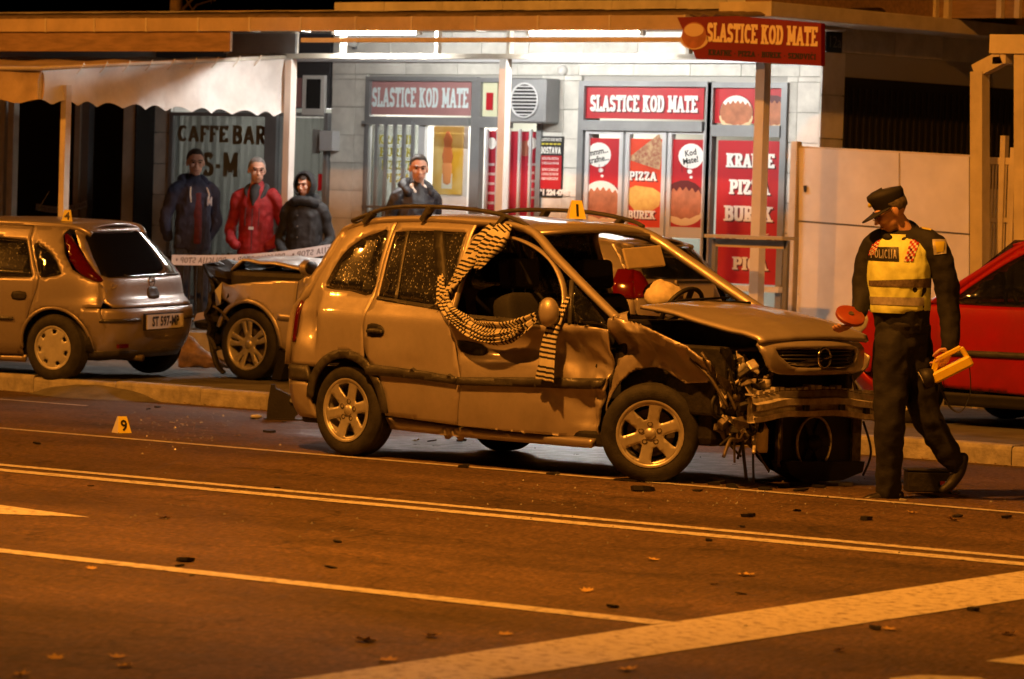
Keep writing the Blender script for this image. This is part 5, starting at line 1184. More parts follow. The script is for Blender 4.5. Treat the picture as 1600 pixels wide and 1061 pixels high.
# wheels
wheel(zr, (RA, -.755, .316), -1, .316, .215, .20, 'six', M['alloy'], spin=.2); wheel(zr, (RA, .755, .316), 1, .316, .215, .20, 'six', M['alloy'])
wheel(zr, (FA + .0, -.73, .322), -1, .318, .215, .20, 'six', M['alloy'], R(36), .35, R(4)); wheel(zr, (FA, .74, .316), 1, .316, .215, .20, 'six', M['alloy'], R(36))
for sg in (-1, 1):
    for ax in (RA, FA): MB().prism(arc2(ax, .33, .40, -5, 185, 16), sg * (.55 if ax < 0 else .30), sg * (.66 if ax < 0 else .42), lambda u, v, w: (u, w, v)).build('wheel_well', M['engine'], zr, True)
# cabin
headrest_seat(zr, .12, -.38, .66); headrest_seat(zr, .12, .38, .66); headrest_seat(zr, -.75, -.36, .68); headrest_seat(zr, -.75, .36, .68)
MB().prism([(.62, .70), (.62, .94), (.72, 1.02), (.95, 1.03), (1.08, 1.02), (1.05, .7)], -.74, .74, lambda u, v, w: (u, w, v)).build('dashboard', M['blkplastic'], zr)
steering(zr, (.62, .38, 1.07), .185, R(-62))
o = MB().ell((0, 0, 0), (.11, .15, .105), 22, 14).build('airbag', M['airbag'], zr, True)
for v_ in o.data.vertices: v_.co += v_.co.normalized() * (.03 * noise.noise(v_.co * 11) + .02 * noise.noise(v_.co * 24))
o.location = (.47, .36, 1.17)
o = MB().box(-.01, .01, -.2, .2, -.075, .075).build('sun_visor', mat('beige_visor', (.5, .42, .3), .8, var=.1, vs=9), zr); o.location = (.42, .2, 1.435); o.rotation_euler = (R(4), R(-18), 0); b_ = o.modifiers.new('b', 'BEVEL'); b_.width = .03; b_.segments = 3
MB().tube([(1.06, -.2, 1.15), (1.12, .1, 1.16), (1.16, .45, 1.155)], .012, 6).tube([(1.1, -.5, 1.13), (1.05, -.1, 1.17), (1.1, .3, 1.19)], .008, 6).build('wiper', M['blkplastic'], zr, True)
# door mirror hanging on the near door
mi = MB().ell((.02, 0, 0), (.075, .068, .098), 22, 14).build('door_mirror', M['silver'], zr, True)
for v_ in mi.data.vertices: v_.co.x = max(v_.co.x, -.012); v_.co.z += .02 * v_.co.y / .1 * 0; mi.location = (.585, -.94, 1.07)
MB().tube([(.59, -.86, 1.02), (.585, -.92, 1.05)], .03, 8).build('mirror_arm', M['blkplastic'], zr)
MB().ell((-.014, 0, 0), (.004, .07, .09), 16, 10).build('mirror_glass', M['glassd'], mi, True)
# ------------------------------------------------------------------ parked hatchback, seen from behind
def roof_patch(car, xs, zt, crown, m, parent, edge=.01, thick=.02):
    mb = MB(); ny = 14
    for x in xs:
        for j in range(ny + 1):
            v = -1 + 2 * j / ny; w_ = car.hw(x, zt(x)) + edge; mb.v.append((car.xsh(x) + (-.04 * (1 - v * v) if x == xs[0] else .05 * (1 - v * v) if x == xs[-1] else 0), v * w_, car.zsh(zt(x)) + crown * (1 - abs(v) ** 2.4)))
    mb.f = [(i * (ny + 1) + j, (i + 1) * (ny + 1) + j, (i + 1) * (ny + 1) + j + 1, i * (ny + 1) + j + 1) for i in range(len(xs) - 1) for j in range(ny)]
    o = mb.build('roof', M[m], parent, True); s_ = o.modifiers.new('s', 'SOLIDIFY'); s_.thickness = thick; s_.offset = -1; return o
def frange(a, b_, n): return [a + (b_ - a) * i / n for i in range(n + 1)]
H = Car('hatchback', (-27.13, 25.99, ZP), R(190), 'dusty silver hatchback parked across the kerb with tail towards the wreck',
        [(.2, .75), (.3, .80), (.5, .826), (.7, .824), (.85, .81), (.95, .79), (1.1, .725), (1.25, .65), (1.38, .575), (1.46, .5)],
        [(.2, 1.70), (.35, 1.79), (.55, 1.83), (.66, 1.815), (.72, 1.75), (.9, 1.71), (1.1, 1.57), (1.3, 1.41), (1.42, 1.32)],
        [(.2, 1.9), (.5, 2.03), (.8, 2.0), (1.5, 2.0)], 5, 'hatchback', (R(-1.5), 0))
hr = H.root; HR, HF = -1.2455, 1.2455
H.zsh = lambda z: z if z < .9 else .9 + (z - .9) * .88
hzt = lambda x: ipol(x, [(-1.33, 1.37), (-1.2, 1.395), (-.6, 1.415), (0, 1.40), (.35, 1.345)])
for sg in (1, -1):
    fl = sg > 0; S = lambda off=0: H.side(sg, off)
    qw = sm2([(-.93, 1.225), (-1.03, 1.20), (-1.16, 1.115), (-1.27, .975), (-1.29, .93), (-1.2, .905), (-1.10, .90), (-1.02, 1.05)], 2)
    lamp = sm2([(-1.19, 1.315), (-1.25, 1.30), (-1.41, 1.125), (-1.56, .97), (-1.635, .885), (-1.60, .872), (-1.52, .91), (-1.41, .99), (-1.29, 1.14)], 2)
    qp = [(-.865, 1.39), (-1.2, 1.385), (-1.17, 1.315), (-1.25, 1.14), (-1.38, .98), (-1.5, .905), (-1.60, .87), (-1.66, .80), (-1.66, .66), (-1.55, .655)] + arc2(HR, .30, .345, 60, 150)[::-1][2:] + [(-1.0, .63), (-1.085, .8), (-1.095, .9), (-.98, 1.1), (-.88, 1.27)]
    qp = [(-.865, 1.39), (-1.2, 1.385), (-1.17, 1.315), (-1.25, 1.14), (-1.38, .98), (-1.5, .905), (-1.60, .87), (-1.66, .80), (-1.66, .655), (-1.54, .65), (-1.50, .55)] + arc2(HR, .30, .345, 128, 42) + [(-1.02, .63), (-1.075, .8), (-1.085, .9), (-.97, 1.1), (-.875, 1.27)]
    H.P('quarter_panel', qp, S(), 'silver2', [qw], .05, flip=fl); H.P('quarter_window', qw, S(-.006), 'glassd', step=.08, thick=.004, flip=fl)
    H.P('tail_lamp', lamp, S(.012), 'redlens', step=.05, thick=.03, flip=fl)
    rw = [(-.845, 1.255), (-.93, 1.1), (-1.02, .895), (-.5, .87), (-.2, .865), (-.2, 1.27), (-.5, 1.275)]
    rdp = [(-.86, 1.385), (-.868, 1.27), (-.962, 1.1), (-1.077, .9), (-1.067, .8), (-1.01, .63), (-.94, .42), (-.9, .215), (-.15, .2), (-.15, 1.395)]
    rd = H.P('rear_door', rdp, S(), 'silver2', [rw], .06, flip=fl); H.P('window_pane', rw, S(-.006), 'glassd', step=.1, thick=.004, parent=rd, flip=fl)
    H.P('door_handle', sm2([(-.96, .765), (-.83, .765), (-.83, .70), (-.96, .70)], 2), S(.006), 'engine', step=.05, parent=rd, flip=fl)
    H.P('side_moulding', [(-.84, .515), (-.84, .545), (-.15, .54), (-.15, .51)], S(.014), 'trim', step=.08, thick=.015, parent=rd, flip=fl)
    fw = [(-.12, .865), (-.12, 1.27), (.25, 1.22), (.75, .92), (.8, .87)]
    fdp = [(-.14, .2), (-.14, 1.395), (.25, 1.34), (.85, .95), (.85, .3), (.8, .2)]
    fd = H.P('front_door', fdp, S(), 'silver2', [fw], .08, flip=fl); H.P('window_pane', fw, S(-.006), 'glassd', step=.12, thick=.004, parent=fd, flip=fl)
    H.P('front_fender', [(.86, .3), (.86, .95), (1.3, .9), (1.8, .75), (1.85, .5), (1.62, .4)] + arc2(HF, .30, .345, 20, 160), S(), 'silver2', step=.08, flip=fl)
    H.P('bumper_corner', [(-1.66, .645), (-1.51, .64), (-1.49, .54)] + arc2(HR, .30, .355, 128, 170)[2:] + [(-1.59, .25), (-1.7, .22), (-1.72, .3), (-1.70, .5)], S(.01), 'silver2', step=.05, thick=.02, flip=fl)
    H.P('arch_lip', ring(HR, .30, .325, .35, -5, 185), S(.006), 'silver2', step=.05, thick=.03, flip=fl)
    H.P('sill', [(-.92, .21), (-.15, .195), (.8, .195), (.8, .15), (-.9, .15)], S(-.01), 'silver2', flip=fl, thick=.03)
    q = [Vector(S(-.02)(a, b_)) for a, b_ in ((-1.36, 1.31), (-1.2, 1.385), (-.6, 1.405), (0, 1.392), (.35, 1.3), (.95, .97))]
    MB().tube(smoothed(q, 4), [(.03, .035)] * 21, 8, ref=(0, sg, .3)).build('roof_pillar', M['silver2'], hr, True)
    wheel(hr, (HR, sg * .72, .291), sg, .291, .185, .17, 'cover', M['hubcap'], spin=.3); wheel(hr, (HF, sg * .72, .291), sg, .291, .185, .17, 'cover', M['hubcap'])
    for ax in (HR, HF): MB().prism(arc2(ax, .30, .34, -5, 185, 16), sg * .5, sg * .72, lambda u, v, w: (u, w, v)).build('wheel_well', M['engine'], hr, True)
roof_patch(H, frange(-1.33, .35, 20), hzt, .045, 'silver2', hr)
E_ = H.end(False)
gl = [(-.55, .905), (.55, .905), (.6, .93), (.55, 1.1), (.47, 1.29), (.42, 1.345), (-.42, 1.345), (-.47, 1.29), (-.55, 1.1), (-.6, .93)]
tg = H.P('tailgate', [(-.60, .655), (.60, .655), (.64, .70), (.645, .86), (.62, 1.0), (.56, 1.2), (.47, 1.385), (-.47, 1.385), (-.56, 1.2), (-.62, 1.0), (-.645, .86), (-.64, .70)], E_, 'silver2', [gl], .05, .015, flip=True)
H.P('rear_window', gl, H.end(False, .004), mat('tinted_hatch_glass', (.008, .008, .009), .06, 0, coat=.8), step=.06, thick=.006, parent=tg, flip=True)
H.P('lock_surround', sm2([(-.07, .80), (0, .82), (.07, .80), (.08, .72), (-.08, .72)], 2), H.end(False, .008), 'trim', step=.05, parent=tg, flip=True)
emblem(tg, lambda a, b_, w=0: Vector((-1.725 - w, -a, .86 + b_)), .045, M['chrome'])
smalltext('Corsa', (-1.70, .5, .815), (0, -1, 0), (-1, 0, 0), .07, M['chrome'], tg)
H.P('rear_bumper', [(-.70, .25), (-.3, .23), (.3, .23), (.70, .25), (.72, .5), (.68, .64), (-.68, .64), (-.72, .5)], H.end(False, .012), 'silver2', step=.05, thick=.03, flip=True)
for sg in (1, -1): H.P('bumper_moulding', [(sg * .70, .52), (sg * .70, .55), (sg * .34, .555), (sg * .34, .525)], H.end(False, .028), 'trim', step=.05, thick=.02, flip=True)
H.P('bumper_lip', [(-.68, .2), (.68, .2), (.7, .27), (-.7, .27)], H.end(False, .016), 'trim', step=.06, thick=.03, flip=True)
boxo('fog_reflector', -1.80, -1.775, .45, .6, .30, .335, M['redlens'], hr)
np_ = MB().box(-1.872, -1.86, -.29, .27, .455, .58).build('number_plate', mat('plate_white', (.62, .6, .56), .4), hr)
MB().box(-1.859, -1.84, -.31, .29, .445, .592).build('plate_holder', M['blkplastic'], hr)
smalltext('ST 597-MP', (-1.875, -.01, .482), (0, -1, 0), (-1, 0, 0), .115, M['black'], np_, .004, sx=.82)
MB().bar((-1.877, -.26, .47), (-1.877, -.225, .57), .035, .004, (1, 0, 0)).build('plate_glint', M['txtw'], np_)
boxo('under_body', -1.6, 1.7, -.6, .6, .18, .5, M['engine'], hr, .05); headrest_seat(hr, -.75, .3, .5); headrest_seat(hr, -.75, -.3, .5)
MB().tube([(-.5, 0, 1.45), (-.62, 0, 1.62)], .004, 5).build('aerial', M['black'], hr)
MB().tube([(-1.5, .2, .2), (-1.78, .2, .2)], .03, 10).build('exhaust', M['dirtymetal'], hr, True)
# ------------------------------------------------------------------ crashed silver compact behind the minivan
B = Car('crashed_estate', (-23.79, 28.10, ZP), R(185), 'silver estate car with its bonnet buckled up behind the minivan',
        [(.2, .80), (.35, .86), (.6, .885), (.85, .875), (1.0, .85), (1.2, .77), (1.4, .69), (1.55, .61), (1.62, .5)],
        [(.2, 2.2), (.4, 2.3), (.7, 2.33), (.95, 2.30), (1.2, 2.2), (1.5, 2.0), (1.62, 1.9)],
        [(.2, 2.0), (.5, 2.15), (.8, 2.15), (1.6, 2.1)], 6, 'car')
M['redlens2'] = mat('bright_red_lens', (.16, .006, .005), .12, 0, coat=.5); br = B.root; BF, BR = 1.357, -1.357
B.xsh = lambda x: x - .42 * min(1, max(0, (-.2 - x) / .8))
B.zsh = lambda z: z if z < 1 else 1 + (z - 1) * .68
bzt = lambda x: ipol(x, [(-2.0, 1.49), (-1.5, 1.56), (-.8, 1.575), (-.25, 1.53), (-.1, 1.5)])
def dentB(x, z): k = max(0, x - 1.3); return (0, .05 * k * noise.noise((x * 6, z * 5, 2)) - .1 * k, .03 * k * noise.noise((x * 7, z * 3, 5)))
for sg in (1, -1):
    fl = sg > 0; S = lambda off=0, d=None: B.side(sg, off, d)
    B.P('front_fender', [(.80, .28), (.82, .6), (.80, .9), (1.05, .895), (1.4, .86), (1.62, .835), (1.70, .86), (1.76, .80), (1.70, .70)] + arc2(BF, .33, .385, 60, 188), S(0, dentB), 'silver3', step=.04, flip=fl)
    B.P('arch_lip', ring(BF, .33, .355, .39, 20, 185), S(.004), 'silver3', step=.05, thick=.03, flip=fl)
    fw = [(-.2, .97), (-.2, 1.40), (.0, 1.34), (.45, 1.03), (.5, .97)]
    fd = B.P('front_door', [(-.25, .25), (-.25, 1.5), (-.05, 1.45), (.2, 1.30), (.56, 1.05), (.79, .9), (.81, .6), (.79, .28)], S(), 'silver3', [fw], .06, flip=fl); B.P('window_pane', fw, S(-.006), 'glassd', step=.12, thick=.004, parent=fd, flip=fl)
    B.P('fender_badge', [(.84, .545), (.84, .60), (1.0, .605), (1.0, .55)], S(.012), 'silver2', step=.05, thick=.01, flip=fl)
    B.P('door_strip', [(-.25, .545), (-.25, .60), (.79, .605), (.79, .55)], S(.012), 'silver2', step=.05, thick=.01, parent=fd, flip=fl)
    rw = [(-.28, .97), (-.28, 1.46), (-.9, 1.44), (-1.15, 1.25), (-1.1, .98)]
    rd = B.P('rear_door', [(-.26, .25), (-.26, 1.56), (-1.15, 1.57), (-1.25, 1.2), (-1.1, .6), (-.95, .3)], S(), 'silver3', [rw], .08, flip=fl); B.P('window_pane', rw, S(-.006), 'glassd', step=.12, thick=.004, parent=rd, flip=fl)
    qw = [(-1.25, 1.0), (-1.28, 1.42), (-1.75, 1.36), (-1.95, 1.12), (-1.6, 1.02)]
    B.P('quarter_panel', [(-1.16, 1.565), (-1.26, 1.2), (-1.11, .6)] + arc2(BR, .33, .385, 45, 175) + [(-2.0, .4), (-2.2, .6), (-2.2, .86), (-2.17, 1.0), (-2.08, 1.2), (-1.9, 1.5)], S(), 'silver3', [qw], .08, flip=fl); B.P('quarter_window', qw, S(-.006), 'glassd', step=.12, thick=.004, flip=fl)
    B.P('tail_lamp', [(-2.19, .87), (-2.16, 1.02), (-2.11, 1.19), (-2.0, 1.17), (-2.0, 1.0), (-2.03, .88)], S(.012), 'redlens2', step=.05, thick=.03, flip=fl)
    B.P('rear_bumper_corner', [(-2.2, .58), (-2.0, .4), (-1.78, .33), (-1.8, .22), (-2.15, .22)], S(.014), 'silver3', step=.07, thick=.03, flip=fl)
    q = [Vector(S(-.02)(a, b_)) for a, b_ in ((-2.0, 1.44), (-1.5, 1.55), (-.8, 1.562), (-.25, 1.52), (.05, 1.38), (.55, 1.03))]
    MB().tube(smoothed(q, 4), [(.03, .04)] * 21, 8, ref=(0, sg, .3)).build('roof_pillar', M['silver3'], br, True)
    B.P('sill', [(-1.0, .26), (.85, .26), (.85, .18), (-1.0, .18)], S(0), 'silver3', flip=fl, thick=.03)
    wheel(br, (BF, sg * .76, .318), sg, .318, .225, .2, 'twin', M['alloy'], spin=.1, steer=R(-3)); wheel(br, (BR - .42, sg * .76, .318), sg, .318, .225, .2, 'twin', M['alloy'])
    for ax in (BF, BR - .42): MB().prism(arc2(ax, .33, .38, -5, 185, 16), sg * .5, sg * .76, lambda u, v, w: (u, w, v)).build('wheel_well', M['engine'], br, True)
    mi = MB().ell((0, 0, 0), (.06, .11, .075), 16, 10).build('door_mirror', M['silver3'], br, True); mi.location = (.62, sg * .97, 1.02); MB().ell((-.035, 0, 0), (.03, .09, .06), 14, 8).build('mirror_glass', M['black'], mi, True)
roof_patch(B, frange(-2.0, -.1, 20), bzt, .045, 'silver3', br)
glb = [(-.6, 1.06), (.6, 1.06), (.5, 1.46), (-.5, 1.46)]
tg = B.P('tailgate', [(-.7, .6), (.7, .6), (.72, .9), (.66, 1.2), (.56, 1.5), (-.56, 1.5), (-.66, 1.2), (-.72, .9)], B.end(False), 'silver3', [glb], .07, flip=True)
B.P('rear_window', glb, B.end(False, .004), 'glassd', step=.1, thick=.004, parent=tg, flip=True)
for sg in (1, -1): B.P('tail_lamp', [(sg * .60, .9), (sg * .74, .87), (sg * .72, 1.02), (sg * .66, 1.19), (sg * .60, 1.15)], B.end(False, .012), 'redlens2', step=.05, thick=.02, flip=True)
B.P('rear_bumper', [(-.8, .22), (.8, .22), (.8, .58), (-.8, .58)], B.end(False, .02), 'silver3', step=.1, thick=.03, flip=True)
MB().box(-2.765, -2.75, -.29, .27, .88, .995).build('number_plate', mat('plate_cream', (.66, .6, .5), .4), tg); MB().box(-2.772, -2.75, -.34, .32, 1.005, 1.03).build('plate_bar', M['chrome'], tg)
# buckled bonnet and crushed nose
mb = MB(); nx, ny = 18, 16
for i in range(nx + 1):
    for j in range(ny + 1):
        u = i / nx; v = -1 + 2 * j / ny
        x = .55 + 1.25 * u - .1 * v * v * u; y = v * (.74 - .06 * u); z = .955 + .04 * math.sin(math.pi * u) + .10 * u ** 1.5 + .02 * abs(math.sin(u * 9)) * u + .03 * (1 - v * v) - .9 * max(0, u - .9)
        mb.v.append((x, y, z + .02 * noise.noise((u * 5, v * 3, 7)) * u))
mb.f = [(i * (ny + 1) + j, (i + 1) * (ny + 1) + j, (i + 1) * (ny + 1) + j + 1, i * (ny + 1) + j + 1) for i in range(nx) for j in range(ny)]
o = mb.build('bonnet', M['silver3'], br, True); o.modifiers.new('s', 'SOLIDIFY').thickness = .02
boxo('engine_block', .6, 1.70, -.70, .70, .25, .97, M['engine'], br, .05); boxo('under_body', -2.5, .6, -.7, .7, .2, .5, M['engine'], br, .05)
random.seed(5)
for k in range(30):
    p = Vector((random.uniform(1.5, 1.95), random.uniform(-.6, .84), random.uniform(.35, .95))); a = Vector((random.uniform(-.2, .2), random.uniform(-.25, .2), random.uniform(-.2, .2)))
    mm = random.choice(['engine', 'blkplastic', 'dirtymetal', 'engine', 'silver3' if k % 5 == 0 else 'engine'])
    if k % 2: MB().tube(smoothed([p, p + a * .5 + Vector((0, .03, .04)), p + a], 4), random.uniform(.008, .02), 6).build('hose', M[mm], br, True)
    else:
        w_ = random.uniform(.03, .08); n_ = a.cross(Vector((.2, 1, .4))).normalized() * w_
        o = MB().add([p - n_, p + n_, p + a * .6 + n_ * .7, p + a * .5 - n_, p + a + n_ * .3, p + a - n_ * .5], [(0, 1, 2, 3), (3, 2, 4, 5)]).build('bent_bracket', M[mm], br); o.modifiers.new('s', 'SOLIDIFY').thickness = .008
mb = MB(); n = 20
for i in range(n + 1):
    for j in range(n + 1):
        u, v = i / n, j / n; yy = -.7 + 1.52 * u; z_ = .22 + .80 * v; q = noise.noise((yy * 4, z_ * 4, 3)); mb.v.append((1.80 + .12 * (1 - abs(2 * noise.noise((yy * 3, z_ * 5, 9)))) + .08 * q - .1 * (u - .5) ** 2, yy + .05 * q, z_ + .04 * noise.noise((yy * 5, z_ * 3, 6))))
mb.f = [(i * (n + 1) + j, (i + 1) * (n + 1) + j, (i + 1) * (n + 1) + j + 1, i * (n + 1) + j + 1) for i in range(n) for j in range(n)]
mb.build('crushed_front', M['engine'], br, False).modifiers.new('s', 'SOLIDIFY').thickness = .03
o = MB().add([(1.70, .80, .86), (1.80, .74, .80), (1.76, .8, .64), (1.68, .84, .66), (1.74, .85, .78)], [(0, 1, 4), (1, 2, 4), (2, 3, 4), (3, 0, 4)]).build('headlamp_shard', M['lens'], br)
MB().tube(smoothed([(1.80, .78, .78), (1.90, .72, .6), (1.84, .76, .35), (1.72, .82, .13), (1.62, .84, .05)], 5), [(.03, .012)] * 21, 8).build('wing_liner', M['blkplastic'], br, True)
mb = MB().prism([(1.0, .02), (1.1, .02), (1.02, .3), (.98, .34), (.94, .2)], .70, .82, lambda u, v, w: (u, w, v)); mb.build('torn_liner', M['blkplastic'], br)
MB().add([(1.85, .5, .64), (2.12, .62, .56), (2.14, .64, .49), (1.9, .55, .55)], [(0, 1, 2, 3)]).build('torn_bumper_strip', M['silver3'], br).modifiers.new('s', 'SOLIDIFY').thickness = .012
# ------------------------------------------------------------------ red car on the pavement
K = Car('red_car', (-17.14, 28.25, ZP), R(180), 'glossy red hatchback standing behind the policeman on the pavement',
        [(.2, .78), (.35, .83), (.6, .86), (.85, .85), (.95, .83), (1.1, .77), (1.3, .69), (1.45, .62), (1.55, .5)],
        [(.2, 1.85), (.5, 1.9), (.9, 1.88), (1.5, 1.6)], [(.2, 1.75), (.4, 1.9), (.6, 1.93), (.8, 1.9), (1.6, 1.9)], 5, 'car')
kr = K.root; KF, KR = 1.15, -1.35
kzt = lambda x: ipol(x, [(-1.6, 1.40), (-1.0, 1.50), (-.2, 1.52), (.1, 1.50), (.3, 1.44)])
for sg in (1, -1):
    fl = sg > 0; S = lambda off=0: K.side(sg, off)
    fw = sm2([(-.55, .96), (-.55, 1.2), (-.5, 1.42), (-.1, 1.43), (.15, 1.38), (.45, 1.2), (.72, .99), (.6, .955), (0, .955)], 2)
    fd = K.P('front_door', [(-.62, .25), (-.62, .9), (-.6, 1.49), (-.1, 1.50), (.2, 1.44), (.75, 1.02), (.77, .92), (.77, .3)], S(), 'redpaint', [fw], .06, flip=fl)
    K.P('window_pane', fw, S(-.006), 'glassc', step=.12, thick=.004, parent=fd, flip=fl)
    K.P('side_moulding', [(-.62, .565), (-.62, .61), (.76, .60), (.76, .555)], S(.016), 'trim', step=.1, thick=.015, parent=fd, flip=fl)
    K.P('door_handle', sm2([(-.52, .86), (-.36, .86), (-.36, .80), (-.52, .80)], 2), S(.02), 'redpaint', step=.05, thick=.03, parent=fd, flip=fl)
    K.P('front_fender', [(.78, .3), (.78, .95), (1.2, .935), (1.6, .86), (1.78, .78), (1.76, .5), (1.55, .38)] + arc2(KF, .31, .36, 12, 172), S(), 'redpaint', step=.06, flip=fl)
    K.P('rear_side', [(-.64, .25), (-.64, 1.49), (-1.4, 1.44), (-1.75, 1.0), (-1.8, .5)] + arc2(KR, .31, .36, 170, 10), S(), 'redpaint', [[(-.7, .97), (-.7, 1.4), (-1.25, 1.36), (-1.45, 1.02)]], .08, flip=fl)
    K.P('sill', [(-.9, .26), (.8, .26), (.8, .16), (-.9, .16)], S(-.01), 'blkplastic', flip=fl, thick=.03)
    K.P('headlamp', sm2([(1.55, .84), (1.72, .78), (1.76, .68), (1.68, .66), (1.55, .74)], 2), S(.012), 'lens', step=.05, thick=.02, flip=fl)
    q = [Vector(S(-.02)(a, b_)) for a, b_ in ((-1.6, 1.36), (-1.0, 1.48), (-.2, 1.505), (.15, 1.46), (.55, 1.2), (.9, .96))]
    MB().tube(smoothed(q, 4), [(.032, .04)] * 21, 8, ref=(0, sg, .3)).build('roof_pillar', M['redpaint'], kr, True)
    wheel(kr, (KF, sg * .73, .295), sg, .295, .19, .18, 'cover', M['hubcap']); wheel(kr, (KR, sg * .73, .295), sg, .295, .19, .18, 'cover', M['hubcap'])
    for ax in (KF, KR): MB().prism(arc2(ax, .31, .35, -5, 185, 16), sg * .5, sg * .74, lambda u, v, w: (u, w, v)).build('wheel_well', M['engine'], kr, True)
roof_patch(K, frange(-1.6, .3, 18), kzt, .04, 'redpaint', kr)
mb = MB(); nx, ny = 16, 14
for i in range(nx + 1):
    for j in range(ny + 1):
        u = i / nx; v = -1 + 2 * j / ny; x = .82 + 1.02 * u - .12 * v * v * u; mb.v.append((x, v * (.78 - .14 * u), ipol(u, [(0, .985), (.5, .945), (.85, .87), (1, .80)]) + .03 * (1 - v * v)))
mb.f = [(i * (ny + 1) + j, (i + 1) * (ny + 1) + j, (i + 1) * (ny + 1) + j + 1, i * (ny + 1) + j + 1) for i in range(nx) for j in range(ny)]
mb.build('bonnet', M['redpaint'], kr, True).modifiers.new('s', 'SOLIDIFY').thickness = .02
K.P('front_bumper', [(-.75, .2), (.75, .2), (.75, .68), (.6, .8), (-.6, .8), (-.75, .68)], K.end(True, .01), 'redpaint', step=.08, thick=.03)
K.P('windscreen', [(-.66, .0), (.66, .0), (.56, .62), (-.56, .62)], lambda y, t: (.92 - .95 * t, y, .99 + .78 * t), 'glassc', step=.15, thick=.004)
tk = K.P('tailgate', [(-.72, .3), (.72, .3), (.7, .9), (.6, 1.2), (.5, 1.42), (-.5, 1.42), (-.6, 1.2), (-.7, .9)], K.end(False), 'redpaint', [[(-.5, .98), (.5, .98), (.42, 1.34), (-.42, 1.34)]], .08, flip=True)
K.P('rear_window', [(-.5, .98), (.5, .98), (.42, 1.34), (-.42, 1.34)], K.end(False, -.004), 'glassd', step=.12, thick=.004, parent=tk, flip=True)
boxo('under_body', -1.7, 1.6, -.62, .62, .2, .5, M['engine'], kr, .05); headrest_seat(kr, -.25, .36, .55); headrest_seat(kr, -.25, -.36, .55); steering(kr, (.38, .36, .92))
MB().prism([(.45, .6), (.45, .88), (.6, .96), (.85, .97), (.85, .6)], -.7, .7, lambda u, v, w: (u, w, v)).build('dashboard', M['blkplastic'], kr)
MB().box(-.1, .15, -.08, .08, 1.56, 1.60).build('roof_aerial_base', M['redpaint'], kr)
# ------------------------------------------------------------------ people
def blob(name, prims, vox, m, parent, sm=3, fold=0.0, ffreq=9.0, fz=.5, ref=None):
    """closed shapes fused into one continuous skin"""
    mb = MB()
    for pr in prims:
        if pr[0] == 'c':
            pts = [p for p, r in pr[1]]; rs = [r if isinstance(r, tuple) else (r, r) for p, r in pr[1]]
            rf = pr[2] if len(pr) > 2 else None
            if len(pts) > 2:
                q = smoothed(pts, 4); n_ = len(pts) - 1; rr = []
                for i in range(len(q)):
                    t = i / 4; k = min(n_ - 1, int(t)); f = t - k; f = f * f * (3 - 2 * f); rr.append((rs[k][0] + (rs[k + 1][0] - rs[k][0]) * f, rs[k][1] + (rs[k + 1][1] - rs[k][1]) * f))
            else: q = [Vector(p) for p in pts]; rr = rs
            mb.tube(q, rr, 18, True, 0, 1, rf)
            for p, r in ((q[0], rr[0]), (q[-1], rr[-1])): mb.ell(p, (min(r),) * 3, 14, 9)
        else: mb.ell(pr[1], pr[2], 20, 14, 0, pr[3] if len(pr) > 3 else None)
    o = mb.build(name, m, None, False, False)
    rm = o.modifiers.new('r', 'REMESH'); rm.mode = 'VOXEL'; rm.voxel_size = vox
    bpy.context.view_layer.update()
    me = bpy.data.meshes.new_from_object(o.evaluated_get(bpy.context.evaluated_depsgraph_get())); bpy.data.objects.remove(o)
    bm = bmesh.new(); bm.from_mesh(me)
    for _ in range(sm): bmesh.ops.smooth_vert(bm, verts=bm.verts, factor=.5, use_axis_x=True, use_axis_y=True, use_axis_z=True)
    if fold:
        bm.normal_update()
        for v in bm.verts:
            c = v.co; w = Vector((noise.noise(c * 3), noise.noise(c * 3 + Vector((9, 1, 2))), noise.noise(c * 3 + Vector((3, 7, 5))))) * .12
            a = 1 - abs(noise.noise(Vector((c.x * ffreq, c.y * ffreq, c.z * ffreq * fz)) + w * ffreq)) * 2
            v.co += v.normal * fold * (a * .7 + .5 * noise.noise(c * ffreq * 2.2))
    bm.to_mesh(me); bm.free(); me.name = name; me.materials.clear()
    return mk(name, me, m, parent, True)
M['skin'] = mat('skin', (.62, .36, .26), .55, var=.12, vs=22); M['skin'].node_tree.nodes['Principled BSDF'].inputs['Subsurface Weight'].default_value = .08
M['lip'] = mat('lips', (.32, .13, .1), .5); M['eye'] = mat('dark_eye', (.02, .016, .014), .25); M['brow'] = mat('brow_hair', (.05, .035, .025), .8)
def hairmat(n, c): return mat(n, c, .6, var=.45, vs=30, bump=.5, bs=90)
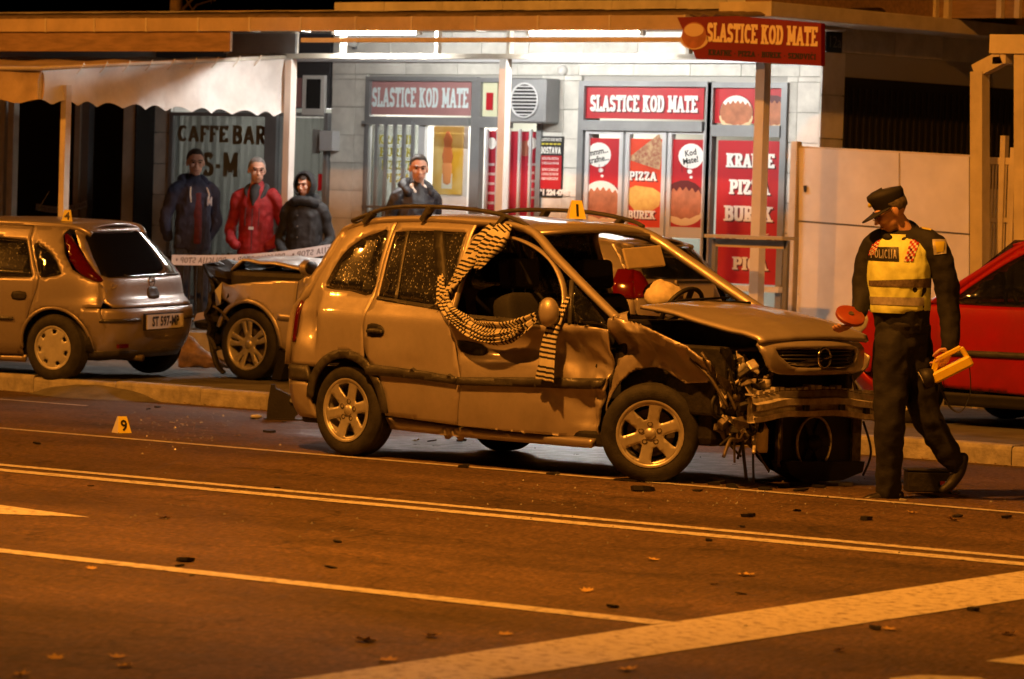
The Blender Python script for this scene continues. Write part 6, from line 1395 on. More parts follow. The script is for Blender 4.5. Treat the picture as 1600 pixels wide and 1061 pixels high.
def head(parent, c, rz, pitch, hair, haircol, roll=0, glasses=False, stubble=None, s=1.0, cover=.35):
    """face looks along local -y; c = head centre"""
    T = Matrix.Translation(Vector(c)) @ Matrix.Rotation(rz, 4, 'Z') @ Matrix.Rotation(pitch, 4, 'X') @ Matrix.Scale(s, 4)
    P = lambda x, y, z: T @ Vector((x, y, z))
    R3 = T.to_3x3()
    pr = [('e', P(0, .012, .03), (.076, .098, .088), R3), ('e', P(0, -.025, -.045), (.058, .068, .072), R3), ('e', P(0, -.045, -.095), (.028, .03, .024), R3),
          ('e', P(0, -.098, -.012), (.011, .013, .026), R3), ('e', P(0, -.108, -.03), (.015, .015, .012), R3), ('e', P(0, -.078, .028), (.05, .016, .012), R3),
          ('e', P(.038, -.062, -.022), (.024, .026, .024), R3), ('e', P(-.038, -.062, -.022), (.024, .026, .024), R3),
          ('e', P(.077, .012, -.005), (.011, .02, .032), R3), ('e', P(-.077, .012, -.005), (.011, .02, .032), R3),
          ('c', [(P(0, .02, -.06), .052), (P(0, .035, -.17), .058)]), ('e', P(0, -.085, -.072), (.024, .012, .006), R3)]
    h = blob('head', pr, .006, M['skin'], parent, 2)
    for sx in (-1, 1):
        MB().ell(P(sx * .031, -.083, .008), (.013, .007, .007), 10, 6, 0, R3).build('eye', M['eye'], h, True)
        MB().tube([P(sx * .014, -.094, .026), P(sx * .034, -.09, .032), P(sx * .052, -.076, .026)], .005, 6).build('eyebrow', M['brow'], h)
    MB().tube([P(-.024, -.088, -.066), P(0, -.097, -.064), P(.024, -.088, -.066)], .0045, 6).build('mouth', M['lip'], h)
    if glasses:
        mb = MB()
        for sx in (-1, 1):
            mb.tube([P(sx * .034 + .024 * math.cos(i * .52), -.104, .004 + .017 * math.sin(i * .52)) for i in range(13)], .002, 5)
            mb.tube([P(sx * .058, -.1, .008), P(sx * .08, .0, .012)], .002, 5)
        mb.tube([P(-.01, -.106, .008), P(.01, -.106, .008)], .002, 5); mb.build('glasses', M['dirtymetal'], parent)
    if hair:
        mb = MB(); n, m_ = 28, 16
        for i in range(m_ + 1):
            p = math.pi * .72 * i / m_
            for j in range(n):
                t = 2 * math.pi * j / n; d = Vector((math.sin(p) * math.cos(t), math.sin(p) * math.sin(t), math.cos(p)))
                fr = -d.y; a_ = min(1, max(0, (fr + .1) / .75)); lim = -.5 + (cover + .22 + .5) * a_ ** .6 + .12 * noise.noise(d * 6)      # hairline
                z = d.z; k = 1.0
                if z < lim: k = .86
                w = 1.085 + .035 * noise.noise(d * 5) + .02 * noise.noise(d * 14)
                mb.v.append(P(d.x * .077 * w * k, .012 + d.y * .099 * w * k, .033 + d.z * .09 * (w + .03 * max(0, d.z)) * k))
        mb.f = [(i * n + j, (i + 1) * n + j, (i + 1) * n + (j + 1) % n, i * n + (j + 1) % n) for i in range(m_) for j in range(n)]
        mb.build('hair', haircol, parent, True)
    return P
def hand(name, parent, wrist, dirv, palmn, curl, m, s=1.0, thumb=1, spread=.012):
    """palm and five separate bent fingers; dirv along the hand, palmn = way the palm looks"""
    w = Vector(wrist); d = Vector(dirv).normalized(); n = Vector(palmn); n = (n - d * n.dot(d)).normalized(); a = d.cross(n) * thumb
    pr = [('c', [(w - d * .03 * s, (.026 * s, .02 * s)), (w + d * .03 * s, (.036 * s, .017 * s)), (w + d * .08 * s, (.038 * s, .015 * s))], tuple(n))]
    for k, ln in enumerate((.072, .08, .074, .058)):
        b = w + d * .082 * s + a * (.03 - .02 * k) * s; pts = [(b - d * .02 * s, .0095 * s)]; dd = d.copy(); p = b
        for j in range(3):
            ang = curl * (.8 + .25 * j + .05 * k); dd = (dd * math.cos(ang) + n * math.sin(ang)).normalized(); p = p + dd * ln * s * (.45, .32, .25)[j]; n2 = (n - dd * n.dot(dd)); n2 = n2.normalized() if n2.length > .05 else n
            pts.append((p.copy(), (.0092 - .0008 * j) * s)); n_save = n
        pr.append(('c', pts))
    b = w + d * .02 * s + a * .03 * s; t1 = b + (d * .6 + a * .7 + n * .25) * .035 * s; t2 = t1 + (d * .85 + a * .1 + n * .5) * .032 * s; t3 = t2 + (d * .8 - a * .25 + n * .55) * .024 * s
    pr.append(('c', [(b, .013 * s), (t1, .0115 * s), (t2, .010 * s), (t3, .0085 * s)]))
    return blob(name, pr, .0045 * s, m, parent, 1)
def bystander(loc, rz, label, height, jm, tm, arms, hood=None, hgroup=None, jw=1.0, name='person'):
    t = empty(name, loc, rz, label, 'person'); k = height / 1.8; V = lambda x, y, z: Vector((x, y, z)) * k
    legs = []
    for sx in (-1, 1): legs.append(('c', [(V(sx * .09, .0, .92), (.095 * k, .1 * k)), (V(sx * .1, -.01, .5), .075 * k), (V(sx * .105, .01, .1), .06 * k)]))
    legs.append(('e', V(0, 0, .93), (.17 * k, .12 * k, .12 * k)))
    blob('trousers', legs, .014, tm, t, 3, .008, 9)
    for sx in (-1, 1): blob('shoe', [('c', [(V(sx * .105, .05, .05), .045 * k), (V(sx * .11, -.06, .045), .045 * k), (V(sx * .12, -.15, .035), .035 * k)])], .01, M['blkplastic'], t, 2)
    j = [('c', [(V(0, .01, .80), (.195 * k * jw, .14 * k)), (V(0, .01, .95), (.185 * k * jw, .14 * k)), (V(0, .0, 1.15), (.18 * k * jw, .135 * k)), (V(0, .0, 1.32), (.185 * k * jw, .13 * k)), (V(0, .01, 1.43), (.14 * k * jw, .1 * k)), (V(0, .015, 1.5), (.075 * k, .07 * k))], (0, 1, 0))]
    for sx in (-1, 1):
        q = arms[0 if sx < 0 else 1]; j.append(('c', [(V(sx * .15, .01, 1.42), .068 * k), (V(sx * .205, .015, 1.36), .07 * k)] + [(V(*p), r * k) for p, r in q]))
    jk = blob('jacket', j, .011, jm, t, 2, .014, 9, .45)
    return t, k, V, jk
pk = [[((s_ * .245, .05, 1.2), .058), ((s_ * .285, .05, 1.07), .054), ((s_ * .235, -.08, .95), .05), ((s_ * .175, -.125, .90), .045)] for s_ in (-1, 1)]
bk = [[((s_ * .245, .06, 1.2), .058), ((s_ * .275, .07, 1.07), .054), ((s_ * .21, .14, .92), .05)] for s_ in (-1, 1)]
face_cam = math.atan2(-FW.x, FW.y)      # turn so that -y looks back at the lens
YB_ = 31.0
def stand(px, Y, topy):
    p = W(px, topy, Y); return (p.x, Y, ZT), p.z - ZT
jeans = mat('jeans', (.04, .05, .085), .85, var=.3, vs=18, bump=.2, bs=80); darkcloth = mat('dark_trousers', (.02, .02, .022), .85, var=.3, vs=14)
# dark blue hooded jacket
navy = mat('navy_cloth', (.018, .02, .045), .85, var=.3, vs=14, bump=.25, bs=70)
lc, hh_ = stand(305, 30.9, 233)
p1, k, V, jk = bystander(lc, face_cam + R(26), 'man in a navy hooded jacket with white drawstrings over a maroon top', hh_, navy, jeans, bk, jw=.98)
head(p1, V(0, -.02, 1.665), R(-14), R(5), True, hairmat('dark_hair', (.035, .028, .024)), s=k * 1.08)
o = blob('maroon_top', [('c', [(V(0, -.055, .86), (.06, .105)), (V(0, -.075, 1.15), (.058, .085)), (V(0, -.062, 1.36), (.05, .08))], (0, 1, 0))], .011, mat('maroon_knit', (.085, .012, .016), .85, var=.3, vs=20), p1, 2, .004, 12)
blob('hood', [('c', [(V(-.12, .0, 1.46), .04), (V(-.1, .07, 1.5), .05), (V(0, .1, 1.5), .055), (V(.1, .07, 1.5), .05), (V(.12, .0, 1.46), .04)])], .011, navy, p1, 2, .008, 12)
for sx in (-1, 1): MB().tube([V(sx * .085, -.125, 1.42), V(sx * .1, -.155, 1.36), V(sx * .095, -.165, 1.27)], .006, 6).build('drawstring', M['txtw'], p1, True)
lettering('M', V(.075, -.165, 1.24), (1, 0, 0), (0, 0, 1), .09, mat('pale_print', (.4, .4, .45), .7), p1, .06, .2, False, 'print')
# red jacket
redc = mat('red_cloth', (.27, .012, .016), .75, var=.3, vs=10, bump=.25, bs=60)
lc, hh_ = stand(403, 30.85, 246)
p2, k, V, jk = bystander(lc, face_cam - R(12), 'grey haired man with glasses in a red zip jacket with dark collar', hh_, redc, jeans, pk, jw=.97)
head(p2, V(0, -.02, 1.665), R(24), R(3), True, hairmat('grey_hair', (.2, .2, .2)), glasses=True, s=k * 1.08)
blob('collar', [('c', [(V(-.07, -.09, 1.38), .02), (V(-.1, -.02, 1.47), .035), (V(-.06, .07, 1.51), .035), (V(.06, .07, 1.51), .035), (V(.1, -.02, 1.47), .035), (V(.07, -.09, 1.38), .02)])], .01, mat('charcoal_cloth', (.03, .032, .036), .85), p2, 2)
blob('black_shirt', [('c', [(V(0, -.085, 1.3), (.02, .07)), (V(0, -.075, 1.4), (.055, .07)), (V(0, -.03, 1.49), (.06, .05))], (0, 1, 0))], .01, M['seat'], p2, 2)
MB().tube([V(0, -.152, 1.28), V(0, -.165, 1.1), V(0, -.162, .86)], .004, 6).build('zip', M['black'], p2)
for sx in (-1, 1): MB().tube([V(sx * .07, -.15, 1.28), V(sx * .075, -.165, 1.18), V(sx * .07, -.17, 1.1)], .004, 6).build('drawstring', M['black'], p2)
MB().box(-.025, .025, -.19, -.178, 1.06 * k, 1.09 * k).build('zip_tag', M['alu_lt'], p2)
# black parka, hood up
blk = mat('black_parka', (.014, .015, .018), .7, var=.3, vs=12, bump=.25, bs=50)
lc, hh_ = stand(478, 30.9, 266)
p3, k, V, jk = bystander(lc, face_cam + R(-14), 'young man in a black parka with its hood pulled up', hh_ * .99, blk, darkcloth, pk, jw=1.1)
head(p3, V(0, -.03, 1.655), R(-10), R(6), True, hairmat('brown_hair', (.03, .02, .015)), s=k, cover=.2)
mb = MB(); n, m_ = 28, 14   # open hood round the face
for i in range(m_ + 1):
    u = i / m_; yy = -.085 + .225 * u; rr = (.098 + .03 * math.sin(math.pi * min(1, u * .8 + .1))) * (math.sqrt(max(.02, 1 - max(0, u - .35) ** 2 / .43)))
    for j in range(n):
        t = 2 * math.pi * j / n; q = V(rr * math.cos(t), yy - .03, 1.655 + rr * 1.28 * math.sin(t)); q += Vector((0, 0, .006 * noise.noise(q * 30))); mb.v.append(q)
mb.f = [(i * n + j, (i + 1) * n + j, (i + 1) * n + (j + 1) % n, i * n + (j + 1) % n) for i in range(m_) for j in range(n)]
mb.build('hood', blk, p3, True).modifiers.new('s', 'SOLIDIFY').thickness = .014
blob('hood_base', [('c', [(V(-.13, -.02, 1.45), .05), (V(-.07, -.09, 1.48), .05), (V(.07, -.09, 1.48), .05), (V(.13, -.02, 1.45), .05), (V(.08, .1, 1.5), .06), (V(-.08, .1, 1.5), .06)])], .012, blk, p3, 2, .008, 10)
for zz in (1.32, 1.2, 1.08): MB().ell(V(-.03, -.165, zz), (.008, .005, .008), 8, 6).build('press_stud', M['dirtymetal'], p3)
# man by the shop door
pad = mat('padded_jacket', (.016, .017, .024), .55, var=.3, vs=9, bump=.5, bs=22)
lc, hh_ = stand(652, 30.7, 241)
p4, k, V, jk = bystander(lc, face_cam + R(30), 'young man in a dark padded jacket with white collar before the shop door', hh_, pad, darkcloth, pk, jw=1.1)
head(p4, V(0, -.04, 1.66), R(-24), R(4), True, hairmat('short_brown_hair', (.025, .018, .013)), s=k * 1.08)
blob('white_collar', [('c', [(V(-.05, -.07, 1.44), .018), (V(-.065, -.02, 1.5), .024), (V(.065, -.02, 1.5), .024), (V(.05, -.07, 1.44), .018), (V(0, -.09, 1.40), .02)])], .008, M['txtw'], p4, 1)
blob('padded_collar', [('c', [(V(-.12, -.06, 1.43), .045), (V(-.12, .04, 1.5), .055), (V(0, .1, 1.53), .05), (V(.12, .04, 1.5), .055), (V(.12, -.06, 1.43), .045)])], .011, pad, p4, 2, .008, 12)
# ------------------------------------------------------------------ the policeman
FH = Vector((FW.x, FW.y, 0)).normalized(); O_ = G(1392, 778); O_.z = 0; RH = Vector((RT.x, RT.y, 0)).normalized()
def OP(px, py, d=0.0):
    r_ = ray(px, py); p = CO + r_ * ((O_ - CO).dot(FH) / r_.dot(FH)); q = p - O_; return Vector((q.dot(RH), q.dot(FH) + d, p.z))
pol = empty('person', O_, math.atan2(RH.y, RH.x), 'policeman in cap and yellow reflective vest striding past the wreck', 'person')
uni = mat('dark_uniform', (.008, .008, .010), .8, var=.3, vs=12, bump=.25, bs=60)
blob('trousers', [('c', [(OP(1412, 505, .02), (.17, .13)), (OP(1410, 535, .02), (.165, .13))], (0, 1, 0)),
     ('c', [(OP(1394, 540, -.03), .118), (OP(1391, 600, -.05), .108), (OP(1388, 660, -.08), .092), (OP(1388, 715, -.05), .082), (OP(1388, 766, -.03), .076)]),
     ('c', [(OP(1428, 540, .05), .115), (OP(1437, 600, .06), .105), (OP(1450, 652, .06), .09), (OP(1476, 696, .08), .078), (OP(1493, 724, .1), .06)])], .012, uni, pol, 2, .016, 8, .5)
blob('shoe', [('c', [(OP(1404, 774, -.02), .036), (OP(1384, 775, -.03), .042), (OP(1362, 779, -.05), .035), (OP(1350, 781, -.06), .026)])], .008, mat('black_leather', (.02, .016, .014), .35), pol, 2)
blob('shoe', [('c', [(OP(1507, 718, .11), .04), (OP(1501, 738, .1), .042), (OP(1489, 757, .09), .036), (OP(1476, 767, .08), .026)])], .008, M['blkplastic'], pol, 2)
tor = [(OP(1411, 520, .02), (.17, .125)), (OP(1407, 480, .0), (.19, .135)), (OP(1405, 440, -.01), (.2, .14)), (OP(1407, 405, .0), (.2, .135)), (OP(1411, 378, .02), (.16, .105)), (OP(1412, 358, .03), (.075, .07))]
fr_ = Matrix.Rotation(R(-32), 3, 'Z') @ Vector((0, -1, 0))   # way the chest looks
blob('jumper', [('c', tor, tuple(fr_)),
     ('c', [(OP(1440, 372, -.02), .07), (OP(1458, 386, -.08), .08), (OP(1474, 430, -.1), .075), (OP(1480, 475, -.1), .068), (OP(1482, 520, -.14), .058), (OP(1480, 540, -.16), .05)]),
     ('c', [(OP(1378, 374, .06), .065), (OP(1362, 392, .1), .072), (OP(1352, 430, .1), .068), (OP(1350, 462, .06), .062), (OP(1342, 484, -.02), .05), (OP(1337, 496, -.06), .042)])], .012, uni, pol, 3, .012, 9, .7)
vest = mat('yellow_vest', (.76, .86, .26), .6, var=.15, vs=6, bump=.2, bs=40)
vt = [(OP(1406, 487, .0), (.198, .15)), (OP(1405, 460, .0), (.205, .152)), (OP(1404, 430, -.01), (.214, .155)), (OP(1406, 400, .0), (.212, .148)), (OP(1410, 381, .02), (.17, .118))]
ve = blob('vest', [('c', vt, tuple(fr_))], .011, vest, pol, 2, .008, 10, .6)
_bm = bmesh.new(); _bm.from_mesh(ve.data)
_z0, _z1 = OP(1405, 489).z, OP(1405, 366).z
for _pz, _n in ((_z0, (0, 0, -1)), (_z1, (0, 0, 1))): bmesh.ops.bisect_plane(_bm, geom=_bm.verts[:] + _bm.edges[:] + _bm.faces[:], plane_co=(0, 0, _pz), plane_no=_n, clear_outer=True)
_bm.to_mesh(ve.data); _bm.free()
blob('collar', [('c', [(OP(1388, 372, -.06), .025), (OP(1382, 366, .02), .03), (OP(1400, 354, .1), .034), (OP(1422, 352, .08), .036), (OP(1432, 366, .0), .034), (OP(1410, 376, -.09), .024)])], .009, uni, pol, 2)
P_ = head(pol, OP(1391, 330, -.01), R(-80), R(27), True, hairmat('grey_stubble_hair', (.14, .12, .1)), s=1.06, glasses=True)
# cap
mb = MB(); n = 26; capm = mat('navy_cap', (.012, .012, .016), .75, var=.2, vs=20)
for (r0, z) in ((.083, .028), (.088, .06), (.098, .10), (.094, .122), (.06, .135), (0.001, .138)):
    for j in range(n):
        t = 2 * math.pi * j / n; mb.v.append(P_(r0 * .93 * math.cos(t), .012 + r0 * 1.15 * math.sin(t), z + .012 * math.sin(-t) * (1 if z > .05 else .3)))
mb.f = [(i * n + j, i * n + (j + 1) % n, (i + 1) * n + (j + 1) % n, (i + 1) * n + j) for i in range(5) for j in range(n)]
cp_ = mb.build('cap', capm, pol, True)
mb = MB(); n = 14
for i in range(n + 1):
    t = math.pi * (1 + i / n); x, y = math.cos(t), math.sin(t)
    mb.v += [P_(.078 * x, .0 + .095 * y, .034), P_(.085 * x, -.02 + .165 * y * (1 if abs(y) > .1 else 0), .012 + .014 * (1 - abs(y)))]
mb.f = [(2 * i, 2 * i + 1, 2 * i + 3, 2 * i + 2) for i in range(n)]
mb.build('peak', capm, cp_, True).modifiers.new('s', 'SOLIDIFY').thickness = .006
MB().ell(P_(0, -.098, .085), (.014, .01, .016), 10, 8).build('cap_badge', M['yelltxt'], cp_, True)
# things printed and sewn on: laid on the cloth
from mathutils.bvhtree import BVHTree
def decal(name, target, quad, m, nx=8, ny=8, off=.004, sub=None):
    """small sheet pressed onto the target; quad = 4 pixels, clockwise from upper left"""
    bv = BVHTree.FromPolygons([v.co for v in target.data.vertices], [p.vertices[:] for p in target.data.polygons]); mb = MB(); ok = {}
    for i in range(nx + 1):
        for j in range(ny + 1):
            u, v = i / nx, j / ny; a = Vector(quad[0]).lerp(Vector(quad[1]), u); b_ = Vector(quad[3]).lerp(Vector(quad[2]), u); q = a.lerp(b_, v)
            h = bv.ray_cast(OP(q.x, q.y, -1.2), Vector((0, 1, 0)))
            if h[0] is not None: ok[i, j] = len(mb.v); mb.v.append(h[0] + h[1] * off)
    for i in range(nx):
        for j in range(ny):
            ks = [(i, j), (i, j + 1), (i + 1, j + 1), (i + 1, j)]
            if all(k_ in ok for k_ in ks) and (sub is None or sub(i, j)): mb.f.append([ok[k_] for k_ in ks])
    return mb.build(name, m, target, True)
blob('belt', [('c', [(OP(1411, 503, .01), (.178, .138)), (OP(1411, 511, .01), (.178, .138))], tuple(fr_))], .011, M['blkplastic'], pol, 1)
refl = mat('reflective_band', (.5, .48, .44), .35, .3, var=.2, vs=40)
decal('grey_band', ve, [(1358, 438), (1452, 434), (1452, 449), (1358, 446)], mat('grey_band', (.16, .13, .1), .5, var=.4, vs=60), 24, 3)
decal('reflective_band', ve, [(1359, 463), (1440, 464), (1440, 477), (1359, 475)], refl, 24, 3)
decal('chest_patch', ve, [(1357, 386), (1401, 386), (1401, 408), (1357, 407)], M['black'], 10, 5)
# chest lettering pressed on the cloth
def cloth_text(txt, target, q, m, off=.007):
    bv = BVHTree.FromPolygons([v.co for v in target.data.vertices], [p.vertices[:] for p in target.data.polygons])
    def f(u, v):
        a = Vector(q[0]).lerp(Vector(q[1]), u); b_ = Vector(q[3]).lerp(Vector(q[2]), u); c = b_.lerp(a, v); h = bv.ray_cast(OP(c.x, c.y, -1.2), Vector((0, 1, 0)))
        return (h[0] + h[1] * off) if h[0] is not None else OP(c.x, c.y, -.12)
    lettering(txt, (0, 0, 0), UXV, UZ, 1, m, target, 1, .17, False, fn=f)
cloth_text('POLICIJA', ve, [(1361, 390), (1398, 390), (1398, 404), (1361, 403)], refl)
chk = lambda i, j: (i + j) % 2 == 0
redk = mat('red_check', (.5, .03, .02), .6)
for qd in ([(1424, 362), (1440, 358), (1422, 408), (1408, 408)], [(1366, 372), (1378, 368), (1366, 398), (1354, 400)]):
    decal('check_strip', ve, qd, M['txtw'], 4, 12, .004); decal('check_strip', ve, qd, redk, 4, 12, .0065, chk)
jm_ = [o for o in pol.children if o.name.startswith('jumper')][0]
sh_ = [(1453, 374), (1475, 374), (1474, 396), (1455, 398)]
decal('shoulder_badge', jm_, sh_, refl, 6, 6, .005); decal('shoulder_badge', jm_, [(1457, 378), (1471, 378), (1469, 393), (1459, 394)], M['yelltxt'], 4, 4, .009)
decal('epaulette', jm_, [(1436, 350), (1456, 354), (1452, 361), (1434, 357)], M['yelltxt'], 4, 3, .006)
# hands
wl, wr = OP(1480, 545, -.17), OP(1335, 499, -.07)
hand('hand', pol, wl, OP(1466, 566, -.2) - wl, (-.55, .25, -.3), .62, M['skin'], 1.05, -1); hand('hand', pol, wr, OP(1322, 510, -.1) - wr, (-.2, .4, .9), .6, M['skin'], 1.05, 1)
def wp(p): return O_ + RH * p.x + FH * p.y + Vector((0, 0, p.z))
# yellow hand lamp with strap, orange tape reel
hz_ = math.atan2(RH.y, RH.x)
ht = empty('hand_lamp', wp(OP(1475, 572, -.2)), hz_, 'yellow box shaped hand lamp with black lens and strap held by the policeman', 'hand lamp')
yl_ = mat('yellow_plastic', (.75, .55, .02), .4, var=.1, vs=9)
Q = lambda px, py, d=0.0: OP(px, py, -.2 + d) - OP(1475, 572, -.2)
b = MB().bar(Q(1452, 590), Q(1512, 560), .11, .07, (0, 0, 1)).build('case', yl_, ht); b.modifiers.new('b', 'BEVEL').width = .012
b = MB().bar(Q(1458, 560), Q(1496, 541), .035, .03).bar(Q(1458, 560), Q(1452, 588), .035, .03).bar(Q(1496, 541), Q(1508, 560), .035, .03).build('handle', yl_, ht); b.modifiers.new('b', 'BEVEL').width = .006
d_ = (Q(1440, 592) - Q(1512, 558)).normalized(); mb = MB().tube([Q(1455, 586), Q(1447, 588), Q(1436, 591)], [.05, .062, .066], 18); mb.build('lens_hood', M['blkplastic'], ht, True); MB().tube([Q(1436, 591), Q(1435, 591.5)], .055, 18).build('lens', M['lens'], ht)
MB().tube(smoothed([Q(1508, 565, -.03), Q(1510, 610, -.03), Q(1496, 640, -.02), Q(1478, 632, .0), Q(1462, 595, .02)], 5), [(.013, .003)] * 21, 6).build('strap', M['blkplastic'], ht, True)
rc = OP(1326, 493, -.12); rl_ = empty('tape_reel', wp(rc), hz_, 'round orange measuring tape reel in the policeman hand over the bonnet', 'tape reel')
ax = Vector((.25, -.55, .8)).normalized(); mtx = ax.to_track_quat('Y', 'Z').to_matrix()
def lat(name, prof, m, n=26):
    o = MB().lathe(prof, n).build(name, m, rl_, True, flat_ang=40); o.data.transform(mtx.to_4x4()); return o
lat('reel_case', [(0, -.018), (.085, -.018), (.095, -.01), (.095, .01), (.085, .018), (0, .018)], mat('orange_reel', (.3, .055, .02), .45, var=.15, vs=8)); lat('reel_hub', [(0, .026), (.016, .026), (.018, .018)], M['dirtymetal'])
# ------------------------------------------------------------------ scarf on the door
def zl(p): # minivan space to world
    return zr.matrix_basis @ Vector(p) if False else Matrix.LocRotScale(zr.location, zr.rotation_euler, None) @ Vector(p)
def scarf_mat():
    m = bpy.data.materials.new('striped_knit'); m.use_nodes = True; t = m.node_tree; b = t.nodes['Principled BSDF']; L = t.links.new; N = t.nodes.new
    uv = N('ShaderNodeUVMap'); sp = N('ShaderNodeSeparateXYZ'); L(uv.outputs[0], sp.inputs[0])
    def mth(op, a, v):
        q = N('ShaderNodeMath'); q.operation = op; L(a, q.inputs[0])
        if isinstance(v, (int, float)): q.inputs[1].default_value = v
        else: L(v, q.inputs[1])
        return q.outputs[0]
    f = mth('FRACT', mth('MULTIPLY', sp.outputs[0], 27.0), 0); st = mth('LESS_THAN', f, .46)
    g = mth('LESS_THAN', mth('FRACT', mth('MULTIPLY', sp.outputs[0], 3.0), 0), .86); k = mth('MULTIPLY', st, g)
    mx = N('ShaderNodeMix'); mx.data_type = 'RGBA'; L(k, mx.inputs[0]); mx.inputs[6].default_value = (.62, .58, .48, 1); mx.inputs[7].default_value = (.015, .013, .013, 1); L(mx.outputs[2], b.inputs['Base Color'])
    b.inputs['Roughness'].default_value = .95
    tc = N('ShaderNodeTexCoord'); n2 = N('ShaderNodeTexNoise'); n2.inputs['Scale'].default_value = 140; L(tc.outputs['Object'], n2.inputs['Vector']); bp = N('ShaderNodeBump'); bp.inputs['Strength'].default_value = .5; bp.inputs['Distance'].default_value = .006; L(n2.outputs[0], bp.inputs['Height']); L(bp.outputs[0], b.inputs['Normal'])
    return m
def ribbon(name, path, widths, wdirs, m, parent, thick=.016, ulen=1.0, u0=0.0, pleat=.012):
    pts = smoothed(path, 8); n = len(pts); k = 9; mb = MB(); uvs = []; s = 0
    for i, p in enumerate(pts):
        t = i / (n - 1) * (len(widths) - 1); a = min(len(widths) - 2, int(t)); fr = t - a; w = widths[a] + (widths[a + 1] - widths[a]) * fr; wd = (Vector(wdirs[a]).lerp(Vector(wdirs[a + 1]), fr)).normalized()
        tg_ = (pts[min(i + 1, n - 1)] - pts[max(i - 1, 0)]).normalized(); nr = tg_.cross(wd).normalized()
        if i: s += (p - pts[i - 1]).length
        for j in range(k):
            v = j / (k - 1) - .5; mb.v.append(p + wd * w * v + nr * (pleat * math.sin(j * 1.9 + i * .13) + .006 * noise.noise((i * .2, j * .7, 1)))); uvs.append((u0 + s * ulen, j / (k - 1)))
    mb.f = [(i * k + j, (i + 1) * k + j, (i + 1) * k + j + 1, i * k + j + 1) for i in range(n - 1) for j in range(k - 1)]
    o = mb.build(name, m, parent, True, False); ul = o.data.uv_layers.new(name='UVMap')
    for lp in o.data.loops: ul.data[lp.index].uv = uvs[lp.vertex_index]
    o.modifiers.new('s', 'SOLIDIFY').thickness = thick; return o
M['scarf'] = scarf_mat()
sf = empty('scarf', zl((0, -.9, .65)), 0, 'cream and black striped knitted scarf draped over the minivan door and mirror', 'scarf'); org = Vector(sf.location)
sp = lambda x, z, off=.0: Vector(zl(Z.side(-1, off)(x, z))) - org
X_ = Vector((1, 0, 0)); ZU = Vector((0, 0, 1))
kw = dict(ulen=1.15, thick=.007)
ribbon('upper_fall', [sp(-.17, 1.63, .035), sp(-.20, 1.54, .05), sp(-.27, 1.42, .05), sp(-.36, 1.29, .05), sp(-.43, 1.17, .05), sp(-.46, 1.09, .06)], [.19, .21, .19, .14, .11, .1], [X_, X_ + ZU * .1, X_ + ZU * .25, X_ + ZU * .35, X_ + ZU * .5, X_ + ZU * .6], M['scarf'], sf, pleat=.02, **kw)
ribbon('knot_end', [sp(-.10, 1.63, .05), sp(-.09, 1.56, .075), sp(-.12, 1.47, .08), sp(-.17, 1.38, .075), sp(-.2, 1.33, .07)], [.12, .17, .16, .09, .05], [X_, X_ - ZU * .15, X_ - ZU * .1, X_, X_], M['scarf'], sf, pleat=.018, u0=.2, **kw)
ribbon('swag', [sp(-.53, 1.27, .05), sp(-.47, 1.15, .06), sp(-.36, 1.05, .06), sp(-.22, .985, .06), sp(-.05, .925, .075), sp(.12, .905, .085), sp(.28, .925, .09), sp(.40, .975, .1), sp(.50, 1.04, .11)], [.05, .09, .085, .11, .12, .15, .15, .12, .06], [X_ + ZU * .7, X_ + ZU * .9, X_ * .8 + ZU, X_ * .5 + ZU, X_ * .25 + ZU, ZU - X_ * .15, ZU - X_ * .3, ZU - X_ * .35, ZU - X_ * .4], M['scarf'], sf, u0=.3, pleat=.016, **kw)
ribbon('swag_fold', [sp(-.30, 1.0, .085), sp(-.12, .93, .10), sp(.08, .885, .115), sp(.26, .905, .12), sp(.42, .965, .12)], [.03, .07, .06, .07, .03], [X_ * .4 + ZU, X_ * .2 + ZU, ZU, ZU - X_ * .3, ZU - X_ * .4], M['scarf'], sf, u0=.37, pleat=.012, **kw)
ribbon('hanging_end', [sp(.655, 1.17, .03), sp(.645, 1.07, .045), sp(.635, .97, .055), sp(.61, .86, .065), sp(.60, .74, .07), sp(.585, .62, .07)], [.025, .06, .09, .115, .14, .17], [X_ - ZU * .1] * 6, M['scarf'], sf, u0=.1, pleat=.01, **kw)
# ------------------------------------------------------------------ evidence markers
M['mky'] = mat('marker_yellow', (.85, .72, .08), .5); M['mkw'] = mat('marker_white', (.75, .72, .66), .5)
def marker(loc, rz, s, digit, label):
    t = empty('evidence_marker', loc, rz, label, 'marker', 'numbered evidence markers'); w, d, h, tp = s * .5, s * .42, s * 1.05, s * .3
    # folded plate: front yellow, side white
    f = [(-w, -d, 0), (w, -d, 0), (tp, -.008, h), (-tp, -.008, h)]; b_ = [(w, d, 0), (-w, d, 0), (-tp, .008, h), (tp, .008, h)]
    MB().add(f, [(0, 1, 2, 3)]).build('front_face', M['mky'], t)
    MB().add(b_, [(0, 1, 2, 3)]).build('back_face', M['mky'], t)
    MB().add([(-tp, -.008, h), (tp, -.008, h), (tp, .008, h), (-tp, .008, h)], [(0, 1, 2, 3)]).build('fold', M['mky'], t)
    MB().add([(-w - .0, -d, 0), (-w, d, 0), (-tp, .008, h), (-tp, -.008, h)], [(0, 3, 2, 1)]).build('side_gusset', M['mkw'], t)
    nrm = Vector((0, -h, d - .008)).normalized(); uy = Vector((0, d - .008, h)).normalized()
    smalltext(digit, Vector((0, -d, 0)) + uy * s * .16 + nrm * .006, (1, 0, 0), nrm, s * 1.0, M['black'], t, .0025)
    return t
p = G(190, 677); marker((p.x, p.y, .004), face_cam + R(34), .115, '9', 'yellow number 9 evidence marker standing on the road by the kerb')
p = H.root; hm = Matrix.LocRotScale(p.location, p.rotation_euler, None)
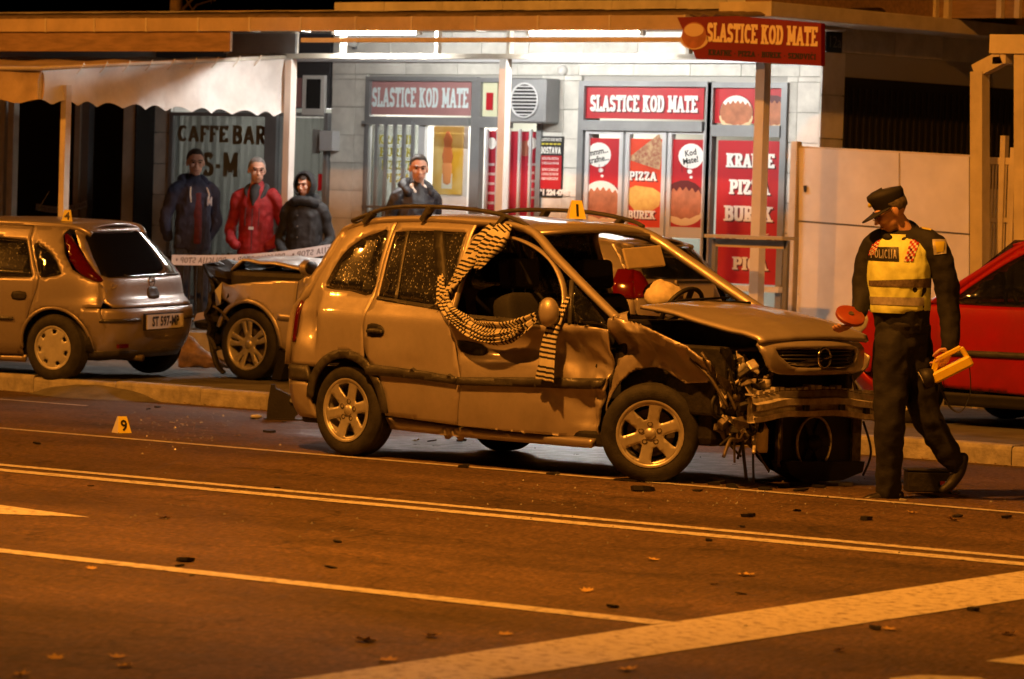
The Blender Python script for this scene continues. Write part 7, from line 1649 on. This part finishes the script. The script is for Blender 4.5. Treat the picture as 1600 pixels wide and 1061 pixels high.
q = hm @ Vector((-1.03, .3, 1.372)); marker(q, face_cam + R(5), .095, '4', 'yellow number 4 evidence marker on the roof of the silver hatchback')
q = zl((-.12, .1, 1.682)); marker(q, face_cam + R(12), .12, '1', 'yellow number 1 evidence marker on the roof of the wrecked minivan')
# ------------------------------------------------------------------ wreckage and litter on the road
p = G(440, 656); bp_ = empty('bumper_fragment', (p.x, p.y, 0), face_cam, 'black plastic bumper piece standing upright on the road beside the minivan tail', 'car part')
MB().prism([(-.12, .0), (.10, .0), (.11, .03), (.13, .05), (.10, .17), (.11, .2), (.06, .2), (-.05, .25), (-.06, .28), (-.09, .28), (-.11, .15)], -.03, .05, lambda u, v, w: (u, w, v)).build('plate', M['blkplastic'], bp_)
MB().ell((-.2, 0, .02), (.05, .03, .02), 10, 6).build('lamp_shard', M['lens'], bp_, True); MB().box(-.14, .2, -.05, .06, .0, .012).build('flange', M['blkplastic'], bp_)
MB().tube([(.08, -.035, .16), (.08, -.06, .16)], .018, 10).build('boss', M['alu'], bp_)
# crumpled bumper skin between the two cars
cb = G(318, 578, ZP); t = empty('bumper_skin', (cb.x, cb.y, ZP), face_cam, 'torn dusty bumper skin lying crumpled between the parked hatchback and crashed car', 'car part')
mb = MB(); n = 14
for i in range(n + 1):
    for j in range(9):
        u, v = i / n, j / 8; x = -.24 + .5 * u; z = .02 + (.34 * (1 - u) ** 1.4 + .05) * v + .03 * noise.noise((u * 5, v * 4, 1)); y = .05 * noise.noise((u * 4, v * 6, 4)) + .12 * (v - .5) ** 2
        mb.v.append((x + .03 * noise.noise((v * 7, u, 2)), y, max(.0, z)))
mb.f = [(i * 9 + j, (i + 1) * 9 + j, (i + 1) * 9 + j + 1, i * 9 + j + 1) for i in range(n) for j in range(8)]
mb.build('skin', mat('dusty_plastic', (.2, .13, .07), .7, var=.4, vs=9, bump=.4, bs=30), t, True).modifiers.new('s', 'SOLIDIFY').thickness = .008
# battery like box behind the policeman's feet
p = G(1448, 768); bt2 = empty('battery_box', (p.x, p.y, .0), face_cam + R(4), 'black car battery box with a red cap thrown out on the road', 'car part')
boxo('case', -.14, .14, -.08, .09, .0, .13, M['engine'], bt2, .008); boxo('lid', -.145, .145, -.085, .095, .132, .15, M['engine'], bt2, .006); boxo('terminal_cap', .07, .12, -.1, -.082, .05, .075, mat('red_cap', (.5, .05, .02), .4), bt2)
random.seed(33)
def shard(px, py, s, m, z=0.0, label='jagged black plastic fragment lying on the asphalt', grp='plastic fragments scattered over the road', nm='plastic_fragment'):
    p = G(px, py, z); n = random.randint(5, 7); pts = [(s * random.uniform(.5, 1.2) * math.cos(2 * math.pi * i / n), s * random.uniform(.3, .8) * math.sin(2 * math.pi * i / n)) for i in range(n)]
    o = MB().prism(pts, 0, s * random.uniform(.12, .4), lambda u, v, w: (u + w * .2, v - w * .15, w)).build(nm, m, None); o.location = (p.x, p.y, z + .003); o.rotation_euler = (random.uniform(-.15, .15), random.uniform(-.2, .2), random.uniform(0, 6))
    tag(o, label, 'fragment', grp); return o
for px, py, s in ((420, 676, .055), (57, 694, .03), (725, 731, .06), (433, 763, .025), (527, 848, .03), (517, 888, .035), (141, 760, .02), (675, 690, .06), (720, 690, .05), (865, 742, .06), (1005, 768, .11), (1170, 808, .07), (1160, 824, .035), (1108, 846, .03), (1353, 813, .05), (1244, 799, .04), (1494, 808, .05), (1572, 810, .05), (1522, 955, .045), (1368, 984, .04), (958, 950, .035), (1115, 914, .03), (1158, 929, .03), (1492, 772, .06), (1505, 776, .04), (245, 637, .04), (232, 640, .03), (1090, 768, .05), (1145, 762, .07), (1195, 765, .08), (1225, 762, .06), (1280, 762, .07), (1320, 760, .06), (1250, 768, .05), (1120, 758, .06), (445, 660, .04), (395, 655, .03), (300, 900, .02)):
    shard(px, py, s, M['blkplastic'])
for px, py, s in ((290, 878, .055), (281, 886, .03)): shard(px, py, s, M['blkplastic'], 0, 'crumpled black rubber scrap in the middle of the empty lane', 'rubber scraps in the lane', 'rubber_scrap')
for px, py, s in ((268, 661, .03), (285, 663, .02), (350, 596, .02), (1165, 980, .02), (1410, 783, .03), (247, 620, .02)): shard(px, py, s, M['lens'], 0, 'clear broken lamp glass fragment glinting on the asphalt', 'lamp glass fragments', 'glass_fragment')
M['leaf'] = mat('dry_leaf', (.45, .3, .09), .8, var=.3, vs=30)
lf = None
for px, py, s in ((184, 1029, .05), (195, 1043, .05), (33, 1057, .05), (257, 811, .06), (371, 682, .04), (570, 1003, .075), (605, 1034, .06), (675, 996, .06), (790, 993, .05), (232, 655, .03), (372, 764, .03), (917, 925, .05), (980, 1049, .06), (1165, 900, .07), (1020, 876, .05), (1425, 803, .05), (1488, 814, .06), (1583, 766, .04), (1505, 783, .04), (1390, 985, .05), (1575, 992, .06), (865, 730, .04), (650, 690, .05), (555, 697, .04), (143, 890, .04), (87, 1030, .05), (1310, 1018, .04)):
    p = G(px, py)
    if lf is None:
        pts = [(0, -1), (.25, -.6), (.7, -.7), (.55, -.2), (1, .1), (.5, .3), (.45, .8), (0, .6), (-.4, 1), (-.45, .35), (-1, .2), (-.55, -.2), (-.65, -.75), (-.2, -.6)]
        mb = MB(); mb.v = [(a, b_, .25 * a * a + .15 * b_ * b_) for a, b_ in pts] + [(0, 0, 0)]; mb.f = [(i, (i + 1) % 14, 14) for i in range(14)]; o = mb.build('fallen_leaf', M['leaf']); lf = o
    else: o = shared('fallen_leaf', lf)
    o.location = (p.x, p.y, .006); o.scale = (s * .8, s * .8, s * random.uniform(.5, 1.2)); o.rotation_euler = (random.uniform(-.2, .2), random.uniform(-.2, .2), random.uniform(0, 6)); tag(o, 'dry yellow leaf lying on the asphalt', 'leaf', 'dry leaves on the road')
# leaves and grit gathered against the kerb, glass crumbs round the wreck
mb = MB()
for k in range(420):
    x = random.uniform(-30, -12); y = YK - abs(random.gauss(0, .09)) - .01; s = random.uniform(.008, .03); a = random.uniform(0, 6)
    mb.add([(x + s * math.cos(a + i * 1.57) * (1 if i % 2 else .5), y + s * math.sin(a + i * 1.57) * .6, .004 + random.uniform(0, .012)) for i in range(4)], [(0, 1, 2, 3)])
tag(mb.build('kerb_litter', mat('grit_leaf', (.22, .15, .07), .9, var=.4, vs=20), None, clean=False), 'grit and leaf scraps gathered along the gutter of the kerb', 'litter', kind='stuff')
mb = MB()
for k in range(400):
    px_, py_ = random.choice(((random.gauss(270, 70), random.gauss(670, 14)), (random.gauss(1150, 170), random.gauss(775, 14)), (random.uniform(200, 1500), random.gauss(790, 40))))
    if py_ < 645: continue
    p = G(px_, py_); s = random.uniform(.004, .011); a = random.uniform(0, 6)
    mb.add([(p.x + s * math.cos(a + i * 2.1), p.y + s * math.sin(a + i * 2.1), .004) for i in range(3)] + [(p.x, p.y, .004 + s)], [(0, 1, 3), (1, 2, 3), (2, 0, 3)])
tag(mb.build('glass_crumbs', mat('glass_crumb', (.22, .22, .21), .25, 0, coat=.4), None, clean=False), 'tiny glass crumbs sprinkled over the road around the crash', 'glass crumbs', kind='stuff')
